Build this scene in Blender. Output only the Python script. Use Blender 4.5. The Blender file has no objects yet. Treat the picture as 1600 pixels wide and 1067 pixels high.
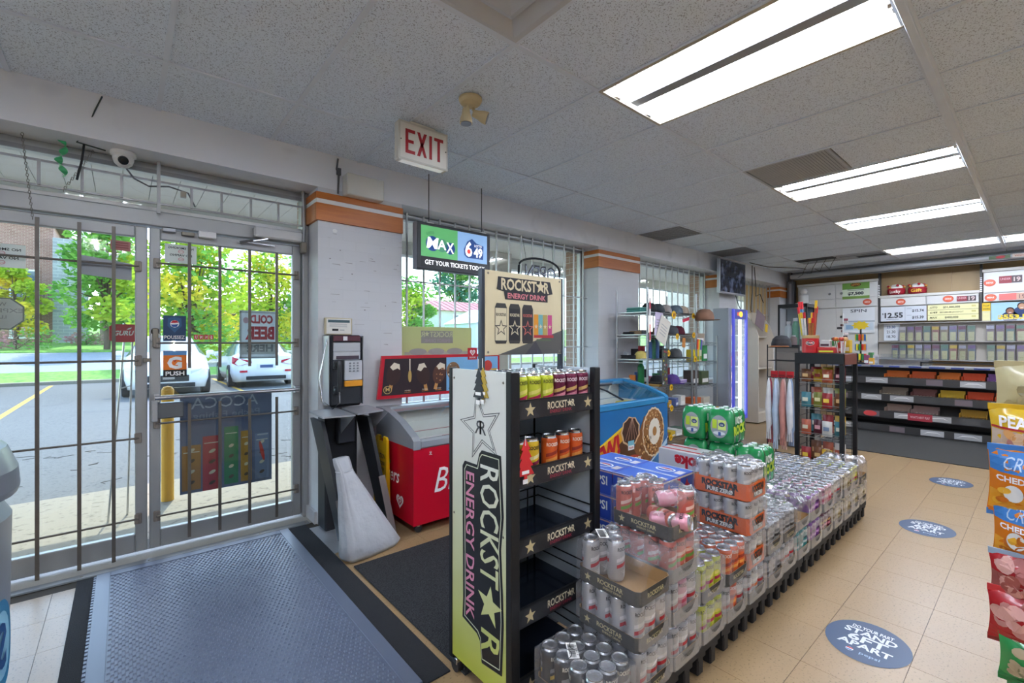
import bpy, math, random
from mathutils import Vector, Matrix
R = random.Random(11)
S = bpy.context.scene
COL = S.collection
V = Vector
PI = math.pi
rad = math.radians

# ---------------------------------------------------------------- camera, sky, sun, exposure
cam = bpy.data.cameras.new('camera')
cam.lens = 16.0; cam.sensor_width = 36.0; cam.clip_start = .05; cam.clip_end = 600
camo = bpy.data.objects.new('camera', cam); COL.objects.link(camo)
camo.location = (0, 0, 1.335); camo.rotation_euler = (rad(90), 0, rad(-40.5))
S.camera = camo

w = bpy.data.worlds.new('sky'); S.world = w; w.use_nodes = True
nt = w.node_tree; nt.nodes.clear()
sky = nt.nodes.new('ShaderNodeTexSky'); sky.sky_type = 'NISHITA'; sky.sun_disc = False
sky.sun_elevation = rad(48); sky.sun_rotation = rad(15); sky.altitude = 100; sky.air_density = 1.0; sky.dust_density = .6
bg = nt.nodes.new('ShaderNodeBackground'); bg.inputs[1].default_value = .19
out = nt.nodes.new('ShaderNodeOutputWorld')
nt.links.new(sky.outputs[0], bg.inputs[0]); nt.links.new(bg.outputs[0], out.inputs[0])

sl = bpy.data.lights.new('sun', 'SUN'); sl.energy = .9; sl.angle = rad(.6); sl.color = (1, .95, .86)
so = bpy.data.objects.new('sun', sl); COL.objects.link(so)
so.rotation_euler = V((-.16, -.58, -.80)).to_track_quat('-Z', 'Y').to_euler(); so.location = (10, 40, 40)

TUBE = 17.0          # emission strength of the fluorescent tubes
S.view_settings.view_transform = 'Standard'; S.view_settings.look = 'None'
S.view_settings.gamma = 1; S.view_settings.use_curve_mapping = False
S.view_settings.exposure = 2.6
S.cycles.max_bounces = 8; S.cycles.diffuse_bounces = 5; S.cycles.glossy_bounces = 4
S.cycles.transmission_bounces = 6; S.cycles.transparent_max_bounces = 40
S.cycles.caustics_reflective = False; S.cycles.caustics_refractive = False
S.cycles.sample_clamp_indirect = 6; S.cycles.use_denoising = True

# ---------------------------------------------------------------- materials
def lin(h):
    if isinstance(h, (tuple, list)): return tuple(h)[:3]
    h = h.lstrip('#'); c = [int(h[i:i+2], 16) / 255 for i in (0, 2, 4)]
    return tuple(x / 12.92 if x <= .04045 else ((x + .055) / 1.055) ** 2.4 for x in c)
MC = {}
def nod(m, t, **k):
    n = m.node_tree.nodes.new(t)
    for a, b in k.items(): setattr(n, a, b)
    return n
def M(col, rough=.5, metal=0, var=.06, vs=6, bump=0, bs=80, emit=0, coat=0, name=None):
    key = (col, rough, metal, var, vs, bump, bs, emit, coat)
    if key in MC: return MC[key]
    m = bpy.data.materials.new(name or 'paint'); m.use_nodes = True
    p = m.node_tree.nodes['Principled BSDF']; L = m.node_tree.links.new
    c = lin(col)
    tc = nod(m, 'ShaderNodeTexCoord'); nz = nod(m, 'ShaderNodeTexNoise'); nz.inputs['Scale'].default_value = vs
    nz.inputs['Detail'].default_value = 4
    mx = nod(m, 'ShaderNodeMix', data_type='RGBA')
    mx.inputs[6].default_value = (*[x * (1 - var) for x in c], 1); mx.inputs[7].default_value = (*[min(1, x * (1 + var)) for x in c], 1)
    L(tc.outputs['Object'], nz.inputs['Vector']); L(nz.outputs['Fac'], mx.inputs[0]); L(mx.outputs[2], p.inputs['Base Color'])
    p.inputs['Roughness'].default_value = rough; p.inputs['Metallic'].default_value = metal
    if coat: p.inputs['Coat Weight'].default_value = coat
    if emit:
        L(mx.outputs[2], p.inputs['Emission Color']); p.inputs['Emission Strength'].default_value = emit
    if bump:
        nb = nod(m, 'ShaderNodeTexNoise'); nb.inputs['Scale'].default_value = bs; nb.inputs['Detail'].default_value = 3
        bp = nod(m, 'ShaderNodeBump'); bp.inputs['Strength'].default_value = bump; bp.inputs['Distance'].default_value = .01
        L(tc.outputs['Object'], nb.inputs['Vector']); L(nb.outputs['Fac'], bp.inputs['Height']); L(bp.outputs['Normal'], p.inputs['Normal'])
    MC[key] = m
    return m
def P(col, rough=.45): return M(col, rough, var=.04, vs=14, name='print_ink')
def speck(name, base, dark, scale, lo, hi, rough, var=.05, vs=3, bump=0, vein=None, world=False):
    """base colour with cloudy variation and fine dark specks"""
    m = bpy.data.materials.new(name); m.use_nodes = True; L = m.node_tree.links.new
    p = m.node_tree.nodes['Principled BSDF']; p.inputs['Roughness'].default_value = rough
    if world:
        g = nod(m, 'ShaderNodeNewGeometry'); co = g.outputs['Position']
    else:
        co = nod(m, 'ShaderNodeTexCoord').outputs['Object']
    n1 = nod(m, 'ShaderNodeTexNoise'); n1.inputs['Scale'].default_value = vs; n1.inputs['Detail'].default_value = 5
    n2 = nod(m, 'ShaderNodeTexNoise'); n2.inputs['Scale'].default_value = scale; n2.inputs['Detail'].default_value = 2
    L(co, n1.inputs['Vector']); L(co, n2.inputs['Vector'])
    b = lin(base)
    a = nod(m, 'ShaderNodeMix', data_type='RGBA'); a.inputs[6].default_value = (*[x * (1 - var) for x in b], 1); a.inputs[7].default_value = (*[min(1, x * (1 + var)) for x in b], 1)
    L(n1.outputs['Fac'], a.inputs[0])
    r = nod(m, 'ShaderNodeMapRange'); r.inputs['From Min'].default_value = lo; r.inputs['From Max'].default_value = hi
    L(n2.outputs['Fac'], r.inputs['Value'])
    q = nod(m, 'ShaderNodeMix', data_type='RGBA'); q.inputs[7].default_value = (*lin(dark), 1)
    L(r.outputs[0], q.inputs[0]); L(a.outputs[2], q.inputs[6]); L(q.outputs[2], p.inputs['Base Color'])
    if bump:
        bp = nod(m, 'ShaderNodeBump'); bp.invert = True; bp.inputs['Strength'].default_value = bump; bp.inputs['Distance'].default_value = .004
        L(r.outputs[0], bp.inputs['Height']); L(bp.outputs['Normal'], p.inputs['Normal'])
    return m
def thin(name, tint, t, gloss_rough=.03, milk=0, gl=1.0, bump=0):
    """thin clear sheet: see-through with a fresnel reflection (and some milkiness for film)"""
    m = bpy.data.materials.new(name); m.use_nodes = True; n = m.node_tree; n.nodes.clear(); L = n.links.new
    tr = nod(m, 'ShaderNodeBsdfTransparent'); tr.inputs[0].default_value = (*[x * t for x in lin(tint)], 1)
    gs = nod(m, 'ShaderNodeBsdfGlossy'); gs.inputs['Roughness'].default_value = gloss_rough; gs.inputs[0].default_value = (gl, gl, gl, 1)
    lw = nod(m, 'ShaderNodeLayerWeight'); lw.inputs[0].default_value = .5; pw = nod(m, 'ShaderNodeMath', operation='POWER'); pw.inputs[1].default_value = 5
    fr = nod(m, 'ShaderNodeMath', operation='MULTIPLY_ADD'); fr.inputs[1].default_value = .96; fr.inputs[2].default_value = .04
    L(lw.outputs['Facing'], pw.inputs[0]); L(pw.outputs[0], fr.inputs[0])
    mx = nod(m, 'ShaderNodeMixShader'); L(fr.outputs[0], mx.inputs[0]); L(gs.outputs[0], mx.inputs[2])
    src = tr.outputs[0]
    if milk:
        df = nod(m, 'ShaderNodeBsdfDiffuse'); df.inputs[0].default_value = (.8, .8, .82, 1)
        m2 = nod(m, 'ShaderNodeMixShader'); m2.inputs[0].default_value = milk
        L(tr.outputs[0], m2.inputs[1]); L(df.outputs[0], m2.inputs[2]); src = m2.outputs[0]
    L(src, mx.inputs[1])
    if bump:
        tc = nod(m, 'ShaderNodeTexCoord'); nb = nod(m, 'ShaderNodeTexNoise'); nb.inputs['Scale'].default_value = 22; nb.inputs['Detail'].default_value = 3
        nb.inputs['Distortion'].default_value = 1.2
        bp = nod(m, 'ShaderNodeBump'); bp.inputs['Strength'].default_value = bump; bp.inputs['Distance'].default_value = .02
        L(tc.outputs['Object'], nb.inputs['Vector']); L(nb.outputs['Fac'], bp.inputs['Height'])
        L(bp.outputs['Normal'], gs.inputs['Normal'])
    o = nod(m, 'ShaderNodeOutputMaterial'); L(mx.outputs[0], o.inputs[0])
    return m
def grad(name, axis, z0, z1, c0, c1, rough=.35):
    """printed sheet whose ink fades from one colour to another along its height"""
    m = bpy.data.materials.new(name); m.use_nodes = True; L = m.node_tree.links.new
    p = m.node_tree.nodes['Principled BSDF']; p.inputs['Roughness'].default_value = rough
    tc = nod(m, 'ShaderNodeTexCoord'); sx = nod(m, 'ShaderNodeSeparateXYZ'); L(tc.outputs['Object'], sx.inputs[0])
    r = nod(m, 'ShaderNodeMapRange'); r.inputs['From Min'].default_value = z0; r.inputs['From Max'].default_value = z1
    L(sx.outputs[axis], r.inputs['Value'])
    q = nod(m, 'ShaderNodeMix', data_type='RGBA'); q.inputs[6].default_value = (*lin(c0), 1); q.inputs[7].default_value = (*lin(c1), 1)
    L(r.outputs[0], q.inputs[0]); L(q.outputs[2], p.inputs['Base Color'])
    return m
def bricky(name, c1, c2, mortar, sx, sy, sc=1, rough=.85, bump=.3):
    m = bpy.data.materials.new(name); m.use_nodes = True; L = m.node_tree.links.new
    p = m.node_tree.nodes['Principled BSDF']; p.inputs['Roughness'].default_value = rough
    tc = nod(m, 'ShaderNodeTexCoord'); s = nod(m, 'ShaderNodeSeparateXYZ'); L(tc.outputs['Object'], s.inputs[0])
    ad = nod(m, 'ShaderNodeMath'); L(s.outputs[0], ad.inputs[0]); L(s.outputs[1], ad.inputs[1])
    cb = nod(m, 'ShaderNodeCombineXYZ'); L(ad.outputs[0], cb.inputs[0]); L(s.outputs[2], cb.inputs[1])
    b = nod(m, 'ShaderNodeTexBrick'); b.inputs['Scale'].default_value = sc
    b.inputs['Color1'].default_value = (*lin(c1), 1); b.inputs['Color2'].default_value = (*lin(c2), 1); b.inputs['Mortar'].default_value = (*lin(mortar), 1)
    b.inputs['Brick Width'].default_value = sx; b.inputs['Row Height'].default_value = sy; b.inputs['Mortar Size'].default_value = sy * .06
    L(cb.outputs[0], b.inputs['Vector']); L(b.outputs['Color'], p.inputs['Base Color'])
    if bump:
        bp = nod(m, 'ShaderNodeBump'); bp.invert = True; bp.inputs['Strength'].default_value = bump; bp.inputs['Distance'].default_value = .004
        L(b.outputs['Fac'], bp.inputs['Height']); L(bp.outputs['Normal'], p.inputs['Normal'])
    return m
def woody(name, c1, c2, axis_scale, rough=.4):
    m = bpy.data.materials.new(name); m.use_nodes = True; L = m.node_tree.links.new
    p = m.node_tree.nodes['Principled BSDF']; p.inputs['Roughness'].default_value = rough
    tc = nod(m, 'ShaderNodeTexCoord'); mp = nod(m, 'ShaderNodeMapping'); mp.inputs['Scale'].default_value = axis_scale
    nz = nod(m, 'ShaderNodeTexNoise'); nz.inputs['Scale'].default_value = 4; nz.inputs['Detail'].default_value = 6; nz.inputs['Distortion'].default_value = .6
    L(tc.outputs['Object'], mp.inputs[0]); L(mp.outputs[0], nz.inputs['Vector'])
    q = nod(m, 'ShaderNodeMix', data_type='RGBA'); q.inputs[6].default_value = (*lin(c1), 1); q.inputs[7].default_value = (*lin(c2), 1)
    L(nz.outputs['Fac'], q.inputs[0]); L(q.outputs[2], p.inputs['Base Color'])
    return m
def leafy(name, c1, c2):
    m = bpy.data.materials.new(name); m.use_nodes = True; n = m.node_tree; n.nodes.clear(); L = n.links.new
    tc = nod(m, 'ShaderNodeTexCoord'); nz = nod(m, 'ShaderNodeTexNoise'); nz.inputs['Scale'].default_value = .8; nz.inputs['Detail'].default_value = 5
    rp = nod(m, 'ShaderNodeMapRange'); rp.inputs['From Min'].default_value = .35; rp.inputs['From Max'].default_value = .65
    q = nod(m, 'ShaderNodeMix', data_type='RGBA'); q.inputs[6].default_value = (*lin(c1), 1); q.inputs[7].default_value = (*lin(c2), 1)
    L(tc.outputs['Object'], nz.inputs['Vector']); L(nz.outputs['Fac'], rp.inputs['Value']); L(rp.outputs[0], q.inputs[0])
    d = nod(m, 'ShaderNodeBsdfDiffuse'); t = nod(m, 'ShaderNodeBsdfTranslucent'); mx = nod(m, 'ShaderNodeMixShader'); mx.inputs[0].default_value = .42
    L(q.outputs[2], d.inputs[0]); L(q.outputs[2], t.inputs[0]); L(d.outputs[0], mx.inputs[1]); L(t.outputs[0], mx.inputs[2])
    o = nod(m, 'ShaderNodeOutputMaterial'); L(mx.outputs[0], o.inputs[0])
    return m

def TRP(col, t=.5):
    """thin paper or vinyl that lets daylight through"""
    if ('trp', col) in MC: return MC[('trp', col)]
    m = bpy.data.materials.new('backlit_paper'); m.use_nodes = True; m.node_tree.nodes.clear(); L = m.node_tree.links.new
    d = nod(m, 'ShaderNodeBsdfDiffuse'); q = nod(m, 'ShaderNodeBsdfTranslucent'); mx = nod(m, 'ShaderNodeMixShader'); mx.inputs[0].default_value = t
    d.inputs[0].default_value = (*lin(col), 1); q.inputs[0].default_value = (*lin(col), 1); L(d.outputs[0], mx.inputs[1]); L(q.outputs[0], mx.inputs[2])
    o = nod(m, 'ShaderNodeOutputMaterial'); L(mx.outputs[0], o.inputs[0]); MC[('trp', col)] = m; return m
WHITE = M('#e6e6e4', .5); BLACK = M('#17181a', .45); CHROME = M('#c8cacc', .22, 1, .05); STEEL = M('#a9acae', .38, .9, .08)
ALU = M('#b4b6b8', .42, .75, .08, 5); DARKBAR = M('#6b655d', .4, .4, .2, 20); SCREWM = M('#8a8478', .4, .8)
GLASS = thin('window_glass', '#f2f8f6', 1.0); FILM = thin('shrink_film', '#f6f6f8', .97, .14, .07, 1, .9)
FILM2 = thin('clear_plastic', '#f4f6f8', .96, .08, .05, 1, 0)
PAPER = M('#e9e7e2', .6); CARD = M('#a98659', .8); INK = P('#1b1b1d')

# ---------------------------------------------------------------- mesh builder
class Fr:
    """a flat printing frame: o = lower-left origin, u = right, v = up (as read)"""
    def __init__(s, o, u, v): s.o = V(o); s.u = V(u); s.v = V(v); s.n = s.u.cross(s.v).normalized()
    def pt(s, x, y, off=0): return s.o + s.u * x + s.v * y + s.n * off
class CyFr:
    def __init__(s, c, r, a): s.c = V(c); s.r = r; s.a = a
    def pt(s, x, y, off=0):
        a = s.a + x / s.r
        return s.c + V((math.cos(a) * (s.r + off), math.sin(a) * (s.r + off), y))
FX = lambda x, y, z: Fr((x, y, z), (0, -1, 0), (0, 0, 1))     # faces -X
FY = lambda x, y, z: Fr((x, y, z), (1, 0, 0), (0, 0, 1))      # faces -Y
FXP = lambda x, y, z: Fr((x, y, z), (0, 1, 0), (0, 0, 1))     # faces +X
FYP = lambda x, y, z: Fr((x, y, z), (-1, 0, 0), (0, 0, 1))    # faces +Y
TC = {}
def glyphs(s, bold):
    k = (s, bold)
    if k in TC: return TC[k]
    c = bpy.data.curves.new('t', 'FONT'); c.body = s; c.size = 1; c.offset = bold; c.resolution_u = 2; c.fill_mode = 'FRONT'
    o = bpy.data.objects.new('t', c)
    me = bpy.data.meshes.new_from_object(o)
    vs = [(v.co.x, v.co.y) for v in me.vertices]; fs = [tuple(p.vertices) for p in me.polygons]
    bpy.data.objects.remove(o); bpy.data.curves.remove(c); bpy.data.meshes.remove(me)
    if not vs: vs = [(0, 0), (.1, 0), (0, .1)]; fs = [(0, 1, 2)]
    x0 = min(v[0] for v in vs); x1 = max(v[0] for v in vs)
    TC[k] = (vs, fs, x0, x1); return TC[k]
CAPH = .69
class MB:
    def __init__(s, T=None): s.v = []; s.f = []; s.mi = []; s.sm = []; s.mats = []; s.T = T
    def add(s, vs, fs, mat, smooth=False):
        if mat not in s.mats: s.mats.append(mat)
        i = s.mats.index(mat); b = len(s.v)
        s.v += [tuple(s.T @ V(p)) for p in vs] if s.T else [tuple(p) for p in vs]
        for f in fs: s.f.append(tuple(b + k for k in f)); s.mi.append(i); s.sm.append(smooth)
        return s
    def box(s, x0, x1, y0, y1, z0, z1, mat, c=0):
        X = (x0, x1); Y = (y0, y1); Z = (z0, z1)
        if not c:
            vs = [(x, y, z) for x in X for y in Y for z in Z]
            return s.add(vs, [(0, 1, 3, 2), (4, 6, 7, 5), (0, 4, 5, 1), (2, 3, 7, 6), (0, 2, 6, 4), (1, 5, 7, 3)], mat)
        c = min(c, abs(x1 - x0) * .45, abs(y1 - y0) * .45, abs(z1 - z0) * .45); d = (c, -c)
        vs = []
        for i in (0, 1):
            for j in (0, 1):
                for k in (0, 1):
                    x, y, z = X[i], Y[j], Z[k]; a, b, e = d[i], d[j], d[k]
                    vs += [(x, y + b, z + e), (x + a, y, z + e), (x + a, y + b, z)]
        I = lambda i, j, k, a: ((i * 2 + j) * 2 + k) * 3 + a
        fs = []
        for i in (0, 1):
            f = [I(i, 0, 0, 0), I(i, 0, 1, 0), I(i, 1, 1, 0), I(i, 1, 0, 0)]; fs.append(f if i == 0 else f[::-1])
            f = [I(0, i, 0, 1), I(1, i, 0, 1), I(1, i, 1, 1), I(0, i, 1, 1)]; fs.append(f if i == 0 else f[::-1])
            f = [I(0, 0, i, 2), I(0, 1, i, 2), I(1, 1, i, 2), I(1, 0, i, 2)]; fs.append(f if i == 0 else f[::-1])
        for j in (0, 1):
            for k in (0, 1):
                fs.append([I(0, j, k, 1), I(1, j, k, 1), I(1, j, k, 2), I(0, j, k, 2)])
                fs.append([I(j, 0, k, 0), I(j, 1, k, 0), I(j, 1, k, 2), I(j, 0, k, 2)])
                fs.append([I(j, k, 0, 0), I(j, k, 1, 0), I(j, k, 1, 1), I(j, k, 0, 1)])
        for i in (0, 1):
            for j in (0, 1):
                for k in (0, 1): fs.append([I(i, j, k, 0), I(i, j, k, 1), I(i, j, k, 2)])
        return s.add(vs, fs, mat)
    def bar(s, p, q, w, h, mat, up=(0, 0, 1)):
        """rectangular bar from p to q"""
        p = V(p); q = V(q); d = (q - p).normalized(); u = V(up)
        if abs(d.dot(u)) > .98: u = V((0, 1, 0))
        a = d.cross(u).normalized() * (w / 2); b = a.cross(d).normalized() * (h / 2)
        vs = [e + i * a + j * b for e in (p, q) for i, j in ((-1, -1), (1, -1), (1, 1), (-1, 1))]
        return s.add(vs, [(0, 1, 2, 3), (7, 6, 5, 4), (0, 4, 5, 1), (1, 5, 6, 2), (2, 6, 7, 3), (3, 7, 4, 0)], mat)
    def tube(s, pts, r, mat, n=6, smooth=True, cap=True):
        pts = [V(p) for p in pts]; vs = []; fs = []; m = len(pts)
        for i, p in enumerate(pts):
            d = (pts[min(i + 1, m - 1)] - pts[max(i - 1, 0)]).normalized()
            u = V((0, 0, 1)) if abs(d.z) < .9 else V((1, 0, 0))
            a = d.cross(u).normalized(); b = a.cross(d)
            rr = r[i] if isinstance(r, (list, tuple)) else r
            vs += [p + (a * math.cos(t) + b * math.sin(t)) * rr for t in [2 * PI * k / n for k in range(n)]]
        for i in range(m - 1):
            for k in range(n):
                k2 = (k + 1) % n; fs.append((i * n + k, (i + 1) * n + k, (i + 1) * n + k2, i * n + k2))
        s.add(vs, fs, mat, smooth)
        if cap: s.add([*vs[:n]], [tuple(range(n))], mat); s.add([*vs[-n:]], [tuple(range(n))[::-1]], mat)
        return s
    def lathe(s, prof, mat, n=16, c=(0, 0, 0), smooth=True, mats=None, cap=True, ax='z'):
        vs = []; m = len(prof)
        def pt(r, z, t):
            x, y = r * math.cos(t), r * math.sin(t)
            if ax == 'z': q = (x, y, z)
            elif ax == 'x': q = (z, x, y)
            else: q = (x, z, -y) if False else (y, z, x)
            return V(c) + V(q)
        for r, z in prof: vs += [pt(r, z, 2 * PI * k / n) for k in range(n)]
        for i in range(m - 1):
            fs = [(i * n + k, i * n + (k + 1) % n, (i + 1) * n + (k + 1) % n, (i + 1) * n + k) for k in range(n)]
            used = vs[i * n:(i + 2) * n]
            s.add(used, [tuple(x - i * n for x in f) for f in fs], mats[i] if mats else mat, smooth)
        if cap:
            if prof[0][0] > 1e-5: s.add(vs[:n], [tuple(range(n))[::-1]], mats[0] if mats else mat)
            if prof[-1][0] > 1e-5: s.add(vs[-n:], [tuple(range(n))], mats[-1] if mats else mat)
        return s
    def quad(s, a, b, c, d, mat, smooth=False): return s.add([a, b, c, d], [(0, 1, 2, 3)], mat, smooth)
    def prism(s, fr, pts, d, mat, side=None):
        """polygon in a frame, pushed back by d along -n"""
        n = len(pts); a = [fr.pt(x, y) for x, y in pts]; b = [fr.pt(x, y, -d) for x, y in pts]
        s.add(a, [tuple(range(n))], mat); s.add(b, [tuple(range(n))[::-1]], side or mat)
        return s.add(a + b, [(i, (i + 1) % n, n + (i + 1) % n, n + i) for i in range(n)], side or mat)
    # flat print
    def rect(s, fr, x0, y0, x1, y1, mat, off=.0006):
        k = 1 if isinstance(fr, Fr) else max(1, int(abs(x1 - x0) / .008))
        for i in range(k):
            a = x0 + (x1 - x0) * i / k; b = x0 + (x1 - x0) * (i + 1) / k
            s.quad(fr.pt(a, y0, off), fr.pt(b, y0, off), fr.pt(b, y1, off), fr.pt(a, y1, off), mat)
        return s
    def poly(s, fr, pts, mat, off=.0006): return s.add([fr.pt(x, y, off) for x, y in pts], [tuple(range(len(pts)))], mat)
    def ell(s, fr, x, y, rx, ry, mat, off=.0006, n=20, rot=0):
        c, t = math.cos(rot), math.sin(rot); P_ = []
        for k in range(n):
            a = 2 * PI * k / n; p, q = rx * math.cos(a), ry * math.sin(a); P_.append((x + p * c - q * t, y + p * t + q * c))
        return s.poly(fr, P_, mat, off)
    def star(s, fr, x, y, r, mat, off=.0006, rot=0, inner=.42, ring=0):
        def pts(k): return [(x + (k if i % 2 == 0 else k * inner) * math.sin(rot + PI * i / 5), y + (k if i % 2 == 0 else k * inner) * math.cos(rot + PI * i / 5)) for i in range(10)]
        a = pts(r)
        if ring:
            b = pts(r * (1 - ring))
            return s.add([fr.pt(*p, off) for p in a + b], [(i, (i + 1) % 10, 10 + (i + 1) % 10, 10 + i) for i in range(10)], mat)
        return s.add([fr.pt(*p, off) for p in a] + [fr.pt(x, y, off)], [(i, (i + 1) % 10, 10) for i in range(10)], mat)
    def txt(s, fr, t, x, y, h, mat, w=None, al='c', off=.0012, bold=.01, mir=False, sh=0, rot=0):
        vs, fs, x0, x1 = glyphs(t, bold); ky = h / CAPH; W = x1 - x0
        kx = w / W if w else ky; W *= kx
        ox = x - (W / 2 if al == 'c' else (W if al == 'r' else 0)); oy = y - h / 2
        c, sn = math.cos(rot), math.sin(rot); P_ = []
        for a, b in vs:
            px = ox + (a - x0) * kx + sh * b * ky; py = oy + b * ky
            if mir: px = 2 * x - px
            if rot: dx, dy = px - x, py - y; px, py = x + dx * c - dy * sn, y + dx * sn + dy * c
            P_.append(fr.pt(px, py, off))
        return s.add(P_, fs, mat)
    def build(s, name, parent=None, stuff=False):
        me = bpy.data.meshes.new(name); me.from_pydata(s.v, [], s.f)
        for m in s.mats: me.materials.append(m)
        me.polygons.foreach_set('material_index', s.mi); me.polygons.foreach_set('use_smooth', s.sm); me.update()
        o = bpy.data.objects.new(name, me); COL.objects.link(o)
        if parent: o.parent = parent
        if stuff: o['kind'] = 'stuff'
        return o
def tag(o, label, cat, group=None):
    o['label'] = label; o['category'] = cat
    if group: o['group'] = group
    return o
def thing(name, label, cat, loc=(0, 0, 0), rz=0, group=None):
    o = bpy.data.objects.new(name, None); o.empty_display_size = .05; COL.objects.link(o)
    o.location = loc; o.rotation_euler = (0, 0, rz)
    return tag(o, label, cat, group)
def solo(mb, name, label, cat, loc=(0, 0, 0), rz=0, group=None):
    o = mb.build(name); o.location = loc; o.rotation_euler = (0, 0, rz); return tag(o, label, cat, group)
def struct(mb, name):
    o = mb.build(name); o['kind'] = 'structure'; return o
def copyo(o, parent=None, loc=None, rot=None):
    c = o.copy(); COL.objects.link(c)
    if parent is not None: c.parent = parent
    if loc is not None: c.location = loc
    if rot is not None: c.rotation_euler = rot
    return c
def dup(root, loc, rz=0, label=None):
    r = copyo(root, None, loc, (0, 0, rz))
    if label: r['label'] = label
    for ch in root.children:
        c = copyo(ch, r)
        for g in ch.children: copyo(g, c)
    return r
ORD = ['first', 'second', 'third', 'fourth', 'fifth', 'sixth', 'seventh', 'eighth', 'ninth', 'tenth', 'eleventh', 'twelfth', 'thirteenth', 'fourteenth', 'fifteenth', 'sixteenth', 'seventeenth', 'eighteenth']
# ================================================================ the room
YW = 3.44; CEIL = 2.715; XE = 10.45; X0 = -4.0; Y0 = -4.5
FLOORM = speck('vinyl_tile', '#a88c66', '#7d6846', 110, .60, .70, .3, .06, 1.7, 0, world=True)
JOINT = M('#3a3328', .8)
CEILM = speck('mineral_fibre_tile', '#e6f1ff', '#a3adbb', 170, .585, .63, .9, .02, 2, .35, world=True)
WALLM = speck('wall_paint', '#e4e6ea', '#d8dade', 5, .58, .72, .6, .03, 1.2)
PILLM = bricky('painted_brick', '#d3d4d6', '#cfd0d2', '#cfd0d2', .2, .075, 1, .6, .04)
TEEM = M('#dde6f2', .5)
ORNG = woody('orange_wood', '#a8561a', '#cf7f34', (1.2, 1.2, 14), .4)

fl = struct(MB().box(X0, XE, Y0, 3.95, -.12, -.0035, JOINT), 'floor')
T = .305; tx0 = 2.46 - T * 22; ty0 = .36 - T * 16
tb = MB(); tb.box(.0008, T - .0008, .0008, T - .0008, -.0034, 0, FLOORM)
c49, s49 = math.cos(rad(49.5)), math.sin(rad(49.5))
cand = []; rest = []
for i in range(int((XE - tx0) / T) + 1):
    for j in range(int((3.5 - ty0) / T) + 1):
        x, y = tx0 + i * T, ty0 + j * T
        if x < X0 or x + T > XE or y < Y0 or y + T > 3.52: continue
        mx_, my_ = x + T / 2, y + T / 2
        d = mx_ * c49 + my_ * s49; l = mx_ * s49 - my_ * c49
        hid = (-.1 < mx_ < .85 and 1.7 < my_ < 3.4) or (1.2 < mx_ < 2.3 and 1.6 < my_ < 2.5) or (1.6 < mx_ < 4 and 1.0 < my_ < 1.7)
        (cand if d > .3 and abs(l) < 1.2 * d and d > 1.5 and not hid else rest).append((d, x, y))
cand.sort(); rest += cand[300:]; cand = cand[:300]
t0 = None
for d, x, y in cand:
    t0 = tb.build('floor_tile', fl) if t0 is None else copyo(t0, fl)
    t0.location = (x, y, 0)
mb = MB()
for d, x, y in rest: mb.box(x + .0008, x + T - .0008, y + .0008, y + T - .0008, -.0034, 0, FLOORM)
mb.box(-.9, 1.06, 3.52, 3.74, -.0034, .001, M('#b3b1ab', .6, bump=.3))
mb.build('floor_tiles_beyond', fl, True)
t = MB()
t.prism(Fr((-.86, 3.5, 0), (0, 1, 0), (0, 0, 1)), [(0, 0), (.075, 0), (.065, .006), (.01, .006)], -1.9, M('#8f9295', .45, .8))
for i in range(7): t.lathe([(.008, .0055), (.006, .008), (0, .0085)], SCREWM, 8, (-.78 + i * .3, 3.535, 0))
th = struct(t, 'trim_9')

ce = struct(MB().box(X0, XE, Y0, YW, CEIL + .13, CEIL + .2, M('#3c3e40', .9)), 'ceiling')
cx0 = 1.99 - .61 * 10; cy0 = 1.60 - 1.22 * 5
FIX = [(1.99, .38), (4.43, .38), (6.26, .38), (8.70, .38), (8.70, -.84), (-.45, .38), (-2.89, .38), (1.99, -2.06), (4.43, -2.06), (6.26, -2.06), (-.45, -2.06), (-2.89, -2.06)]
ctm = MB(); ctm.box(.004, .606, .004, 1.216, CEIL + .005, CEIL + .018, CEILM); ct = None
holes = [(round(x, 2), round(y, 2)) for x, y in FIX]
special = {(.77, .38): 'diff', (3.82, .38): 'vent', (5.04, 2.82): 'g', (6.87, 2.82): 'g', (8.70, 1.60): 'open'}
for i in range(24):
    x = cx0 + .61 * i
    if x + .61 > XE + .3: break
    for j in range(-1, 7):
        y = cy0 + 1.22 * j; k = (round(x, 2), round(y, 2))
        if y < Y0 - .9 or k in holes: continue
        if y + 1.22 > YW or x + .61 > XE or y < Y0 or k in special:
            yb = min(y + 1.22, YW); xb = min(x + .61, XE); ya = max(y, Y0)
            if special.get(k) == 'diff': yb = .99
            if special.get(k) == 'vent': yb = 1.0
            if special.get(k) in ('g', 'open'): continue
            MB().box(x + .004, xb - .004, ya + .004, yb - .004, CEIL + .005, CEIL + .018, CEILM).build('ceiling_tile', ce); continue
        if ct is None: ct = ctm.build('ceiling_tile', ce)
        else: ct = copyo(ct, ce)
        ct.location = (x, y, 0)
for j in range(7):
    y = cy0 + 1.22 * j
    if y > YW: continue
    if abs(y - .38) < .01:
        MB().box(X0, 9.95, y - .016, y + .016, CEIL - .018, CEIL + .004, TEEM, .003).box(X0, 9.95, y - .028, y + .028, CEIL - .004, CEIL + .004, TEEM).build('ceiling_rail', ce)
    elif y > Y0: MB().box(X0, XE, y - .013, y + .013, CEIL - .003, CEIL + .004, TEEM).build('grid_bar', ce)
gb = MB().box(-.012, .012, Y0, YW, CEIL - .002, CEIL + .0035, TEEM).build('grid_bar', ce); gb.location.x = cx0
for i in range(1, 24):
    if cx0 + .61 * i < XE: gb = copyo(gb, ce, (cx0 + .61 * i, 0, 0))
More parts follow.
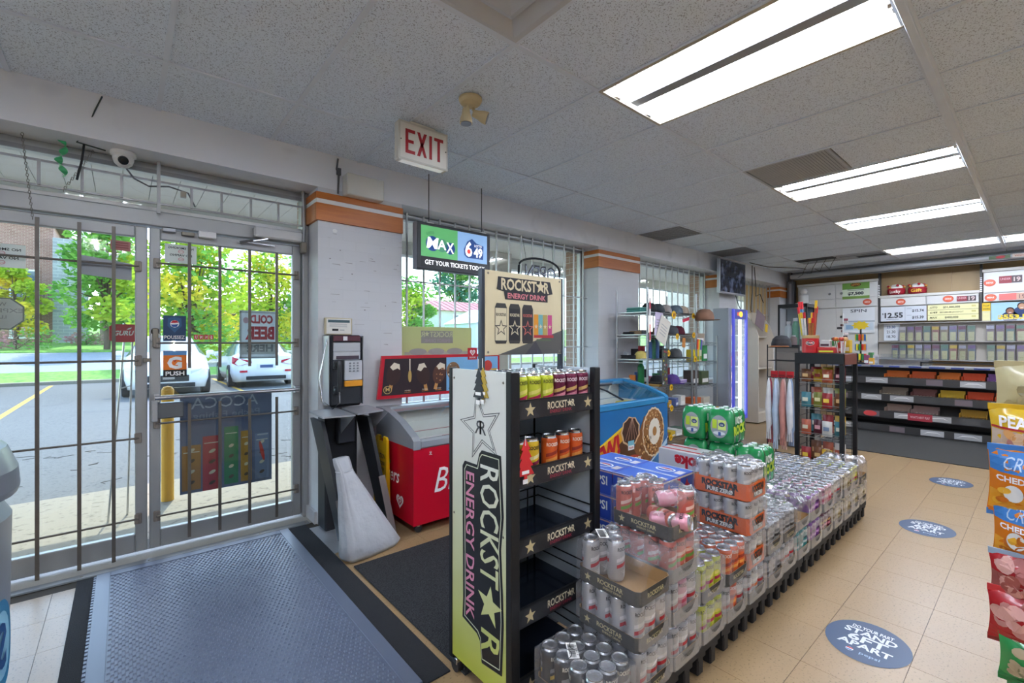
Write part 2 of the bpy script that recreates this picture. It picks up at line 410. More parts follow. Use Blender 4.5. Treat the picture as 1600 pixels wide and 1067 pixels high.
# dark plastic panels and the open tile near the far end
for k, lab in (((5.04, 2.82), 'a'), ((6.87, 2.82), 'b')):
    g = MB()
    for q in range(15): g.box(k[0] + .02, k[0] + .59, k[1] + .02 + q * .04, k[1] + .045 + q * .04, CEIL + .004, CEIL + .012, M('#90949a', .6))
    g.box(k[0] + .01, k[0] + .6, k[1] + .01, YW - .01, CEIL + .012, CEIL + .019, M('#46494c', .7)); g.build('grille_panel', ce)

# window wall: bulkhead, sills, pillars
wl = struct(MB().box(X0, XE + .3, YW, 3.96, 2.465, 2.95, WALLM), 'wall_left')
BRK = bricky('outer_brick', '#b79a8c', '#a98a7c', '#cfc8c0', .21, .075, 1)
def pier(x0, x1, z1=2.465):
    m = MB(); m.box(x0, x1, YW, 3.70, 0, z1, PILLM); m.box(x0, x1, 3.70, 3.96, -.1, z1, BRK); return m.build('pillar' if z1 > 2 else 'sill_wall', wl)
for a, b in ((X0, -3.7), (-1.25, -.88), (1.079, 1.745), (4.286, 5.112), (7.37, 7.99), (9.95, XE + .3)): pier(a, b)
WIN = [(1.745, 4.286), (5.112, 7.37), (7.99, 9.95), (-3.7, -1.25)]  # last opening is an unseen window, added to let more daylight in
for a, b in WIN:
    m = MB(); m.box(a, b, YW, 3.70, 0, .72, PILLM); m.box(a, b, 3.70, 3.96, -.1, .72, BRK); m.box(a, b, YW - .02, 3.68, .72, .745, WHITE, .005); m.build('sill_wall', wl)
n = 0
for a, b in ((1.079, 1.745), (4.286, 5.112), (7.37, 7.99), (9.95, 10.4)):
    n += 1
    r = struct(MB().box(a - .018, b, YW - .02, YW - .0005, 2.22, 2.345, ORNG).box(a - .02, a - .0005, YW - .0005, 3.66, 2.22, 2.345, ORNG), 'trim_%d' % n)
    MB().box(a - .018, b, YW - .02, YW - .0005, 2.378, 2.425, ORNG).box(a - .02, a - .0005, YW - .0005, 3.66, 2.378, 2.425, ORNG).build('upper_board', r)
    MB().box(a - .014, b, YW - .015, YW - .0005, 2.3455, 2.3775, WHITE).box(a - .016, a - .0005, YW - .0005, 3.66, 2.3455, 2.3775, WHITE).build('white_strip', r)
# bits of wear on the first pillar
m = MB()
for x, z, r in ((1.2, 2.16, .018), (1.165, 1.95, .006), (1.33, 1.85, .006), (1.24, 2.02, .005), (1.43, 1.58, .006), (1.6, 1.62, .005)): m.ell(FY(0, YW, 0), x, z, r, r * .8, M('#8d8a88', .8) if r < .01 else WHITE, .0008, 9)
m.build('plaster_scar', wl)
m = MB()
for k in range(34):
    x = R.uniform(1.12, 1.72); z = R.uniform(.9, 2.15); L_ = R.uniform(.02, .09)
    m.poly(FY(0, YW, 0), [(x, z), (x + L_, z + R.uniform(-.006, .006)), (x + L_ * .9, z + .003), (x + .01, z + .003)], M('#a9a7a6', .8), .0006)
m.build('scuff_marks', wl, True)

wb = struct(MB().box(XE, XE + .2, Y0, 3.96, -.1, 2.95, M('#a58a62', .55)), 'wall_back')
for k in range(7):
    y1 = 3.40 - k * 1.2
    MB().box(XE - .012, XE - .001, y1 - 1.195, y1, 1.2, 2.70, woody('wall_board', '#8f7650', '#a58a60', (1, 1, .25), .5) if k == 0 else bpy.data.materials['wall_board']).build('wall_panel', wb)
struct(MB().box(X0, XE + .2, Y0 - .15, Y0, -.1, 2.95, WALLM), 'wall_right')
struct(MB().box(X0 - .15, X0, Y0, 3.96, -.1, 2.95, WALLM), 'wall_front')
struct(MB().box(X0 - .15, XE + .3, Y0 - .15, 3.96, 2.96, 3.25, M('#5b5b5b', .9)), 'trim_10')   # roof slab
struct(MB().box(1.06, 1.079, YW + .02, 3.66, 0, .09, M('#c9c9c9', .5)), 'baseboard_left')

# ---------------- windows
BARM = M('#c9cbcb', .45, .35)
def window(k, a, b):
    f = MB()
    for (p, q, r, s_) in ((a, a + .05, .745, 2.462), (b - .05, b, .745, 2.462), (a, b, .745, .79), (a, b, 2.41, 2.462)): f.box(p, q, 3.68, 3.74, r, s_, ALU, .006)
    w_ = struct(f, 'window_%d' % k)
    MB().box(a + .05, b - .05, 3.709, 3.711, .79, 2.41, GLASS).build('pane', w_)
    return w_
wins = [window(i + 1, *WIN[i]) for i in range(4)]
for i, (a, b) in enumerate(WIN):
    v0 = MB().box(-.007, .007, 3.596, 3.61, .76, 2.455, BARM if i != 9 else DARKBAR)
    x = [1.874, 5.21, 8.08, -3.6][i]; o = None
    while x < b - .04:
        o = v0.build('security_bar', wins[i]) if o is None else copyo(o, wins[i]); o.location.x = x; x += .166
    for z in (.95, 1.27, 1.863, 2.43): MB().box(a, b, 3.611, 3.621, z - .006, z + .006, BARM).build('cross_bar', wins[i])
m = MB()
for k in range(12):
    m.box(8.85 + k * .09, 8.936 + k * .09, 3.66 - .008 * (k % 2), 3.668, .8, 2.40, M('#d9bf8e', .8))
m.build('blind', wins[2])

# ---------------- entrance
FRM = M('#a8a9a8', .45, .55, .08, 8)
f = MB()
f.box(-.88, -.80, 3.66, 3.78, 0, 2.465, FRM, .006); f.box(1.036, 1.079, 3.66, 3.78, 0, 2.465, FRM, .006)
f.box(-.80, 1.036, 3.67, 3.77, 2.068, 2.165, FRM, .006); f.box(-.80, 1.036, 3.68, 3.77, 2.425, 2.465, FRM, .004)
f.box(-.80, 1.036, 3.665, 3.68, 2.40, 2.425, M('#8b8d8d', .5, .5)); f.box(-.80, 1.036, 3.69, 3.77, 2.165, 2.19, WHITE)
fr_ = struct(f, 'trim_11')
MB().box(-.80, 1.036, 3.728, 3.731, 2.19, 2.425, GLASS).build('transom_pane', fr_)
v0 = MB().box(-.007, .007, 3.615, 3.629, 2.205, 2.348, FRM); o = None
for x in (-.70, -.53, -.356, -.181, -.008, .339, .506, .681, .857, 1.02):
    o = v0.build('transom_bar', fr_) if o is None else copyo(o, fr_); o.location.x = x
MB().box(.16, .178, 3.61, 3.63, 2.14, 2.465, FRM).build('transom_post', fr_)
for z in (2.205, 2.345): MB().box(-.80, 1.036, 3.63, 3.642, z - .006, z + .006, FRM).build('transom_rail', fr_)

def leaf(k, a, b):
    m = MB()
    m.box(a, a + .056, 3.69, 3.735, .02, 2.06, FRM, .005); m.box(b - .06, b, 3.69, 3.735, .02, 2.06, FRM, .005)
    m.box(a + .056, b - .06, 3.69, 3.735, .02, .13, FRM, .005); m.box(a + .056, b - .06, 3.69, 3.735, 1.99, 2.06, FRM, .005)
    d = struct(m, 'door_%d' % k)
    MB().box(a + .056, b - .06, 3.711, 3.714, .13, 1.99, GLASS).build('pane', d)
    return d
dl = leaf(1, -.795, .116); dr = leaf(2, .126, 1.032)
def vbars(d, xs, z0, z1, y=3.655):
    for x in xs: MB().box(x - .009, x + .009, y - .004, y + .004, z0, z1, DARKBAR).build('security_bar', d)
def hbars(d, a, b, zs, y=3.668):
    for z in zs:
        MB().tube([(a, y, z), (b, y, z)], .0065, DARKBAR, 8).build('cross_bar', d)
        for x in (a + .005, b - .005): MB().box(x - .018, x + .018, y, 3.69, z - .032, z + .032, M('#8f867c', .5, .5), .004).tube([(x, y + .004, z - .03), (x, y + .004, z + .03)], .009, M('#8f867c', .5, .5), 8).build('bracket', d)
vbars(dl, (-.72, -.54, -.366, -.195, -.044), .0, 2.03)
hbars(dl, -.765, .075, (1.804, 1.216, .732, .229))
vbars(dr, (.331, .501, .68, .855), 1.16, 1.985); vbars(dr, (.331, .501, .68, .855), .05, .93)
hbars(dr, .158, 1.0, (1.834, 1.325, .812, .222))
MB().tube([(.15, 3.63, .978), (1.005, 3.63, .978)], .014, CHROME, 10).bar((.16, 3.63, .978), (.16, 3.69, .978), .03, .05, CHROME).bar((.99, 3.63, .978), (.99, 3.69, .978), .03, .05, CHROME).build('push_bar', dr)
MB().box(.14, .30, 3.63, 3.688, .845, .945, M('#6f7376', .4, .7), .006).box(.135, .165, 3.62, 3.689, .83, .96, ALU, .004).build('lock_box', dr)
MB().lathe([(.022, 0), (.022, .02), (.016, .026), (0, .028)], CHROME, 14, (.155, 3.69, 1.40), ax='y').lathe([(.03, 0), (.028, .012), (0, .014)], CHROME, 14, (.155, 3.676, 1.36), ax='y').box(.14, .17, 3.67, 3.69, 1.30, 1.42, SCREWM, .004).build('lock_cylinder', dr)
MB().box(.093, .135, 3.672, 3.69, 1.205, 1.23, SCREWM, .003).build('latch', dl)
# closer and contacts over the right leaf
m = MB(); m.box(.70, 1.02, 3.60, 3.667, 2.075, 2.15, M('#c7c8c6', .5), .01); m.build('door_closer', dr)
MB().bar((.79, 3.62, 2.07), (.66, 3.66, 2.035), .02, .006, CHROME).bar((.66, 3.66, 2.035), (.84, 3.66, 2.03), .02, .006, CHROME).bar((.7, 3.64, 2.05), (.62, 3.66, 2.03), .03, .012, M('#444444', .5)).build('closer_arm', dr)
MB().box(.38, .48, 3.64, 3.689, 2.03, 2.07, WHITE, .004).box(.19, .26, 3.65, 3.689, 2.04, 2.065, ALU, .004).box(.29, .36, 3.66, 3.689, 2.03, 2.055, SCREWM, .003).build('alarm_contact', dr)
m = MB(); m.tube([(1.03, 3.63, 2.465), (1.035, 3.62, 2.2), (1.03, 3.63, 2.05)], .012, FRM, 8); m.box(1.01, 1.05, 3.6, 3.66, 2.0, 2.08, SCREWM, .005); m.build('conduit', fr_)
# ================================================================ outdoors
ASPH = speck('asphalt', '#6a6866', '#48484a', 30, .55, .75, .95, .12, .35, .2, world=True)
CONC = speck('concrete', '#978d7c', '#70675a', 22, .58, .75, .95, .08, .6, .2, world=True)
GRASS = speck('lawn_grass', '#7fae46', '#4f7a2c', 6, .45, .7, .95, .25, .7, 0, world=True)
ROADM = speck('road', '#9b9da3', '#7f8188', 12, .5, .75, .95, .06, .3, 0, world=True)
def gz(y): return -.08 if y < 21 else -.08 + (y - 21) * .07
def slab(name, x0, x1, y0, y1, mat, up=0):
    m = MB(); ys = [y0] + [q for q in (21,) if y0 < q < y1] + [y1]
    for a, b in zip(ys, ys[1:]):
        v = [(x0, a, gz(a) + up), (x1, a, gz(a) + up), (x1, b, gz(b) + up), (x0, b, gz(b) + up)]
        m.add(v + [(p[0], p[1], p[2] - .3) for p in v], [(0, 1, 2, 3), (0, 4, 5, 1), (3, 2, 6, 7), (0, 3, 7, 4), (1, 5, 6, 2), (4, 7, 6, 5)], mat)
    return struct(m, name)
slab('sidewalk', -12, 30, 3.961, 5.6, CONC, .05)
pl = slab('parking_lot', -40, 60, 5.6, 21, ASPH)
slab('grass_verge', -40, 60, 21.2, 24.2, GRASS, .06)
slab('curb', -40, 60, 21.0, 21.2, CONC, .1)
slab('road', -60, 80, 24.2, 33, ROADM)
slab('lawn', -80, 120, 33, 90, GRASS, .05)
m = MB(); YEL = M('#d9a83a', .8, var=.2, vs=3)
for x in (-4.6, -1.75, 1.1, 2.45 + .15, 4.9, 7.7, 10.5, 13.3): m.box(x - .05, x + .05, 12.2, 20.6, -.0795, -.078, YEL)
m.build('parking_lines', pl, True)
m = MB()
for k in range(40):
    x = R.uniform(-3, 2); y = R.uniform(5.7, 8.5); p = [(x, y, -.0785)]
    for q in range(3): p.append((p[-1][0] + R.uniform(-.12, .12), p[-1][1] + R.uniform(-.05, .09), -.0785))
    m.tube(p, .004, M('#55524f', .9), 4, cap=False)
m.build('ground_litter', pl, True)
# roof overhang over the pavement
SOF = M('#e4e4e2', .6)
cp = struct(MB().box(-8, 24, 6.05, 6.25, 2.60, 2.80, M('#c9cdd0', .6)).box(-8, 24, 3.96, 6.25, 2.83, 3.0, WHITE), 'canopy')
sb = MB().box(0, .195, 3.965, 6.045, 2.79, 2.81, SOF); o = None
for k in range(100):
    o = sb.build('soffit_board', cp) if o is None else copyo(o, cp); o.location.x = -6 + k * .2
for x in (-5.5, 4.7, 12.5): MB().box(x - .2, x + .2, 5.75, 6.04, -.03, 2.785, M('#c9c7c4', .7)).build('canopy_post', cp)

# ---- trees
BARK = M('#5b4a3d', .9, bump=.4, bs=12)
LEAFS = {'yellow': leafy('yellow_green_leaves', '#cdd44c', '#94b93c'), 'gold': leafy('golden_leaves', '#f0d64a', '#cbd04a'), 'green': leafy('green_leaves', '#93c257', '#5f9a45'),
         'dark': leafy('spruce_needles', '#5a8a72', '#467a66'), 'mid': leafy('bush_leaves', '#8cbc5a', '#5a9047'), 'pink': leafy('pink_blossom', '#c9869a', '#7d9355')}
def leaves(m, c, r, n, size, mat, rnd, flat=1):
    vs = []; fs = []
    for i in range(n):
        while True:
            p = V((rnd.uniform(-1, 1), rnd.uniform(-1, 1), rnd.uniform(-1, 1)))
            if .35 < p.length < 1: break
        q = V(c) + V((p.x * r[0], p.y * r[1], p.z * r[2]))
        a = V((rnd.uniform(-1, 1), rnd.uniform(-1, 1), rnd.uniform(-.5, .5) * flat)).normalized(); b = a.cross(V((rnd.uniform(-1, 1), rnd.uniform(-1, 1), rnd.uniform(-1, 1)))).normalized()
        s_ = size * rnd.uniform(.6, 1.3); k = len(vs)
        vs += [q - a * s_, q - b * s_ * .55, q + a * s_, q + b * s_ * .55]; fs.append((k, k + 1, k + 2, k + 3))
    m.add(vs, fs, mat)
def tree(label, x, y, h, blobs, mats, size=.16, trunk=.14, seed=1, cat='tree'):
    rnd = random.Random(seed); z = gz(y)
    t = thing('leafy_tree', label, cat, (x, y, z), 0)
    m = MB(); m.tube([(0, 0, -.2), (.05, 0, h * .2), (-.04, .05, h * .45), (.03, 0, h * .8)], [trunk, trunk * .8, trunk * .6, trunk * .2], BARK, 8)
    for b in blobs: m.tube([(0, 0, h * .28), (b[0] * .5, b[1] * .5, (h * .3 + b[2]) * .5), (b[0], b[1], b[2])], [trunk * .5, trunk * .3, .02], BARK, 6)
    m.build('trunk', t)
    m = MB()
    for i, b in enumerate(blobs): leaves(m, b[:3], b[3], b[4], size, LEAFS[mats[i % len(mats)]], rnd)
    m.build('foliage', t, True)
    return t
def blobset(w, h0, h1, n, per, seed, rs=.42):
    rnd = random.Random(seed); o = []
    for i in range(n):
        f = (i + .5) / n; z = h0 + (h1 - h0) * f; k = math.sin(PI * (.2 + .75 * f)); a = i * 2.4
        rr = w * k * .6
        r_ = w * rs * (.8 + .5 * rnd.random())
        o.append((rr * math.cos(a), rr * math.sin(a) * .8, z, (r_ * 1.25, r_, r_ * .8), per))
    return o
tree('green leafy tree seen through the left door leaf', -.7, 34.2, 9.0, blobset(2.1, 1.2, 8.2, 16, 330, 3), ['green', 'green', 'yellow'], .17, .16, 3)
tree('wide yellow-green tree seen through the right door leaf, left of the two', 2.4, 26, 6.0, blobset(2.3, .8, 6.0, 15, 360, 5), ['yellow', 'yellow', 'green', 'gold'], .15, .15, 5)
tree('yellow-green tree standing above the parked white sedan', 6.9, 31, 7.2, blobset(2.8, .9, 6.0, 15, 340, 7), ['yellow', 'green', 'gold', 'yellow'], .15, .15, 7)
tree('golden shrub-like tree at the right edge of the right door pane', 9.4, 28.2, 4.4, blobset(1.3, .6, 4.2, 8, 260, 9), ['gold', 'gold', 'yellow'], .13, .1, 9)
tree('dark blue-green spruce in the top corner of the right door pane', 12.2, 40, 10.5, [(0, 0, 1.5 + k * .8, (2.6 - k * .2, 2.6 - k * .2, .45), 210) for k in range(12)], ['dark'], .22, .16, 11)
tree('yellow leafed tree beside the balcony house on the far left', -4.6, 37.5, 5.2, blobset(1.5, .8, 4.4, 8, 300, 13), ['gold', 'yellow'], .15, .12, 13)
tree('bushy green tree at the left side of the first window', 16.1, 30, 5.2, blobset(1.9, .6, 5.0, 10, 360, 15), ['mid', 'yellow', 'green'], .14, .14, 15)
tree('tall open tree rising behind the red roofed house', 40, 60, 12, blobset(4.2, 5, 11.6, 12, 230, 17), ['dark', 'mid'], .34, .3, 17)
tree('green tree behind the wire shelving in the second window', 26.0, 20.0, 5.6, blobset(2.1, .8, 5.4, 10, 300, 19), ['mid', 'green'], .15, .15, 19)
def bush(label, x, y, r, mats, n, seed):
    z = gz(y); m = MB(); rnd = random.Random(seed)
    for i in range(3): leaves(m, ((i - 1) * r[0] * .6, 0, r[2] * .7), (r[0] * .6, r[1], r[2] * .75), n, .09, LEAFS[mats[i % len(mats)]], rnd)
    t = thing('flowering_bush', label, 'bush', (x, y, z)); m.build('foliage', t, True)
    MB().tube([(0, 0, -.1), (0, 0, r[2] * .6)], .04, BARK, 6).tube([(0, 0, .05), (r[0] * .4, 0, r[2] * .7)], .025, BARK, 5).build('stem', t)
bush('pink flowering bush in front of the balcony house', -4.2, 34.4, (1.4, .6, .9), ['pink', 'pink', 'mid'], 160, 21)
bush('pink and green bush beside the stone chimney', -1.7, 37.6, (.8, .5, .6), ['pink', 'mid'], 120, 22)
bush('low dark green hedge behind the white sedan', 6.9, 34.4, (4.0, .7, .9), ['mid', 'dark', 'mid'], 420, 23)
# ---- houses
WINM = M('#5a6a78', .15); TRW = M('#f0f0ee', .5)
def house(name, label, x0, x1, y0, y1, zb, zt, wall, roof=None, ridge=2, wins=(), over=.4):
    h = thing(name, label, 'house', ((x0 + x1) / 2, y0, zb)); hw = (x1 - x0) / 2; d = y1 - y0; H = zt - zb
    MB().box(-hw, hw, 0, d, -1.5, H, wall).build('wall', h)
    if roof:
        m = MB(); a, b = -hw - over, hw + over
        p = [(a, -over, H), (b, -over, H), (b, d + over, H), (a, d + over, H), (a + .1, d / 2, H + ridge), (b - .1, d / 2, H + ridge)]
        m.add(p, [(0, 1, 5, 4), (2, 3, 4, 5), (1, 2, 5), (3, 0, 4), (3, 2, 1, 0)], roof)
        k = int((b - a) / .9)
        for i in range(k): m.bar((a + i * .9, -over, H + .03), (a + .1 + i * .9, d / 2, H + ridge + .03), .06, .06, roof)
        m.build('roof', h)
    for (wx, wz, ww, wh) in wins:
        f = MB().box(wx - ww / 2 - .1, wx + ww / 2 + .1, -.08, -.005, wz - .1, wz, TRW).box(wx - ww / 2 - .1, wx + ww / 2 + .1, -.08, -.005, wz + wh, wz + wh + .1, TRW)
        for q in (-1, 0, 1): f.box(wx + q * ww / 2 - .05, wx + q * ww / 2 + .05, -.08, -.005, wz, wz + wh, TRW)
        f = f.build('window', h); MB().box(wx - ww / 2, wx + ww / 2, -.04, -.006, wz, wz + wh, WINM).build('pane', f)
    return h
B2 = bricky('brown_brick', '#a2766b', '#916659', '#c3b5aa', .25, .09, 1); STONE = bricky('grey_stone', '#a9aaac', '#97989b', '#c4c4c4', .5, .2, 1)
hb = house('balcony_house', 'brown brick house with white windows and balcony on the far left', -12, -3.3, 40, 48, 1.1, 8.6, B2, M('#6a5a52', .8), 2.5, [(3.1, 2.9, 1.1, 1.6), (3.1, .5, 1.1, 1.5), (.8, 2.9, 1.1, 1.6), (.8, .5, 1.1, 1.5)])
m = MB(); m.box(2.1, 4.3, -1.0, 0, 2.35, 2.5, M('#8a7a70', .8))
for k in range(12): m.box(2.12 + k * .19, 2.15 + k * .19, -1.0, -.97, 2.5, 3.3, M('#43454a', .5))
m.box(2.1, 4.3, -1.01, -.96, 3.28, 3.33, M('#43454a', .5)); m.build('balcony', hb)
MB().box(4.36, 5.9, -.6, 1.2, -1.5, 6.6, STONE).build('stone_chimney', hb)
house('pinkish_house', 'pinkish brick house with a small porch between the tree and chimney', -1.2, 1.5, 41, 48, 1.1, 6.2, M('#b3968a', .85, var=.15, vs=2), M('#77706b', .8), 1.6, [(.2, 2.8, .9, 1.2), (-.6, .5, .9, 1.3)])
house('brown_bungalow', 'low brown bungalow behind the yellow trees', 5, 12, 44, 52, 1.2, 3.6, M('#8a6d60', .85), M('#6d5e58', .85), 1.4, [(-1.5, .7, 1.2, 1.1), (1.5, .7, 1.2, 1.1)])
house('red_roof_house', 'pale house with a pinkish red roof outside the first window', 27.5, 46, 45, 53, 1.7, 4.9, M('#c9c3bc', .85), M('#b06e70', .7), 1.5, [(-6.6, 1.2, 1.6, 1.5), (-3.2, 1.2, 1.6, 1.5), (1, 1.2, 1.6, 1.5)])
g = house('white_shed', 'white gabled shed in front of the red roofed house', 23.2, 29, 32, 37, .8, 3.0, M('#d8dce0', .7), None, 0, [(-.6, .8, 1.0, .9)])
m = MB(); m.add([(-3.1, -.3, 2.15), (3.1, -.3, 2.15), (0, -.3, 3.6), (-3.1, 5, 2.15), (3.1, 5, 2.15), (0, 5, 3.6)], [(0, 1, 2), (3, 5, 4), (0, 2, 5, 3), (1, 4, 5, 2)], M('#c3c9d0', .6)); m.build('gable_roof', g)
house('tan_building', 'pale peach building filling the second window', 29, 60, 13.5, 17.2, -.1, 5.4, M('#d9c8b6', .85), None, 0, [(-12, 1.5, 1.8, 1.6), (-8, 1.5, 1.8, 1.6), (-4, 1.5, 1.8, 1.6)])

# ---- parked cars
def car(label, x, y, rz, col, glassm=None, suv=False):
    t = thing('parked_car', label, 'car', (x, y, -.08), rz)
    PNT = M(col, .25, coat=.6, var=.02); TYR = M('#232325', .8); BLK = M('#1b1c1e', .5)
    # stations along the length (front at -x): x, half width low, belt height, half width belt, bonnet/roof height, half width roof
    hr = .12 if suv else 0
    ST = [(-2.25, .60, .55, .62, .60, .45), (-2.15, .80, .68, .80, .74, .62), (-1.6, .90, .80, .88, .88 + hr, .70), (-1.0, .91, .88 + hr, .88, .97 + hr, .70), (-.9, .91, .89 + hr, .88, .99 + hr, .70), (-.2, .91, .92 + hr, .87, 1.38 + hr, .60), (.3, .91, .93 + hr, .87, 1.44 + hr, .58), (.9, .91, .94 + hr, .87, 1.40 + hr, .58), (1.6, .91, .97 + hr, .85, (1.08 if not suv else 1.45), .60), (2.05, .88, .98 + hr, .82, (1.02 if not suv else 1.0 + hr), .66), (2.25, .78, .90, .74, .94, .6)]
    vs = []; 
    for (sx, a, zb, b, zr, c) in ST:
        e = .24 if abs(sx) > 2.1 else .18
        for sg in (-1, 1):
            pass
        ring = [(-a * .92, e), (-a, .45), (-b, zb), (-c, zr), (0, zr + .03), (c, zr), (b, zb), (a, .45), (a * .92, e), (0, e)]
        vs += [(sx, p, z) for p, z in ring]
    n = 10; body = MB(); fs = []; gl = []
    for i in range(len(ST) - 1):
        for k in range(n):
            f = (i * n + k, i * n + (k + 1) % n, (i + 1) * n + (k + 1) % n, (i + 1) * n + k)
            (gl if (k in (2, 5) and 4 <= i <= 7) or (k in (3, 4) and (i == 4 or (i == 7 and not suv))) else fs).append(f)
    fs.append(tuple(range(n))[::-1]); fs.append(tuple((len(ST) - 1) * n + k for k in range(n)))
    body.add(vs, fs, PNT, True); body.build('body', t)
    MB().add(vs, gl, M('#4e6170', .08, coat=.5), True).build('window_glass', t)
    wm = MB().lathe([(.0, -.1), (.33, -.1), (.345, -.07), (.345, .07), (.33, .1), (.22, .11)], TYR, 18, ax='y').lathe([(.22, .105), (.2, .085), (.06, .09), (0, .1)], CHROME, 10, ax='y').lathe([(.22, -.105), (.2, -.085), (.06, -.09), (0, -.1)], CHROME, 10, ax='y')
    o = None
    for wx in (-1.38, 1.35):
        for wy in (-.83, .83):
            o = wm.build('wheel', t) if o is None else copyo(o, t); o.location = (wx, wy, .345)
    bm = MB()
    for i in (0, 1):
        x_ = -2.26 if i == 0 else 2.262
        bm.box(x_ - .02, x_ + .02, -.55, .55, .25, .36, BLK, .01)
    bm.build('bumper_trim', t)
    RED = M('#c0283a', .2); LMP = M('#e9eef2', .1, .3)
    for sg in (-1, 1):
        m = MB(); m.add([(2.02, sg * .885, .95), (2.245, sg * .76, .90), (2.272, sg * .42, .84), (2.272, sg * .40, .76), (2.262, sg * .76, .68), (2.06, sg * .90, .76)], [(0, 1, 2, 3, 4, 5)], RED); m.box(2.25, 2.27, sg * .62 - .1, sg * .62 + .1, .48, .54, RED); m.build('tail_light', t)
        m = MB(); m.add([(-1.95, sg * .86, .78), (-2.2, sg * .66, .70), (-2.262, sg * .45, .66), (-2.262, sg * .45, .58), (-2.2, sg * .70, .58), (-2.0, sg * .87, .68)], [(0, 1, 2, 3, 4, 5)], LMP); m.build('headlight', t)
        MB().box(-.95, -.78, min(sg * .9, sg * 1.08), max(sg * .9, sg * 1.08), .92 + hr, 1.05 + hr, PNT, .03).build('wing_mirror', t)
    MB().box(2.255, 2.272, -.26, .26, .58, .73, WHITE).box(2.27, 2.274, -.18, .18, .61, .70, P('#46577f')).build('licence_plate', t)
    MB().box(-2.275, -2.25, -.42, .42, .40, .56, BLK, .01).box(-2.28, -2.26, -.12, .12, .46, .54, CHROME).build('grille', t)
    return t
car('white sedan seen from behind through the right door leaf', 3.45, 17.9, rad(-92), '#eceef0')
car('white car facing the shop beside the white sedan', .95, 16.6, rad(88), '#e6e8ea', suv=True)
car('white car cut off at the far left edge of the door', -4.25, 20.2, rad(95), '#eceef0', suv=True)

# ---- things standing on the pavement
g = thing('pavement_sign', 'small red rounded sign on chrome legs outside the left door', 'sign', (0, 4.62, -.03), rad(4))
RR = [(-.082 + .02, 1.36), (.082 - .02, 1.36), (.082, 1.38), (.082, 1.478), (.062, 1.498), (-.062, 1.498), (-.082, 1.478), (-.082, 1.38)]
m = MB(); m.prism(FY(0, 0, 0), RR, .012, M('#c01627', .35)); m.txt(FY(0, -.0005, 0), 'GURU', -.002, 1.43, .034, WHITE, w=.115, bold=.03, sh=.25); m.poly(FY(0, -.0005, 0), [(.02, 1.455), (.045, 1.462), (.05, 1.475), (.03, 1.468)], WHITE, .0012); m.build('sign_face', g)
for a in (-.05, .05): MB().tube([(.03 + a * .5, .01, 1.36), (a * 1.2 - .03, .03 + a, 0)], .007, CHROME, 8).build('leg', g)
MB().tube([(-.02, .02, 1.0), (.05, .03, 1.02)], .004, CHROME, 6).build('brace', g)
m = MB(); m.tube([(0, 0, 0), (0, 0, .95)], .045, M('#e0a92f', .6), 12).lathe([(.045, .95), (.03, .975), (0, .985)], M('#e0a92f', .6), 12)
solo(m, 'bollard', 'yellow post standing on the pavement behind the dark poster', 'bollard', (.29, 4.9, -.03))
# ================================================================ stickers and posters on the doors
WH = P('#f2f1ee'); NAVY = P('#1d3f63'); REDP = P('#c3202f'); BLKP = P('#161718'); GREY = P('#8f9498'); ORP = P('#ea7a1e'); YELP = P('#f0cf2b'); GRN = P('#2f9a4c'); GOLD = P('#c9b26a')
def card(name, label, cat, fr, w, h, mat, t=.003, draw=None, group=None, back=None):
    """thin printed sheet: fr origin = lower left of its face"""
    m = MB(); m.prism(fr, [(0, 0), (w, 0), (w, h), (0, h)], t, mat, back or mat)
    if draw: draw(m, fr)
    o = m.build(name); return tag(o, label, cat, group)
YS = 3.7045
def d1(m, f):
    m.poly(f, [(.03 + .03, .158), (.095, .15), (.098, .10), (.06, .055), (.022, .10), (.025, .15)], P('#2d5d86'), .0006)
    m.ell(f, .06, .113, .024, .024, WH, .0012); m.poly(f, [(.038, .118), (.05, .135), (.07, .135), (.082, .122), (.06, .118)], REDP, .0018); m.poly(f, [(.038, .108), (.06, .108), (.08, .112), (.07, .092), (.05, .092)], P('#24549a'), .0018)
    m.txt(f, 'POUSSEZ', .06, .025, .022, WH, w=.108, bold=.02, off=.002)
card('door_sticker', 'dark blue POUSSEZ push sticker with a round emblem on the right door', 'sticker', FY(.196, YS, 1.338), .121, .166, NAVY, .002, d1)
def d2(m, f):
    m.rect(f, 0, 0, .125, .047, BLKP); m.rect(f, 0, .142, .125, .17, P('#5b91c4'))
    m.txt(f, 'G', .06, .093, .07, WH, w=.078, bold=.05, off=.0012)
    m.poly(f, [(.06, .075), (.085, .11), (.067, .105), (.055, .085)], ORP, .0026); m.poly(f, [(.05, .11), (.07, .11), (.062, .095)], P('#b5402a'), .0022)
    m.txt(f, 'PUSH', .062, .023, .026, WH, w=.1, bold=.03, off=.0014)
card('door_sticker', 'orange sticker with a white letter G and PUSH on the right door', 'sticker', FY(.196, YS, 1.103), .125, .172, ORP, .002, d2)
def nosm(m, f, w):
    m.txt(f, 'NO SMOKING', w / 2, .10, .014, BLKP, w=w * .8, mir=True, bold=.02); m.txt(f, 'NO VAPING', w / 2, .053, .014, BLKP, w=w * .7, mir=True, bold=.02)
    for z in (.077, .027):
        m.ell(f, w / 2, z, .016, .012, P('#d8a0a4'), .0006); m.ell(f, w / 2, z, .012, .008, WH, .0012); m.rect(f, w / 2 - .012, z - .0015, w / 2 + .012, z + .0015, P('#d8a0a4'), .0018)
card('notice', 'white NO SMOKING notice at the top of the right door glass', 'notice', FY(.205, YS, 1.850), .17, .122, TRP('#e9e9e6'), .001, lambda m, f: nosm(m, f, .17))
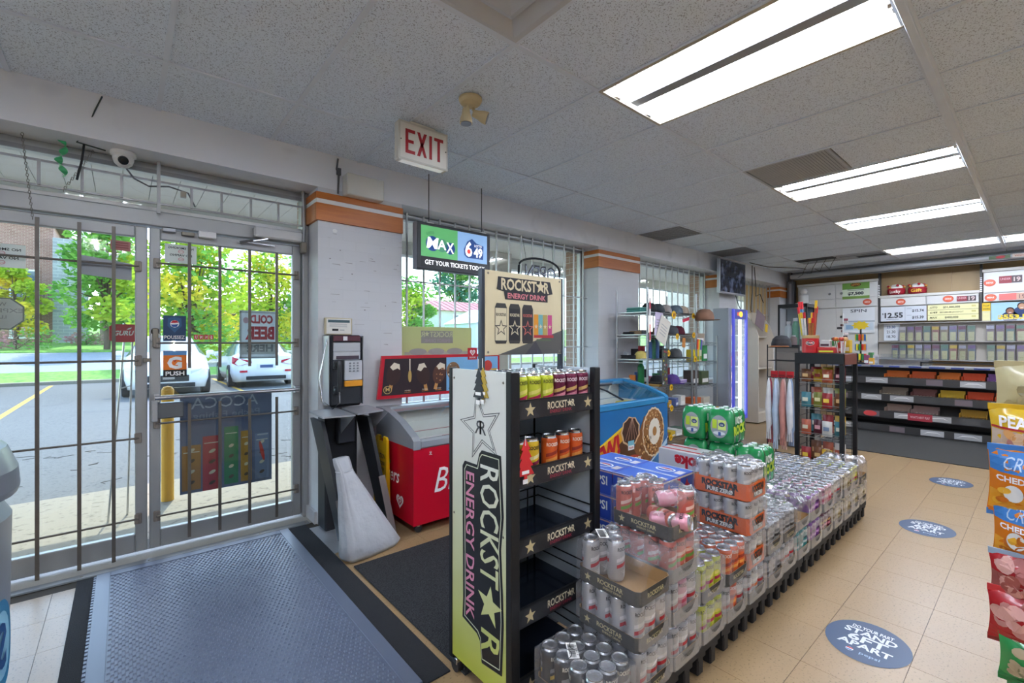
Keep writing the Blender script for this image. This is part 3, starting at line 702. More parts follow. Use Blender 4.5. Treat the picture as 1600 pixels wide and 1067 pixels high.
card('notice', 'white NO SMOKING notice on the left door glass near the frame edge', 'notice', FY(-.60, YS, 1.742), .185, .13, TRP('#e9e9e6'), .001, lambda m, f: nosm(m, f, .185))
m = MB(); f = FY(-.70, YS, 1.40); pts = [(0, .05), (.05, 0), (.23, 0), (.28, .05), (.28, .13), (.23, .175), (.05, .175), (0, .13)]
m.prism(f, pts, .003, P('#6b7568')); m.poly(f, [(.14 + (x - .14) * .95, .0875 + (y - .0875) * .93) for x, y in pts], TRP('#e3ebe2'), .0008)
m.txt(f, 'WE', .19, .14, .02, P('#9aa29a'), mir=True, off=.0014); m.txt(f, 'EXPRESS', .19, .105, .022, P('#9aa29a'), w=.17, mir=True, off=.0014); m.txt(f, 'I.L', .20, .07, .018, P('#9aa29a'), mir=True, off=.0014)
solo(m, 'window_sign', 'pale green eight-sided sign read from behind on the left door', 'sign')
m = MB().prism(FY(-.195, YS + .004, 1.735), [(0, 0), (.235, -.02), (.235, .085), (0, .115)], .002, M('#8d9196', .4, .3)); solo(m, 'tape_panel', 'grey rectangular panel stuck across the upper left door glass', 'panel')
m = MB().prism(FY(-.06, YS + .004, 1.90), [(0, 0), (.095, -.005), (.095, .055), (0, .06)], .002, P('#b5736c'))
for k in range(3): m.rect(FY(-.06, YS + .004, 1.90), .01, .012 + k * .014, .085, .019 + k * .014, P('#8e4a45'), .001)
solo(m, 'door_sticker', 'reddish sticker in the top corner of the left door glass', 'sticker')
def cold(m, f):
    w = .25
    for a in ((0, 0, w, .012), (0, .328, w, .34), (0, 0, .012, .34), (w - .012, 0, w, .34)): m.rect(f, *a, P('#b9bcc2'))
    m.rect(f, .012, .03, w - .012, .105, P('#c3c7ce'), .0008)
    m.txt(f, 'COLD', w * .56, .285, .055, P('#c23a4e'), w=.15, mir=True, bold=.05); m.txt(f, 'BEER', w * .52, .185, .085, P('#c23a4e'), w=.19, mir=True, bold=.05); m.txt(f, 'HERE', w * .52, .075, .048, P('#7d828d'), w=.17, mir=True, bold=.04, off=.0018)
    m.ell(f, .04, .275, .018, .022, P('#c9a3b0'), .0008)
card('poster', 'white COLD BEER HERE poster seen from behind on the right door', 'poster', FY(.628, YS + .012, 1.212), .25, .345, TRP('#dfe3ea'), .001, cold)
# loose red letters along the cross bar
for i, ch in enumerate('SNNU'):
    f = FY(.458 - i * .0285, YS, 1.349); m = MB(); m.prism(f, [(-.012, 0), (.012, 0), (.012, .032), (-.012, .032)], .002, P('#cf2638')); m.txt(f, ch, 0, .016, .02, WH, w=.012, mir=True, bold=.03)
    solo(m, 'letter_sticker', ['red letter S sticker, rightmost of four on the door glass', 'red letter N sticker beside the S on the door glass', 'red letter N sticker beside the U on the door glass', 'red letter U sticker, leftmost of four on the door glass'][i], 'sticker', group='red letter stickers')
def aco(m, f):
    w, h = .55, .655
    m.txt(f, 'ACOCA', .26, .60, .075, P('#b9bcc8'), w=.40, mir=True, bold=.0); m.txt(f, 'Pêche Fishing', .27, .515, .04, P('#8d92a0'), w=.40, mir=True)
    for x, y0, ww, hh, c in ((.01, .02, .105, .30, '#a9763f'), (.125, .0, .11, .37, '#b0434a'), (.25, .02, .085, .40, '#3d8158'), (.35, .02, .07, .36, '#b98a3f'), (.44, .02, .09, .33, '#7b86a4')):
        m.rect(f, x, y0, x + ww, y0 + hh, P(c), .0008); m.rect(f, x + .008, y0 + hh - .05, x + ww - .008, y0 + hh - .044, P('#d7d2c4'), .0014)
        for q in range(4):
            yy = y0 + .05 + q * .072; m.ell(f, x + ww / 2, yy, ww * .2, .011, P('#d9cdb4' if q % 2 else '#5b4b41'), .0014, 10, .5)
    m.ell(f, .485, .22, .012, .075, P('#d0483c'), .002, 12, .2); m.rect(f, .455, .335, .525, .345, P('#b9bcc8'), .0014)
card('poster', 'dark fishing poster with coloured strips on the lower right door', 'poster', FY(.285, YS + .012, .318), .55, .655, TRP('#777c90'), .001, aco)

# ================================================================ ceiling fittings
TUBEM = M('#dbe6fd', .3, emit=TUBE, var=0)
REFL = M('#b9b2a0', .4)
def troffer(x, y, label, i):
    t = thing('ceiling_light', label, 'ceiling light', (x, y, CEIL), 0, 'fluorescent ceiling lights')
    m = MB(); m.box(.002, .02, .002, 1.218, -.006, .012, REFL); m.box(.59, .608, .002, 1.218, -.006, .012, REFL); m.box(.02, .59, .002, .02, -.006, .012, REFL); m.box(.02, .59, 1.2, 1.218, -.006, .012, REFL); m.build('frame', t)
    m = MB()
    pr_ = [(.02, .0), (.05, .075), (.25, .085), (.27, .03), (.34, .03), (.36, .085), (.56, .075), (.59, .0)]
    for a, b in zip(pr_, pr_[1:]): m.quad((a[0], .02, a[1]), (b[0], .02, b[1]), (b[0], 1.2, b[1]), (a[0], 1.2, a[1]), REFL)
    m.box(.02, .59, .02, .024, .0, .085, REFL); m.box(.02, .59, 1.196, 1.2, .0, .085, REFL)
    m.build('reflector', t)
    for xx in (.145, .455):
        q = MB().tube([(xx, .05, .035), (xx, 1.17, .035)], .0145, TUBEM, 10).build('tube', t)
        MB().tube([(xx, .03, .035), (xx, .05, .035)], .015, CHROME, 10).tube([(xx, 1.17, .035), (xx, 1.19, .035)], .015, CHROME, 10).build('end_cap', q)
        for ya in (.024, 1.186): MB().box(xx - .02, xx + .02, ya, ya + .01, .0, .07, WHITE).build('socket', t)
    MB().box(.27, .34, .024, 1.196, .02, .03, M('#8f9396', .5)).build('ballast_cover', t)
    return t
LL = ['nearest ceiling light over the aisle with two bright tubes', 'second ceiling light from the camera beside the louvred vent', 'third ceiling light from the camera over the aisle', 'farthest ceiling light over the aisle near the roller housing', 'ceiling light at the right edge beyond the ceiling rail']
for i, (x, y) in enumerate(FIX):
    troffer(x, y, LL[i] if i < 5 else 'ceiling light out of view behind or beside the camera', i)
# square diffuser
t = thing('air_diffuser', 'square stepped air diffuser in the ceiling near the camera', 'air vent', (.77, .99, CEIL))
m = MB(); DG = M('#c3c6ca', .5)
for (a, z), (b, z2) in zip(((.002, -.002), (.03, -.002), (.10, .05), (.10, .012), (.13, .0), (.20, .03), (.20, .004)), ((.03, -.002), (.10, .05), (.10, .012), (.13, .0), (.20, .03), (.20, .004), (.23, -.004))):
    c, d = a, .61 - a
    m.add([(c, c, z), (d, c, z), (d, d, z), (c, d, z), (b, b, z2), (.61 - b, b, z2), (.61 - b, .61 - b, z2), (b, .61 - b, z2)], [(0, 1, 5, 4), (1, 2, 6, 5), (2, 3, 7, 6), (3, 0, 4, 7)], DG)
m.build('cone', t); MB().box(.002, .608, .002, .608, .05, .06, M('#4d5053', .7)).build('plenum_plate', t); MB().box(.228, .382, .228, .382, -.008, .004, M('#c5c8cb', .5), .01).build('centre_plate', t)
# louvred return vent
t = thing('return_vent', 'grey louvred return vent in the ceiling before the second light', 'air vent', (3.82, 1.0, CEIL))
VG = M('#b3b9c1', .5); m = MB(); m.box(.003, .607, .003, .02, -.004, .01, VG); m.box(.003, .607, .58, .597, -.004, .01, VG); m.box(.003, .02, .02, .58, -.004, .01, VG); m.box(.59, .607, .02, .58, -.004, .01, VG); m.build('frame', t)
MB().box(.02, .59, .02, .58, .012, .016, M('#3d4044', .8)).build('backing', t)
s0 = MB().add([(.02, -.008, .005), (.59, -.008, .005), (.59, .003, -.003), (.02, .003, -.003), (.02, -.008, .0065), (.59, -.008, .0065), (.59, .003, -.0015), (.02, .003, -.0015)], [(0, 1, 2, 3), (4, 5, 6, 7), (0, 1, 5, 4), (2, 3, 7, 6)], VG); o = None
for k in range(27):
    o = s0.build('louvre', t) if o is None else copyo(o, t); o.location.y = .03 + k * .0205
# slot diffusers near the far end
t = thing('slot_diffuser', 'dark open slot diffuser with loose wires near the far wall', 'air vent', (8.70, 1.6, CEIL))
m = MB(); m.box(.003, .607, .003, 1.217, .012, .018, M('#3f4143', .8)); m.build('plenum', t)
for k in range(9):
    if k in (3,): continue
    MB().box(.05 + k * .06, .075 + k * .06, .02 if k < 5 else .4, .60 if k < 5 else 1.2, -.003, .008, VG).build('blade', t)
MB().box(.003, .607, .6, .63, -.004, .01, VG).box(.003, .607, .003, .02, -.004, .01, VG).build('frame', t)
for k in range(4):
    x, y = 8.8 + k * .1, 2.2 + k * .16
    m = MB().tube([(x, y, CEIL), (x - .05, y + .05, CEIL - .12), (x + .03, y + .1, CEIL - .2), (x - .02, y + .16, CEIL - .05 * k - .1)], .004, BLACK, 5)
    solo(m, 'loose_wire', 'thin black loose wire under the open slot diffuser, %s from the window side' % ORD[3 - k], 'wire', group='loose wires at the slot diffuser')
# exit sign
t = thing('exit_sign', 'white EXIT sign with red letters hanging from the ceiling', 'exit sign', (1.452, 2.59, 2.578))
IV = M('#dcd8cc', .5); m = MB().box(-.175, .175, -.03, .03, -.122, .118, IV, .006); m.build('housing', t)
m = MB(); f = FY(-.175, -.0302, -.122)
for (a, b, c, d) in ((0, 0, .35, .012), (0, .228, .35, .24), (0, .012, .012, .228), (.338, .012, .35, .228)): m.rect(f, a, b, c, d, M('#c9c5b8', .5), .0008)
LR = M('#a81c22', .4)
def bars(*bs):
    for b in bs: m.poly(f, b, LR, .001)
X = lambda a, b, c, d: [(a, b), (c, b), (c, d), (a, d)]
bars(X(.045, .045, .065, .195), X(.065, .045, .112, .066), X(.065, .110, .102, .13), X(.065, .174, .112, .195))
bars([(.125, .045), (.146, .045), (.195, .195), (.174, .195)], [(.174, .045), (.195, .045), (.146, .195), (.125, .195)])
bars(X(.212, .045, .232, .195), X(.272, .045, .292, .176), X(.248, .174, .316, .195))
m.build('lettering', t); m = MB()
for x in (-.16, .16): m.lathe([(.004, -.002), (.004, 0)], BLACK, 8, (x, -.0315, .0), ax='y')
m.build('screw', t)
MB().box(-.09, .09, -.02, .02, .118, .136, IV, .004).build('mount', t); MB().box(-.15, .15, -.025, .025, -.1235, -.1222, M('#f6f6f2', .3, emit=.04)).build('lens', t)
# emergency heads
t = thing('emergency_light', 'cream twin-head emergency lamp on the ceiling behind the exit sign', 'emergency light', (1.5, 2.12, CEIL - .001))
CRM = M('#cbb98f', .5); MB().lathe([(.066, 0), (.066, -.012), (.055, -.03), (.03, -.045), (0, -.048)], CRM, 20).build('base', t)
for dx, tgt in ((-.03, V((-.03, .0, -.16))), (.03, V((.1, -.05, -.105)))):
    p = V((dx * .6, 0, -.045)); j = V((dx, 0, -.075)); d = (tgt - j).normalized()
    h = MB().tube([p, j], .008, CRM, 8).tube([j - d * .01, j + d * .02, j + d * .05, j + d * .075], [.02, .024, .034, .036], CRM, 14).build('lamp_head', t)
    MB().tube([j + d * .074, j + d * .078], .031, M('#8c8f96', .15, .4), 14).build('lens', h)
# dome camera with its cables, chains and ribbon over the door
t = thing('security_camera', 'white dome security camera under the soffit above the door', 'camera', (0.0, 3.575, 2.464))
MB().lathe([(.06, 0), (.062, -.02), (.052, -.03)], WHITE, 20).build('base', t); d = MB().lathe([(.05, -.026), (.05, -.045), (.042, -.07), (.024, -.086), (0, -.09)], WHITE, 18).build('shell', t)
MB().lathe([(.026, 0), (.024, .012), (.012, .016), (0, .017)], M('#202226', .1), 14, (0, 0, 0)).build('eye', d).matrix_local = Matrix.Translation((.0, -.038, -.058)) @ V((.15, -1, -.55)).to_track_quat('Z', 'Y').to_matrix().to_4x4()
solo(MB().tube([(.0, 3.6, 2.40), (.05, 3.61, 2.33), (.12, 3.62, 2.30), (.22, 3.62, 2.32), (.32, 3.62, 2.30), (.36, 3.63, 2.22)], .005, M('#6a6d70', .6), 6).box(.28, .31, 3.60, 3.63, 2.265, 2.30, SCREWM), 'camera_cable', 'grey cable drooping from the dome camera along the transom', 'cable')
solo(MB().tube([(-.09, 3.437, 2.71), (-.12, 3.434, 2.62), (-.16, 3.46, 2.50), (-.2, 3.55, 2.461), (-.08, 3.6, 2.461)], .004, M('#43504c', .6), 6), 'power_cable', 'dark cable running down the bulkhead to the dome camera', 'cable')
solo(MB().tube([(-.17, 3.56, 2.46), (-.18, 3.56, 2.36), (-.20, 3.56, 2.25)], .006, BLACK, 6), 'black_strap', 'black strap hanging beside the green ribbon over the door', 'strap')
m = MB(); vs = []; fs = []; GR = M('#3fae6b', .4)
for k in range(22):
    z = 2.455 - k * .0095; a = k * .55; cx = -.262 + .012 * math.sin(k * .4); vs += [(cx - .018 * math.cos(a), 3.56 - .018 * math.sin(a), z), (cx + .018 * math.cos(a), 3.56 + .018 * math.sin(a), z)]
m.add(vs, [(2 * i, 2 * i + 1, 2 * i + 3, 2 * i + 2) for i in range(21)], GR, True); solo(m, 'ribbon', 'twisted green plastic ribbon hanging over the door', 'ribbon')
def chain(name, label, a, b, n):
    t = thing(name, label, 'chain', a); d = (V(b) - V(a)) / n; r = .009
    lk = MB().tube([(r * .55 * math.cos(k * PI / 4), 0, r * math.sin(k * PI / 4)) for k in range(9)], .0017, M('#8d8a80', .4, .8), 4, cap=False); o = None
    for i in range(n):
        o = lk.build('link', t) if o is None else copyo(o, t)
        o.location = d * (i + .5); o.rotation_euler = (0, 0, (i % 2) * PI / 2)
chain('hanging_chain', 'steel chain hanging from the soffit near the left frame edge', (-.415, 3.58, 2.46), (-.375, 3.58, 2.0), 30)
chain('hanging_chain', 'short steel chain hanging in front of the transom bars', (-.13, 3.58, 2.44), (-.26, 3.59, 2.18), 18)
m = MB().box(1.255, 1.545, 3.34, YW - .001, 2.425, 2.585, M('#d4d2c8', .5), .006); solo(m, 'junction_box', 'cream metal box on the bulkhead above the orange pillar trim', 'junction box')
m = MB().tube([(1.22, 3.43, 2.70), (1.21, 3.43, 2.62), (1.225, 3.43, 2.58), (1.22, 3.43, 2.44)], .007, M('#5d5f61', .6), 6).box(1.21, 1.24, 3.42, 3.438, 2.58, 2.63, M('#4a4c4e', .6)); solo(m, 'box_cable', 'dark cable dropping beside the cream metal box', 'cable')
# lottery screen hung by two wires
t = thing('lottery_screen', 'hanging black lottery screen with green and blue halves', 'screen', (2.15, 3.27, 2.11))
BZ = M('#3a3c40', .4); MB().box(-.368, .368, -.02, .05, -.19, .19, BZ, .006).build('housing', t); MB().box(-.37, -.30, -.012, .055, -.19, .19, M('#8e939b', .4, .3), .004).build('side_trim', t)
f = FY(-.335, -.0205, -.18); m = MB()
GS = M('#62b36f', .25, emit=.10, var=.12, vs=5); BS = M('#86acd8', .25, emit=.12, var=.12, vs=5)
m.rect(f, .0, .095, .35, .345, GS, .001); m.rect(f, .35, .095, .665, .345, BS, .001)
EW = M('#f4f6f8', .4, emit=.2); EB = M('#24509a', .4, emit=.05)
for x, y, r in ((.105, .205, .062), (.195, .20, .055), (.275, .185, .05)): m.ell(f, x, y, r, r, EB if x != .195 else M('#3c7a5c', .4, emit=.2), .0016)
m.txt(f, 'M', .10, .21, .085, EW, w=.10, bold=.03, off=.0022, sh=.15); m.txt(f, 'A', .195, .205, .075, EW, w=.085, bold=.02, off=.0024); m.txt(f, 'X', .275, .19, .085, EW, w=.075, bold=.02, off=.0026)
m.txt(f, 'LOTTO', .085, .288, .022, M('#2f7a4a', .4), w=.07, rot=.2, off=.0022)
m.poly(f, [(.42, .15), (.45, .13), (.62, .13), (.625, .25), (.55, .265), (.50, .30), (.45, .27), (.415, .20)], EB, .0014)
m.txt(f, '6', .465, .205, .115, EW, w=.075, bold=.04, off=.0022); m.ell(f, .466, .185, .018, .02, M('#c2382f', .4, emit=.2), .003); m.txt(f, '49', .565, .185, .075, EW, w=.095, bold=.04, off=.0022); m.txt(f, 'LOTTO', .565, .243, .02, EW, w=.08, off=.0022)
m.rect(f, 0, 0.01, .665, .092, M('#2a2c30', .3), .001); m.txt(f, 'GET YOUR TICKETS TODAY', .335, .05, .036, EW, w=.60, bold=.02, off=.002)
m.build('display', t)
for x in (-.24, .30): MB().tube([(x, .02, .19), (x, .02, .60)], .004, M('#3d3f42', .5), 5).build('hanging_wire', t); MB().box(x - .03, x + .03, -.01, .04, .19, .20, WHITE).build('bracket', t)
# OPEN sign in the window
t = thing('open_sign', 'black arched OPEN sign seen from behind in the first window', 'sign', (3.40, 3.52, 2.0), 0)
BN = M('#20242b', .3); arc = [(.30 * math.cos(a), 0, .12 + .10 * math.sin(a)) for a in [PI * k / 14 for k in range(15)]]
MB().tube([(-.31, 0, -.12)] + arc[::-1] + [(.31, 0, -.12), (-.31, 0, -.12)], .012, BN, 8).build('rim', t); m = MB(); m.txt(FY(0, -.012, 0), 'OPEN', 0, .06, .16, BN, w=.46, mir=True, bold=.03); m.build('lettering', t)
m = MB(); m.txt(FY(0, -.014, 0), 'OPEN', 0, .06, .14, M('#aab6c8', .3), w=.43, mir=True, bold=-.02); m.build('neon_tube', t)
MB().tube([(-.2, 0, .2), (-.22, .04, .45)], .003, BN, 4).tube([(.2, 0, .2), (.22, .04, .45)], .003, BN, 4).build('hanging_wire', t)
# poster in the first window, read from behind
t = thing('window_poster', 'pale yellow-green energy drink poster read from behind in the window', 'poster', (2.165, 3.56, 1.215))
f = FY(-.365, 0, 0); m = MB(); YG = TRP('#d9dca6', .4); m.prism(f, [(0, 0), (.73, 0), (.73, .25), (0, .25)], .003, YG)
m.rect(f, .19, .105, .52, .215, P('#8f8f86'), .0008); m.txt(f, 'ROCKST', .395, .185, .046, P('#c5c99a'), w=.24, mir=True, bold=.02, off=.0016); m.txt(f, 'R', .205, .185, .046, P('#c5c99a'), mir=True, bold=.02, off=.0016); m.star(f, .247, .187, .028, P('#c5c99a'), .0016)
m.txt(f, 'ENERGY DRINK', .355, .128, .028, P('#a59aa0'), w=.27, mir=True, bold=.02, off=.0016)
for x in (.16, .345, .54): m.ell(f, x, .03, .085, .03, P('#9a9c98'), .0012)
m.rect(f, 0.03, 0, .73, .028, P('#aeb09e'), .0009); m.build('sheet', t)
# ================================================================ mats and floor decals
t = thing('entrance_mat', 'large black rubber mat with raised nubs inside the doors', 'mat', (.385, 2.53, .0012))
RUB = M('#656f84', .36, var=.1, vs=2); FUZZ = M('#2b2c30', .95, bump=.6, bs=300)
MB().box(-.58, .62, -.97, .955, 0, .006, FUZZ).build('carpet_backing', t)
m = MB(); m.box(-.50, .50, -.96, .95, .0062, .011, RUB)
for a, b, c, d in ((-.50, -.44, -.96, .95), (.44, .50, -.96, .95), (-.44, .44, .89, .95), (-.44, .44, -.96, -.90)): m.box(a, b, c, d, .011, .0145, RUB, .003)
m.build('rubber_sheet', t); vs = []; fs = []
nx, ny = 38, 78
for i in range(nx):
    for j in range(ny):
        x = -.43 + i * .0229 + (.011 if j % 2 else 0); y = -.888 + j * .0229; a = .0068; b = .003; k = len(vs)
        vs += [(x - a, y - a, .011), (x + a, y - a, .011), (x + a, y + a, .011), (x - a, y + a, .011), (x - b, y - b, .0155), (x + b, y - b, .0155), (x + b, y + b, .0155), (x - b, y + b, .0155)]
        fs += [(k + 4, k + 5, k + 6, k + 7), (k, k + 1, k + 5, k + 4), (k + 1, k + 2, k + 6, k + 5), (k + 2, k + 3, k + 7, k + 6), (k + 3, k, k + 4, k + 7)]
MB().add(vs, fs, RUB).build('nubs', t, True)
m = MB()
for k in range(60): m.box(-.51, -.497, -.95 + k * .0315, -.93 + k * .0315, .006, .0125, RUB)
m.build('ribbed_edge', t, True)
CPT = speck('carpet_pile', '#3d3f42', '#17181a', 260, .45, .62, .97, .1, 4, .8)
solo(MB().box(1.035, 2.9, 1.5, 2.655, .001, .009, CPT, .003), 'carpet_mat', 'charcoal carpet mat in front of the red freezer', 'mat')
solo(MB().box(6.85, 8.5, -2.2, 2.0, .001, .009, M('#3b3a38', .9, bump=.4, bs=200), .003), 'carpet_mat', 'dark flat mat on the floor before the far candy shelves', 'mat')
DEC = M('#2f4a6e', .4, var=.04)
for i, (x, y, lab) in enumerate(((2.51, .512, 'nearest round blue stand apart sticker on the aisle floor'), (4.365, .548, 'second blue stand apart sticker along the aisle floor'), (5.96, .578, 'farthest blue stand apart sticker near the dark mat'))):
    f = Fr((x, y, .0012), (0, -1, 0), (1, 0, 0)); m = MB()
    m.ell(f, 0, 0, .152, .178, DEC, 0, 36)
    for (s_, yy, h, ww) in (('DO YOUR PART', .105, .026, .15), ('STAND', .062, .042, .19), ('6FT', .005, .055, .14), ('APART', -.052, .042, .19)): m.txt(f, s_, 0, yy, h, M('#dfe5ea', .4), w=ww, bold=.03, off=.0006)
    m.ell(f, -.04, -.11, .014, .014, WH, .0006); m.poly(f, [(-.054, -.108), (-.026, -.106), (-.032, -.098), (-.048, -.098)], REDP, .0009); m.poly(f, [(-.054, -.113), (-.026, -.112), (-.034, -.122), (-.046, -.122)], P('#3f74b8'), .0009)
    m.txt(f, 'pepsi', .03, -.11, .02, M('#9db6d6', .4), w=.07, off=.0006)
    solo(m, 'floor_sticker', lab, 'floor sticker')

# ================================================================ grey dispenser cut by the left edge of the frame
t = thing('dispenser', 'rounded silver grey dispenser at the left edge by the doors', 'dispenser', (-.60, 2.16, 0))
SG = M('#9fa3a8', .35, .5, .05); m = MB(); m.lathe([(.29, 0), (.30, .02), (.31, .2), (.322, .5), (.326, .78), (.30, .83)], SG, 40); m.build('body', t)
MB().lathe([(.30, .852), (.338, .85), (.345, .87), (.34, .93), (.315, 1.0), (.26, 1.05), (.1, 1.09), (0, 1.10)], M('#8e949c', .35, .5, .05), 36).build('hood', t)
MB().lathe([(.285, .82), (.285, .855)], BLACK, 24).build('gap_ring', t)
cf = CyFr((0, 0, 0), .322, rad(-14)); m = MB(); m.ell(cf, 0, .40, .075, .14, P('#2f7fa8'), .003, 24); m.ell(cf, 0, .40, .055, .105, P('#8cc3dc'), .0036, 24); m.txt(cf, 'S', 0, .40, .13, P('#1d4f86'), w=.05, mir=True, bold=.03, off=.005); m.build('label_print', t)

# ================================================================ payphone, pedestal, sack, wet floor sign
t = thing('payphone', 'black and chrome payphone mounted on the first pillar', 'payphone', (1.235, 3.30, .862))
PB = M('#2a2c30', .35); PS = M('#c3c6ca', .3, .5, .05)
MB().box(-.122, .122, -.0, .135, 0, .52, PB, .02).build('body', t)
MB().box(-.130, -.1225, -.004, .13, .01, .515, PS, .003).box(.1225, .128, -.004, .13, .01, .515, PS, .002).build('side_cladding', t)
MB().box(-.098, .098, -.016, -.0005, .40, .465, M('#c3c6c9', .3, .3), .004).box(-.098, .098, -.017, -.0005, .475, .515, M('#5a2e3a', .4), .004).box(-.03, .0, -.019, -.0165, .48, .51, WHITE).build('upper_panel', t)
MB().box(-.08, .085, -.019, -.0165, .345, .37, P('#453743')).box(-.098, .098, -.016, -.0005, .34, .40, PS, .004).build('coin_panel', t)
kp = MB().box(-.02, .112, -.016, -.0005, .19, .335, M('#c9ccd0', .4, .2), .004).build('keypad_plate', t)
k0 = MB().box(-.007, .007, -.006, 0, -.005, .005, M('#8c9096', .4), .002); o = None
for i in range(3):
    for j in range(4):
        o = k0.build('key', kp) if o is None else copyo(o, kp); o.location = (.02 + i * .028, -.0165, .315 - j * .019)
MB().box(-.02, .112, -.02, -.0005, .145, .188, M('#e59a25', .4), .003).build('instruction_strip', t)
h = MB().tube([(-.075, -.055, .33), (-.075, -.068, .28), (-.075, -.068, .17), (-.075, -.055, .12)], [.016, .013, .013, .016], PB, 10).lathe([(.026, 0), (.030, .02), (.024, .035)], PB, 14, (-.075, -.05, .305), ax='y').lathe([(.026, 0), (.030, .02), (.024, .035)], PB, 14, (-.075, -.05, .125), ax='y').build('handset', t)
for z in (.305, .125): MB().box(-.1, -.05, -.03, -.0005, z - .03, z + .03, M('#4a4c50', .4), .006).build('cradle', t)
MB().tube([(-.128, .03, .49), (-.16, .0, .38), (-.20, -.03, .22), (-.19, -.05, .06), (-.12, -.06, .0), (-.07, -.062, .04), (-.072, -.06, .115)], .006, CHROME, 8).build('cord', t)
t = thing('instruction_card', 'cream framed instruction card above the payphone', 'card', (1.218, 3.405, 1.385))
MB().box(-.1, .1, 0, .03, 0, .125, M('#cfc2a0', .5), .004).build('frame', t); f = FY(-.09, -.0008, .008); m = MB(); m.rect(f, 0, 0, .18, .11, P('#e6e3da'), .0006); m.rect(f, .01, .082, .17, .102, P('#3e5a60'), .0012)
for k in range(4): m.rect(f, .02, .05 + k * .007, .15, .052 + k * .007, GREY, .0012)
m.rect(f, .04, .02, .085, .036, INK, .0012); m.rect(f, .095, .024, .13, .03, GREY, .0012); m.build('printed_sheet', t)
t = thing('phone_pedestal', 'brushed metal phone pedestal with slanted legs and side shelves', 'pedestal', (1.2, 3.1, 0))
BS_ = M('#b6b9bd', .35, .5, .08, 12)
for sx, tx, bx, nm in ((-1, -.19, -.10, 'left'), (1, .13, .21, 'right')):
    m = MB(); a = (tx, .10, .82); b = (bx, -.16, .0)
    m.add([(tx - .012, .25, .80), (tx - .012, .02, .80), (bx - .012, -.20, .004), (bx - .012, -.04, .004), (tx + .012, .25, .80), (tx + .012, .02, .80), (bx + .012, -.20, .004), (bx + .012, -.04, .004)], [(0, 1, 2, 3), (4, 7, 6, 5), (0, 4, 5, 1), (1, 5, 6, 2), (2, 6, 7, 3), (3, 7, 4, 0)], M('#2c2d30', .45)); 
    lg = m.build('leg', t)
    m = MB(); k = .42; f_ = lambda q: (tx + (bx - tx) * q, .02 + (-.20 - .02) * q, .80 * (1 - q))
    p, q = f_(.5 if sx > 0 else .62), f_(.98); m.bar((p[0], p[1] - .006, p[2]), (q[0], q[1] - .006, q[2]), .045, .006, M('#8d8480', .4, .5), (0, 1, 0)); m.build('leg_plate', lg)
    x0, x1 = (-.23, -.04) if sx < 0 else (.0, .19)
    y = -.10
    m = MB(); m.add([(x0, y, .85), (x1, y - (.06 if sx < 0 else -.02), .855), (x1, .2, .86), (x0, .2, .855), (x0, y, .84), (x1, y - (.06 if sx < 0 else -.02), .845), (x1, .2, .85), (x0, .2, .845)], [(0, 1, 2, 3), (4, 7, 6, 5), (0, 4, 5, 1), (1, 5, 6, 2), (2, 6, 7, 3), (3, 7, 4, 0)], BS_)
    m.add([(x1, y - .05, .844), (x1, .18, .844), (x1, .12, .68), (x1 - .004, y - .05, .844), (x1 - .004, .18, .844), (x1 - .004, .12, .68)], [(0, 1, 2), (5, 4, 3), (0, 2, 5, 3)], BS_)
    m.build('shelf', t)
MB().box(-.13, .10, .16, .32, .004, .83, M('#232427', .5), .01).build('back_column', t)
MB().box(-.20, .24, -.20, .30, .0005, .006, BS_, .002).build('base_plate', t)
MB().box(-.06, .06, .10, .155, .62, .80, M('#55585c', .35, .7), .006).build('return_box', t)
# sack
def sheet_sack():
    rows = [(.0, .175, .07, 0), (.03, .20, .085, 0), (.12, .165, .085, .02), (.25, .125, .07, .05), (.38, .085, .05, .085), (.48, .058, .038, .11), (.52, .05, .03, .12), (.56, .052, .028, .13), (.60, .05, .02, .135)]
    n = 40; vs = []; rnd = random.Random(5); fo = [rnd.uniform(-.07, .07) for _ in range(40)]
    for k, (z, rx, ry, dy) in enumerate(rows):
        for i in range(n):
            a = 2 * PI * i / n; ca, sa = math.cos(a), math.sin(a); w_ = 1 + fo[i] * (1 if k > 2 else .4) + rnd.uniform(-.025, .025)
            e = .55; px = rx * math.copysign(abs(ca) ** e, ca) * w_; py = ry * math.copysign(abs(sa) ** e, sa) * w_
            vs.append((px - .13 * (z / .6), py + dy + .02 * math.sin(z * 30 + a * 2) * .2, z + (.0 if k else .0)))
    fs = [(k * n + i, k * n + (i + 1) % n, (k + 1) * n + (i + 1) % n, (k + 1) * n + i) for k in range(len(rows) - 1) for i in range(n)]
    return vs, fs, n, len(rows)
vs, fs, n, nr = sheet_sack(); SK = M('#b9bbbf', .45, var=.06, bump=1, bs=14)
t = thing('sack', 'white woven plastic sack leaning on the phone pedestal', 'sack', (1.20, 2.785, .003), rad(14))
MB().add(vs, fs + [tuple(range(n))[::-1], tuple((nr - 1) * n + i for i in range(n))], SK, True).build('bag_body', t)
MB().tube([(-.112 + .056 * math.cos(k * PI / 5), .12 + .034 * math.sin(k * PI / 5), .515) for k in range(11)], .006, M('#c2c3c5', .5), 6).build('gathered_neck', t)
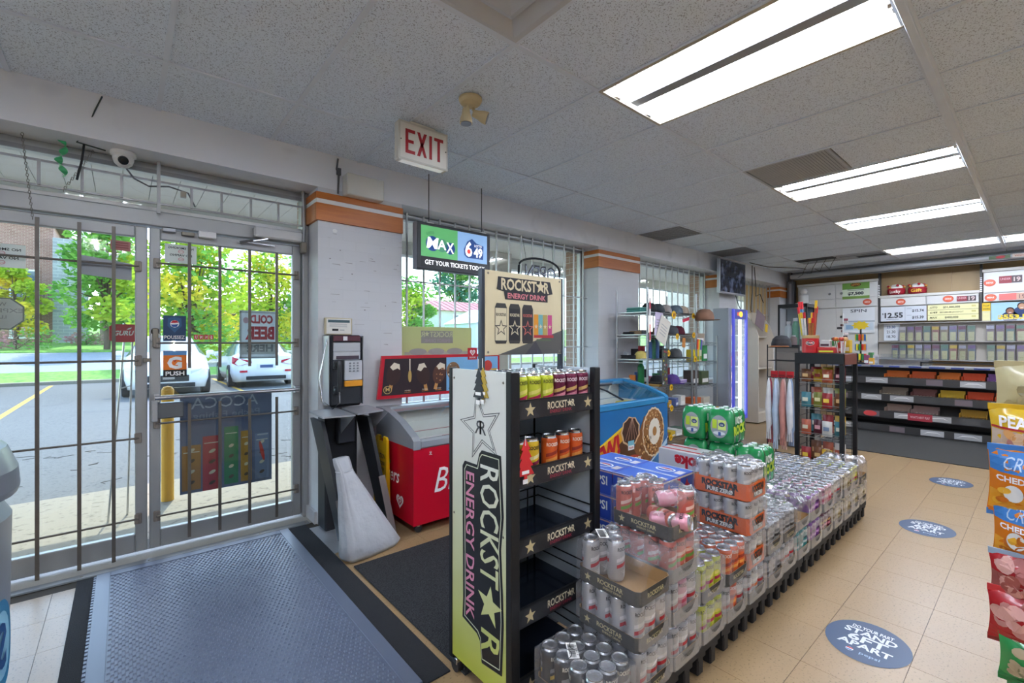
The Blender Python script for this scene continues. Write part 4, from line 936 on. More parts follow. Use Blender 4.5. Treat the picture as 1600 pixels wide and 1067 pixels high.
# wet floor sign
t = thing('wet_floor_sign', 'folded yellow wet floor caution sign beside the red freezer', 'caution sign', (1.425, 3.17, .0005))
YW_ = M('#e8b70e', .45)
for x, lean in ((0, .02), (.03, .0)):
    m = MB(); fr0 = FX(x, .105, 0)
    pts = [(0, 0), (.03, 0), (.04, .015), (.17, .015), (.18, 0), (.21, 0), (.20, .62), (.18, .64), (.135, .64), (.135, .60), (.075, .60), (.075, .64), (.03, .64), (.01, .62)]
    m.prism(fr0, pts, .014, YW_); o = m.build('panel', t); o.rotation_euler = (0, rad(1.5 if x == 0 else -1.0), 0)
f = FX(-.001, .105, 0); m = MB(); m.poly(f, [(.055, .25), (.155, .25), (.105, .36)], BLKP, .0012); m.poly(f, [(.073, .262), (.137, .262), (.105, .335)], YELP, .0018); m.bar((-.004, .0, .27), (-.004, .01, .31), .006, .004, BLKP)
m.ell(f, .115, .318, .007, .007, BLKP, .0024, 10); m.poly(f, [(.095, .275), (.12, .285), (.118, .305), (.108, .305)], BLKP, .0024)
m.txt(f, 'CAUTION', .105, .50, .032, BLKP, w=.15, bold=.02); m.txt(f, 'WET FLOOR', .105, .45, .026, BLKP, w=.15, bold=.02); m.txt(f, 'ATTENTION', .105, .41, .02, BLKP, w=.13, bold=.02); m.txt(f, 'CUIDADO', .105, .20, .03, BLKP, w=.14, bold=.02); m.txt(f, 'PISO MOJADO', .105, .15, .024, BLKP, w=.15, bold=.02)
o = m.build('lettering', t); o.rotation_euler = (0, rad(1.5), 0)

# ================================================================ chest freezers
def freezer(name, label, x, y, L_, D_, zf, zb, body, rim, zbase=.075):
    """origin at the front left bottom corner; front faces -Y"""
    t = thing(name, label, 'freezer', (x, y, 0))
    prof = [(0, zf), (.03, zf + .025), (D_ * .35, zf + (zb - zf) * .62), (D_ * .62, zb - .02), (D_ * .8, zb), (D_, zb)]
    m = MB(); zi = zf - .17; zt_ = zf - .055; q_ = .05
    O = [(0, 0), (L_, 0), (L_, D_), (0, D_)]; I_ = [(q_, q_ - .005), (L_ - q_, q_ - .005), (L_ - q_, D_ - q_), (q_, D_ - q_)]
    m.add([(*p, zbase) for p in O] + [(*p, zt_) for p in O] + [(*p, zt_) for p in I_] + [(*p, zi - .021) for p in I_], [(3, 2, 1, 0)] + [(i, (i + 1) % 4, 4 + (i + 1) % 4, 4 + i) for i in range(4)] + [(4 + i, 4 + (i + 1) % 4, 8 + (i + 1) % 4, 8 + i) for i in range(4)] + [(8 + i, 8 + (i + 1) % 4, 12 + (i + 1) % 4, 12 + i) for i in range(4)] + [(12, 13, 14, 15)], body)
    m.build('body', t)
    # side cheeks, up to the sloping rim
    for x0, x1 in ((0, .03), (L_ - .03, L_)):
        pts = [(0, zf - .055)] + [(a, b - .035) for a, b in prof] + [(D_, zf - .055)]
        MB().prism(FX(x0, D_, 0) if 0 else Fr((x0, 0, 0), (0, 1, 0), (0, 0, 1)), pts, -(x1 - x0), rim if rim else body).build('side_cheek', t)
    MB().box(.03, L_ - .03, D_ - .03, D_, zf - .055, zb - .036, body).build('back_wall', t)
    m = MB()
    for x0, x1 in ((-.006, .05), (L_ - .05, L_ + .006)):
        pts = [(a - .008, b) for a, b in prof] + [(a - .008, b - .06) for a, b in prof[::-1]]
        k = len(prof); va = [(x0, a, b) for a, b in pts]; vb = [(x1, a, b) for a, b in pts]
        m.add(va + vb, [(i, i + 1, 2 * k - 2 - i, 2 * k - 1 - i) for i in range(k - 1)] + [(2 * k + i, 4 * k - 1 - i, 4 * k - 2 - i, 2 * k + i + 1) for i in range(k - 1)] + [(i, (i + 1) % (2 * k), 2 * k + (i + 1) % (2 * k), 2 * k + i) for i in range(2 * k)], rim, False)
    m.box(.05, L_ - .05, -.010, .045, zf - .06, zf + .004, rim, .012); m.box(.05, L_ - .05, D_ * .8, D_, zb - .05, zb, rim, .008)
    m.build('rim', t)
    g = MB()
    k = [(a, b - .012) for a, b in prof[1:5]]
    for (a, b), (c, d) in zip(k, k[1:]): g.quad((.05, a, b), (L_ - .05, a, b), (L_ - .05, c, d), (.05, c, d), GLASS)
    g.build('glass_lid', t)
    m = MB(); 
    for xx in (L_ * .5,):
        pts = [(xx, a, b - .006) for a, b in prof[1:5]]
        for p, q in zip(pts, pts[1:]): m.bar(p, q, .022, .01, M('#2a2d33', .4))
    m.build('lid_divider', t)
    m = MB(); zi = zf - .17
    m.box(.05, L_ - .05, .05, D_ - .05, zi - .02, zi, WHITE); m.box(.05, .06, .05, D_ - .05, zi, zf - .06, WHITE); m.box(L_ - .06, L_ - .05, .05, D_ - .05, zi, zf - .06, WHITE); m.box(.06, L_ - .06, .045, .055, zi, zf - .06, WHITE)
    m.box(.06, L_ - .06, D_ - .06, D_ - .05, zi, zf - .056, WHITE); m.box(.031, L_ - .031, D_ - .04, D_ - .0302, zf - .054, zb - .06, WHITE)
    m.build('inner_liner', t)
    w0 = MB().tube([(0, -.012, .028), (0, .012, .028)], .028, M('#3a3b3d', .5), 12).box(-.012, .012, -.016, .016, .04, .074, CHROME, .003); o = None
    for a in (.07, L_ - .07):
        for b in (.07, D_ - .07):
            o = w0.build('caster', t) if o is None else copyo(o, t); o.location = (a, b, 0)
    return t
RF = M('#c8102a', .3, var=.03, coat=.4); GRM = M('#9da3a9', .4, .2)
t = freezer('ice_cream_freezer', 'red ice cream chest freezer with grey rim beside the payphone', 1.5, 2.785, 1.2, .60, .655, .83, RF, GRM)
# red lower print: white script on the front, logo and heart on the side
f = FY(0, -.001, 0); m = MB(); W2 = P('#f4f1ee')
m.txt(f, 'Breyers', .47, .36, .17, W2, w=.62, sh=.25, bold=.0, off=.001); m.ell(f, .37, .47, .045, .02, P('#2f8f3c'), .0008, 14, .5); m.ell(f, .33, .45, .03, .016, P('#57a94a'), .0014, 14, 1.1)
def heart(f, x, y, r, mat, off=.0008, k=.62):
    def pts(s_): return [(x + s_ * 16 * math.sin(a) ** 3 / 16, y + s_ * (13 * math.cos(a) - 5 * math.cos(2 * a) - 2 * math.cos(3 * a) - math.cos(4 * a)) / 16) for a in [2 * PI * i / 24 for i in range(24)]]
    a, b = pts(r), pts(r * k); m.add([f.pt(*p, off) for p in a + b], [(i, (i + 1) % 24, 24 + (i + 1) % 24, 24 + i) for i in range(24)], mat)
heart(f, .42, .20, .06, W2); heart(f, .42, .205, .025, W2, .001, .5)
m.txt(f, 'u', .13, .565, .022, W2, off=.001, bold=.02); m.rect(f, .118, .545, .142, .549, W2, .001)
fx = FX(-.001, .6, 0); m.txt(fx, 'Breyers', .20, .37, .10, W2, w=.36, sh=.25, off=.001); m.ell(fx, .22, .44, .035, .018, P('#2f8f3c'), .0008, 14, .6); heart(fx, .40, .20, .055, W2); heart(fx, .40, .204, .024, W2, .001, .5)
m.build('front_print', t)
for q in range(6):
    o = MB().tube([(.10 + q * .17, .12, .50), (.10 + q * .17, .12, .585), (.13 + q * .17, .12, .60), (.22 + q * .17, .12, .60), (.25 + q * .17, .12, .585), (.25 + q * .17, .12, .50)], .004, WHITE, 5).build('basket_wire', t)
TUBC = ['#d8c9a8', '#b7483e', '#e6e2d8', '#7f5a3d', '#4e6fb0', '#d3b04e']
for q in range(10):
    m = MB(); x, y = 1.62 + (q % 5) * .21, 2.96 + (q // 5) * .17; m.box(-.08, .08, -.06, .06, 0, .07 + .02 * (q % 3), M(TUBC[q % 6], .5), .01); m.rect(FY(-.07, -.0605, .01), 0, 0, .14, .03, WH)
    solo(m, 'ice_cream_box', 'ice cream box in the red freezer, %s of ten from the front left' % ORD[q], 'ice cream box', (x, y, .4855), 0, 'ice cream boxes in the red freezer')
# header card standing on the back of the red freezer
t = thing('freezer_header', 'red framed ice cream picture board behind the red freezer', 'picture board', (1.5, 3.37, .832))
f = FY(0, 0, 0); m = MB(); m.prism(f, [(.0, .05), (1.22, .05), (1.22, .39), (.04, .39)], .02, RF); m.build('backboard', t); m = MB()
m.poly(f, [(.035, .075), (.63, .075), (.63, .365), (.065, .365)], P('#2b1a20'), .001); m.rect(f, .63, .075, 1.2, .365, P('#7fb6de'), .001)
CH = P('#3a211c'); CR = P('#e9dcc4'); STK = P('#c78d4d')
for x, y, a in ((.14, .25, -.25), (.40, .24, .22), (.56, .24, -.3)):
    c, s_ = math.cos(a), math.sin(a); tr = lambda p, q: (x + p * c - q * s_, y + p * s_ + q * c)
    m.poly(f, [tr(p, q) for p, q in ((-.015, -.15), (.015, -.15), (.015, -.06), (-.015, -.06))], STK, .0016)
    m.poly(f, [tr(.062 * math.cos(k * PI / 8), -.01 + .09 * math.sin(k * PI / 8)) for k in range(16)], CH if x != .56 else P('#5a3527'), .0022)
    m.poly(f, [tr(p, q) for p, q in ((-.045, .04), (-.015, .02), (.02, .045), (.045, .035), (.03, .08), (-.02, .082))], CR, .0028)
for k in range(16): m.ell(f, .56 + R.uniform(-.045, .045), .24 + R.uniform(-.07, .05), .007, .004, P('#c08a5a'), .003, 6, k)
m.ell(f, .28, .22, .016, .05, P('#c9a35c'), .002, 14); m.rect(f, .275, .26, .285, .36, CR, .002)
m.ell(f, .085, .12, .035, .032, P('#cdb26a'), .002, 22); m.ell(f, .085, .12, .030, .027, P('#241a14'), .0026, 22); m.txt(f, 'M', .085, .125, .03, P('#cdb26a'), w=.034, bold=.02, off=.0034)
for x in (.26, .42, .55): m.txt(f, 'DOUBLE', x, .105, .009, CR, w=.05, off=.002); m.txt(f, 'CARAMEL', x, .092, .008, P('#d68f4a'), w=.06, off=.002)
m.ell(f, .70, .25, .07, .075, P('#8f6a48'), .002, 16); 
for k in range(18): m.ell(f, .70 + R.uniform(-.05, .05), .25 + R.uniform(-.055, .055), .012, .008, CR if k % 3 == 0 else P('#5a3b28'), .0026, 7, k)
m.poly(f, [(.65, .20), (.75, .20), (.70, .09)], P('#c99a5c'), .0016); m.txt(f, 'classic', .69, .10, .02, INK, w=.08, sh=.2, off=.0028)
m.rect(f, .93, .08, 1.19, .25, P('#e9b52c'), .0016); m.poly(f, [(.95, .09), (1.08, .22), (1.17, .10)], P('#c6582c'), .0022); m.rect(f, .80, .08, .93, .22, P('#3e6fa6'), .0016); m.poly(f, [(.81, .08), (.87, .14), (.93, .08)], P('#d9dfe6'), .0022); m.ell(f, 1.08, .28, .05, .05, P('#c23a30'), .002)
m.build('printed_picture', t); m = MB(); f2 = FY(.855, -.004, .34); m.prism(f2, [(0, 0), (.10, 0), (.10, .105), (0, .105)], .006, RF); heart(f2, .05, .065, .03, W2); heart(f2, .05, .067, .013, W2, .001, .5); m.txt(f2, 'BREYERS', .05, .018, .014, W2, w=.07); m.build('logo_tab', t)

BL = M('#1f6fae', .3, var=.10, vs=5, coat=.3); BL2 = M('#2f86b8', .35, var=.05)
t = freezer('ice_cream_freezer', 'blue ice cream chest freezer with NEW! cone print near the wire shelving', 2.80, 2.50, 1.42, .62, .775, .925, BL, BL2)
f = FY(0, -.0015, 0); m = MB()
m.poly(f, [(.0, .08), (.55, .08), (.30, .24), (.10, .20)], P('#174f92'), .0006)
m.poly(f, [(.02, .30), (.66, .56), (.70, .38), (.30, .20), (.02, .14)], YELP, .0012); m.poly(f, [(.02, .27), (.64, .53), (.68, .36), (.30, .18), (.02, .12)], P('#e5a52a'), .0016)
m.txt(f, 'NEW!', .36, .335, .15, REDP, w=.50, bold=.05, off=.003, rot=.32, sh=.2)
m.poly(f, [(.68, .10), (.96, .06), (.78, .50), (.60, .40)], P('#5d3b27'), .0022)
pts = [(.78 + .14 * math.cos(k * PI / 9) * (1 + .1 * (k % 2)), .50 + .13 * math.sin(k * PI / 9) * (1 + .1 * (k % 2))) for k in range(18)]
m.poly(f, pts, P('#d9b48a'), .003); m.poly(f, [(p[0] * .86 + .78 * .14, p[1] * .9 + .53 * .1) for p in pts], P('#43261c'), .0036)
for k in range(5): m.poly(f, [(.80, .63), (.69 + k * .05, .42), (.695 + k * .05, .42), (.805, .63)], P('#c79d86'), .0042)
def ringp(x, y, r0, r1, mat, off, j): 
    a = [(x + r0 * math.cos(k * PI / 20) * (1 + (j if k % 2 else 0)), y + 1.28 * r0 * math.sin(k * PI / 20) * (1 + (j if k % 2 else 0))) for k in range(40)]
    m.poly(f, a, mat, off)
m.poly(f, [(.83, .33), (1.0, .10), (1.28, .30), (1.25, .55), (1.0, .62)], P('#8a5a34'), .0028)
ringp(1.16, .45, .185, 0, P('#e6cfae'), .0034, .04); ringp(1.16, .45, .17, 0, P('#a06c3c'), .004, .05); ringp(1.175, .455, .10, 0, P('#f3ead9'), .0046, .04); ringp(1.175, .455, .035, 0, P('#b9834a'), .0052, 0)
for k in range(70):
    a = R.uniform(0, 6.28); r = R.uniform(.105, .17); m.ell(f, 1.16 + r * math.cos(a), .45 + 1.28 * r * math.sin(a), .012, .008, P('#e3c08c' if k % 2 else '#5d3a20'), .0058, 6, k)
for k in range(26): m.ell(f, R.uniform(.92, 1.12), R.uniform(.18, .42), .014, .009, P('#d9b076' if k % 2 else '#6b4426'), .0046, 6, k)
m.poly(f, [(.80 + .19 * math.cos(a), .16 + .12 * math.sin(a)) for a in [rad(q) for q in range(0, 181, 15)]], P('#b9432f'), .0066); m.txt(f, 'DRUMSTICK', .80, .225, .05, WH, w=.30, bold=.03, off=.008)
m.poly(f, [(.82 + .13 * math.cos(a), .13 + .075 * math.sin(a)) for a in [rad(q) for q in range(0, 181, 15)]], P('#8a5a34'), .0074)
m.rect(f, .735, .33, .83, .415, P('#7fc3d6'), .0062); m.rect(f, .735, .33, .83, .372, WH, .0066); m.txt(f, 'Nestlé', .782, .352, .022, REDP, w=.07, off=.007)
m.poly(f, [(1.0, .10), (1.40, .30), (1.41, .36), (1.1, .16)], P('#bcd9ea'), .0016); m.poly(f, [(1.0, .08), (1.41, .08), (1.41, .14), (1.2, .12)], P('#1d4f8c'), .0012)
m.build('printed_picture', t)
MB().box(.66, .86, .26, .31, .905, .925, M('#3a3f46', .4), .006).build('lid_handle', t)
for q in range(12):
    m = MB(); x, y = 2.93 + (q % 6) * .21, 2.65 + (q // 6) * .19; m.box(-.09, .09, -.07, .07, 0, .08 + .015 * (q % 3), M(['#e4ddd0', '#c9b79a', '#b34a5a', '#d9d9d9', '#87674c', '#e6c45c'][q % 6], .5), .012); m.rect(FY(-.07, -.0705, .01), 0, 0, .14, .04, P('#6a4a8a'))
    solo(m, 'ice_cream_box', 'ice cream box in the blue freezer, %s of twelve from the front left' % ORD[q], 'ice cream box', (x, y, .6055), 0, 'ice cream boxes in the blue freezer')
# ================================================================ drink cans
CANK = {  # body, slash, second, text
 'silver': ('#c4c6c9', '#b92a35', '#e9e9ea', '#26272a'), 'silverblack': ('#b9bbbe', '#2b2c30', '#8b8d90', '#1b1b1d'), 'black': ('#2c2d31', '#c7a94a', '#8b8d90', '#d9d3c0'),
 'orange': ('#e2642a', '#f0a04a', '#9c2f22', '#f3e6d4'), 'coral': ('#d8705f', '#7fae4a', '#f0c9b8', '#3a2a28'), 'lime': ('#cdd53f', '#b5214f', '#e8e27a', '#5b5f1e'),
 'maroon': ('#6c1d3e', '#e08a9a', '#d9b06a', '#f0dfe2'), 'yellow': ('#e6c22f', '#8b2a4a', '#f4e9b0', '#2a2418'), 'teal': ('#3f9a9a', '#d9e9ea', '#20606a', '#e8f0f0'),
 'purple': ('#8d4aa5', '#d9a6de', '#4d2467', '#f0e4f2'), 'pink': ('#dd9aa8', '#c2465e', '#f2dde0', '#3a2a2e'), 'silverorange': ('#d2d3d2', '#e2762a', '#f0efec', '#2a2a2b'),
 'gold': ('#cfc09a', '#8f7a45', '#ece4cc', '#2f2a1e'), 'skyblue': ('#a9bfd6', '#5b7fae', '#e4ebf2', '#2a3444')}
CR_, CH_ = .0318, .155
LIDM = M('#c9cbcd', .25, .9, .04)
CANM = {}
def can_mesh(kind):
    if kind in CANM: return CANM[kind]
    b, s1, s2, tx = CANK[kind]; metal = .55 if kind.startswith('silver') else .25
    B = M(b, .32, metal, .04, 20); m = MB()
    m.lathe([(.022, 0), (.0285, .004), (CR_, .014), (CR_, .135), (.0295, .145), (.0262, .1505)], B, 16, mats=[LIDM, B, B, B, LIDM], cap=True)
    m.lathe([(.0262, .1505), (.0272, CH_), (.0245, CH_), (.0225, .1508), (0, .1508)], LIDM, 16, cap=False)
    m.add([(-.006, -.012, .1516), (.006, -.012, .1516), (.008, .002, .1522), (0, .008, .1522), (-.008, .002, .1522)], [(0, 1, 2, 3, 4)], CHROME)
    for a in (-90, 90):
        f = CyFr((0, 0, 0), CR_, rad(a)); w_ = .034
        m.txt(f, 'ROCKSTAR', 0, .122, .0125, P(tx), w=.062, bold=.03, off=.0009)
        for k in (0, 1):
            y0 = .052 + k * .022
            q = 6
            for i in range(q):
                a0 = -w_ + 2 * w_ * i / q; a1 = -w_ + 2 * w_ * (i + 1) / q; h0 = .018 * i / q; h1 = .018 * (i + 1) / q
                m.add([f.pt(a0, y0 + h0, .0006), f.pt(a1, y0 + h1, .0006), f.pt(a1, y0 + h1 + .013, .0006), f.pt(a0, y0 + h0 + .013, .0006)], [(0, 1, 2, 3)], P(s1 if k == 0 else s2, .35))
        m.star(f, .004, .035, .024, P(s2 if kind != 'black' else s1, .35), .001)
    o = m.build('can'); me = o.data; bpy.data.objects.remove(o); CANM[kind] = me
    return me
def can(kind, parent, x, y, z, rz=0, name='can'):
    o = bpy.data.objects.new(name, can_mesh(kind)); COL.objects.link(o); o.location = (x, y, z); o.rotation_euler = (0, 0, rz)
    if parent: o.parent = parent
    return o

# ================================================================ the tall black and lime rack
BX, BY = 1.245, 1.38
def W(x=BX, y=BY): return MB(Matrix.Translation((-x, -y, 0)))
t = thing('drink_rack', 'tall black wheeled energy drink rack with lime and white side panel', 'rack', (BX, BY, 0))
RK = M('#1d1e21', .4, .2, .05); SHF = M('#2d3646', .16, .3, .06)
PAN = grad('panel_sheet', 2, .05, .95, '#b3bb3c', '#cfd1cc', .35)
m = W(); m.box(1.012, 1.03, 1.215, 1.555, .075, 1.226, PAN); m.build('side_panel', t)
m = W(); m.box(1.008, 1.034, 1.555, 1.575, .06, 1.23, RK, .002); m.box(1.008, 1.05, 1.185, 1.215, .06, 1.23, RK, .003); m.build('side_post', t)
m = W(); m.box(1.455, 1.49, 1.185, 1.215, .06, 1.23, RK, .003); m.box(1.47, 1.49, 1.555, 1.575, .06, 1.23, RK, .003); m.build('side_post', t)
W().box(1.472, 1.484, 1.215, 1.555, .09, 1.226, M('#c9d2da', .35)).build('right_panel', t)
W().box(1.05, 1.47, 1.566, 1.572, .10, 1.15, M('#cdd6e0', .35)).build('back_sheet', t)
# print on the side panel
f = FX(1.0118 - BX, 1.555 - BY, 0); DK = P('#4c4f52'); m = MB()
m.star(f, .19, 1.015, .135, DK, .0008, -.22, .42, .06); m.star(f, .19, 1.015, .112, DK, .0008, -.22, .42, .07)
m.txt(f, 'R', .205, 1.015, .05, DK, off=.0012); m.txt(f, 'R', .175, 1.015, .05, DK, mir=True, off=.0012)
g = Fr(f.pt(0, 0), -f.v, f.u)        # text running downwards, letter tops to the right
out_ = [(-.915, .185), (-.93, .20), (-.93, .31), (-.72, .325), (-.60, .31), (-.45, .32), (-.34, .325), (-.16, .315), (-.145, .20), (-.22, .19), (-.24, .17), (-.26, .075), (-.34, .08), (-.85, .075), (-.87, .09), (-.87, .17)]
m.poly(g, out_, P('#1b1c1f'), .0006)
o2 = [(x, y) for x, y in out_]
for a, b in zip(o2, o2[1:] + o2[:1]):
    p, q = g.pt(*a, .001), g.pt(*b, .001); m.bar(p, q, .0035, .0012, P('#23252a'), f.n)
    mid = V((-.54, .2)); k = .965
    pa = g.pt(mid.x + (a[0] - mid.x) * k, mid.y + (a[1] - mid.y) * .90, .001); pb = g.pt(mid.x + (b[0] - mid.x) * k, mid.y + (b[1] - mid.y) * .90, .001); m.bar(pa, pb, .003, .0012, P('#c9d0b4'), f.n)
LT = grad('lettering_ink', 2, .05, .95, '#b9c23f', '#d3d5d0', .35)
m.txt(g, 'ROCKST', -.665, .245, .105, LT, w=.43, bold=.01, off=.0016); m.star(g, -.375, .245, .075, LT, .0016, -.2); m.txt(g, 'R', -.235, .25, .105, LT, w=.085, bold=.01, off=.0016)
m.txt(g, 'ENERGY DRINK', -.555, .125, .052, P('#cf87a2'), w=.56, bold=.015, off=.0016)
m.build('side_panel_print', t)
for (x, y) in ((1.025, 1.24), (1.025, 1.53)):
    pass
m = W()
for y in (1.23, 1.54):
    for z in (.65, 1.19): m.lathe([(.005, 0), (.004, -.002), (0, -.0025)], SCREWM, 8, (1.0105, y, z), ax='x')
m.build('rivet', t)
SH = [(1.062, 1), (.82, 1), (.573, 1), (.326, 1), (.08, 1)]
for z, k in SH:
    s_ = W().box(1.05, 1.47, 1.205, 1.552, z - .006, z, SHF).build('shelf', t)
    m = W(); m.box(1.052, 1.468, 1.196, 1.2035, z - .004, z + .06, M('#26272a', .35)); W().box(1.052, 1.468, 1.1955, 1.2045, z + .0605, z + .0655, RK).build('lip_edge', s_)
    f = FY(1.052, 1.196, z); m.txt(f, 'ROCKST', .195, .036, .026, P('#dcd2b4'), w=.105, bold=.02); m.star(f, .262, .037, .016, P('#dcd2b4'), .0012); m.txt(f, 'R', .283, .036, .026, P('#dcd2b4'), w=.018, bold=.02)
    m.txt(f, 'ENERGY DRINK', .215, .013, .012, P('#a0394a'), w=.12, bold=.02); m.star(f, .055, .028, .027, P('#c9b98e'), .0012); m.star(f, .37, .03, .025, P('#c9b98e'), .0012)
    m.poly(f, [(.0, .0), (.10, .0), (.06, .058), (.03, .058)], P('#303135'), .0006); m.poly(f, [(.31, .0), (.40, .0), (.38, .058), (.36, .058)], P('#303135'), .0006)
    m.build('shelf_lip', s_)
    m = W()
    for zz in (.05, .09): m.tube([(1.06, 1.53, z + zz), (1.465, 1.53, z + zz), (1.465, 1.22, z + zz)], .003, RK, 6)
    for x in (1.15, 1.28, 1.40): m.tube([(x, 1.53, z), (x, 1.53, z + .09)], .003, RK, 6)
    m.build('wire_rail', s_)
w0 = MB().tube([(-.011, 0, .026), (.011, 0, .026)], .026, M('#26272a', .5), 12).box(-.014, .014, -.018, .018, .034, .06, CHROME, .003); o = None
for a in (1.03, 1.47):
    for b in (1.205, 1.55):
        o = w0.build('caster', t) if o is None else copyo(o, t); o.location = (a - BX, b - BY, 0)
# sign on top
for x in (1.032, 1.462): W().box(x - .011, x + .011, 1.375, 1.397, 1.06, 1.612, M('#4b515b', .3, .6), .004).build('sign_post', t)
f = FY(1.040 - BX, 1.372 - BY, 1.262); m = MB(); CRE = P('#dccfaa'); m.prism(f, [(0, .02), (.414, .02), (.414, .345), (0, .345)], .004, CRE)
m.poly(f, [(.06, .021), (.414, .021), (.414, .12)], P('#5b5a57'), .0006); m.poly(f, [(.20, .021), (.30, .021), (.26, .075)], P('#45444a'), .0012)
m.poly(f, [(.055, .275), (.06, .325), (.345, .325), (.36, .275), (.33, .268), (.33, .238), (.095, .238), (.09, .268)], P('#25242a'), .0008)
m.txt(f, 'ROCKST', .17, .298, .042, CRE, w=.19, bold=.03, off=.0016); m.star(f, .288, .30, .03, CRE, .0016); m.txt(f, 'R', .323, .298, .042, CRE, w=.03, bold=.03, off=.0016); m.txt(f, 'ENERGY DRINK', .213, .254, .02, P('#d8838a'), w=.21, bold=.03, off=.0016)
for x, c, s_ in ((.075, '#d9cfae', '#5b564c'), (.145, '#222226', '#d9cfae'), (.215, '#2e2a30', '#cf6f62')):
    m.poly(f, [(x - .03, .075), (x - .025, .065), (x + .025, .065), (x + .03, .075), (x + .03, .205), (x + .022, .222), (x - .022, .222), (x - .03, .205)], P('#3a3836'), .0008)
    m.poly(f, [(x - .028, .077), (x + .028, .077), (x + .028, .203), (x - .028, .203)], P(c), .0012); m.txt(f, 'ROCKSTAR', x, .178, .011, P(s_), w=.05, bold=.03, off=.0018); m.star(f, x, .125, .034, P(s_), .0018); m.star(f, x, .125, .024, P(c), .0022)
for x, c in ((.262, '#e39b2c'), (.288, '#6fb0b4'), (.314, '#b9a15a'), (.343, '#c24a86')): m.rect(f, x - .012, .10, x + .013, .185, P(c), .001); m.star(f, x, .135, .011, CRE, .0016)
m.rect(f, .25, .088, .365, .10, P('#b4333a'), .001); m.rect(f, .265, .075, .35, .083, P('#5c6a52'), .001)
for x, y in ((.012, .333), (.402, .333), (.012, .032), (.402, .032)): m.ell(f, x, y, .005, .005, SCREWM, .0012, 8)
m.build('sign_board', t)
# cans standing on the rack
for i in range(6):
    k = 'lime' if i < 3 else 'maroon'
    for j in range(1):
        o = can(k, None, 1.092 + i * .0675, 1.242, 1.063, rad(-8 + 5 * (i % 3)), 'drink_can'); tag(o, '%s energy drink can, %s from the left in the top shelf front row' % ('lime green' if i < 3 else 'dark maroon', ORD[i]), 'can', 'cans on the top rack shelf')
for j in range(3):
    for i in range(6):
        o = can('teal' if (i > 2 and j > 1) else ('silver' if j != 1 else 'skyblue'), None, 1.092 + i * .0675, 1.313 + j * .074, 1.063, R.uniform(0, 6), 'drink_can'); tag(o, '%s can, %s from the left in the %s row of the top rack shelf' % ('teal' if (i > 2 and j > 1) else ('silver' if j != 1 else 'pale blue'), ORD[i], ORD[j + 1]), 'can', 'cans on the top rack shelf')
for i, (x, y, k, lab) in enumerate(((1.088, 1.242, 'yellow', 'yellow energy drink can at the left end of the second rack shelf'), (1.157, 1.248, 'yellow', 'yellow energy drink can beside another yellow can on the second shelf'), (1.252, 1.245, 'orange', 'orange energy drink can, left of the three on the second rack shelf'), (1.33, 1.252, 'orange', 'orange energy drink can, middle of the three on the second rack shelf'), (1.405, 1.25, 'orange', 'orange energy drink can, right of the three on the second rack shelf'))):
    tag(can(k, None, x, y, .821, rad(-6 + 7 * (i % 2)), 'drink_can'), lab, 'can', 'cans on the second rack shelf')
# air fresheners
TREE = [(0, 0), (.01, 0), (.01, .018), (.035, .018), (.022, .04), (.032, .042), (.018, .062), (.026, .064), (.014, .084), (.02, .086), (0.005, .115), (-.010, .086), (-.004, .084), (-.016, .064), (-.008, .062), (-.022, .042), (-.012, .04), (-.025, .018), (0, .018)]
def freshener(label, fr, c, sc=1.15):
    m = MB(); m.prism(fr, [(x * sc, y * sc) for x, y in TREE], .003, M(c, .6)); m.rect(fr, -.012, .03, .022, .042, WH, .0012); m.rect(fr, -.008, -.004, .016, .012, WH, .0012)
    m.bar(fr.pt(.005, .13), fr.pt(.005, .165), .002, .002, WHITE); solo(m, 'air_freshener', label, 'air freshener')
freshener('black tree-shaped air freshener hanging on the rack side panel', FX(1.0035, 1.373, 1.105), '#34373a')
freshener('yellow tree-shaped air freshener behind the black one on the rack', FX(1.0075, 1.352, 1.108), '#b49a3e')
freshener('red tree-shaped air freshener hanging from the top rack shelf', FY(1.072, 1.188, .838), '#d92a2e', 1.35)

# ================================================================ pallets and shrink-wrapped cases
PLB = M('#1b1b1d', .55)
def pallet(label, x0, x1, y0, y1):
    t = thing('plastic_pallet', label, 'pallet', (x0, y0, 0))
    m = MB(); w_, d_ = x1 - x0, y1 - y0; k = int(w_ / .1); 
    for i in range(int(d_ / .07)): m.box(0, w_, .004 + i * .07, .06 + i * .07, .105, .128, PLB)
    m.box(0, w_, 0, .02, .085, .127, PLB); m.box(0, w_, d_ - .02, d_, .085, .127, PLB); m.build('deck', t)
    f0 = MB().box(-.022, .022, 0, .05, .0005, .085, PLB, .006).box(-.03, .03, -.004, .054, .07, .087, PLB); o = None
    for i in range(k):
        for y in (.004, d_ / 2, d_ - .06):
            o = f0.build('foot', t) if o is None else copyo(o, t); o.location = (w_ * (i + .5) / k, y, 0)
pallet('black plastic pallet under the nearest stacks of can cases', 1.075, 1.915, .89, 1.165)
pallet('black plastic pallet under the middle stacks of can cases', 1.93, 2.93, .89, 1.165)
pallet('black plastic pallet under the stacks of can cases beside the green bottles', 2.95, 3.60, .89, 1.70)
pallet('black plastic pallet under the farthest stacks of can cases', 3.615, 4.33, .89, 1.70)
FILME = thin('frosted_film', '#f4f2f0', .95, .2, .26, 1, .6)
CW, CL, CHT = .2, .268, .157
TRAYC = {'dark': ('#3a3936', '#c7b98a'), 'orange': ('#e5600f', '#1d1a18'), 'grey': ('#8d8a84', '#4a4844')}
TM = {}
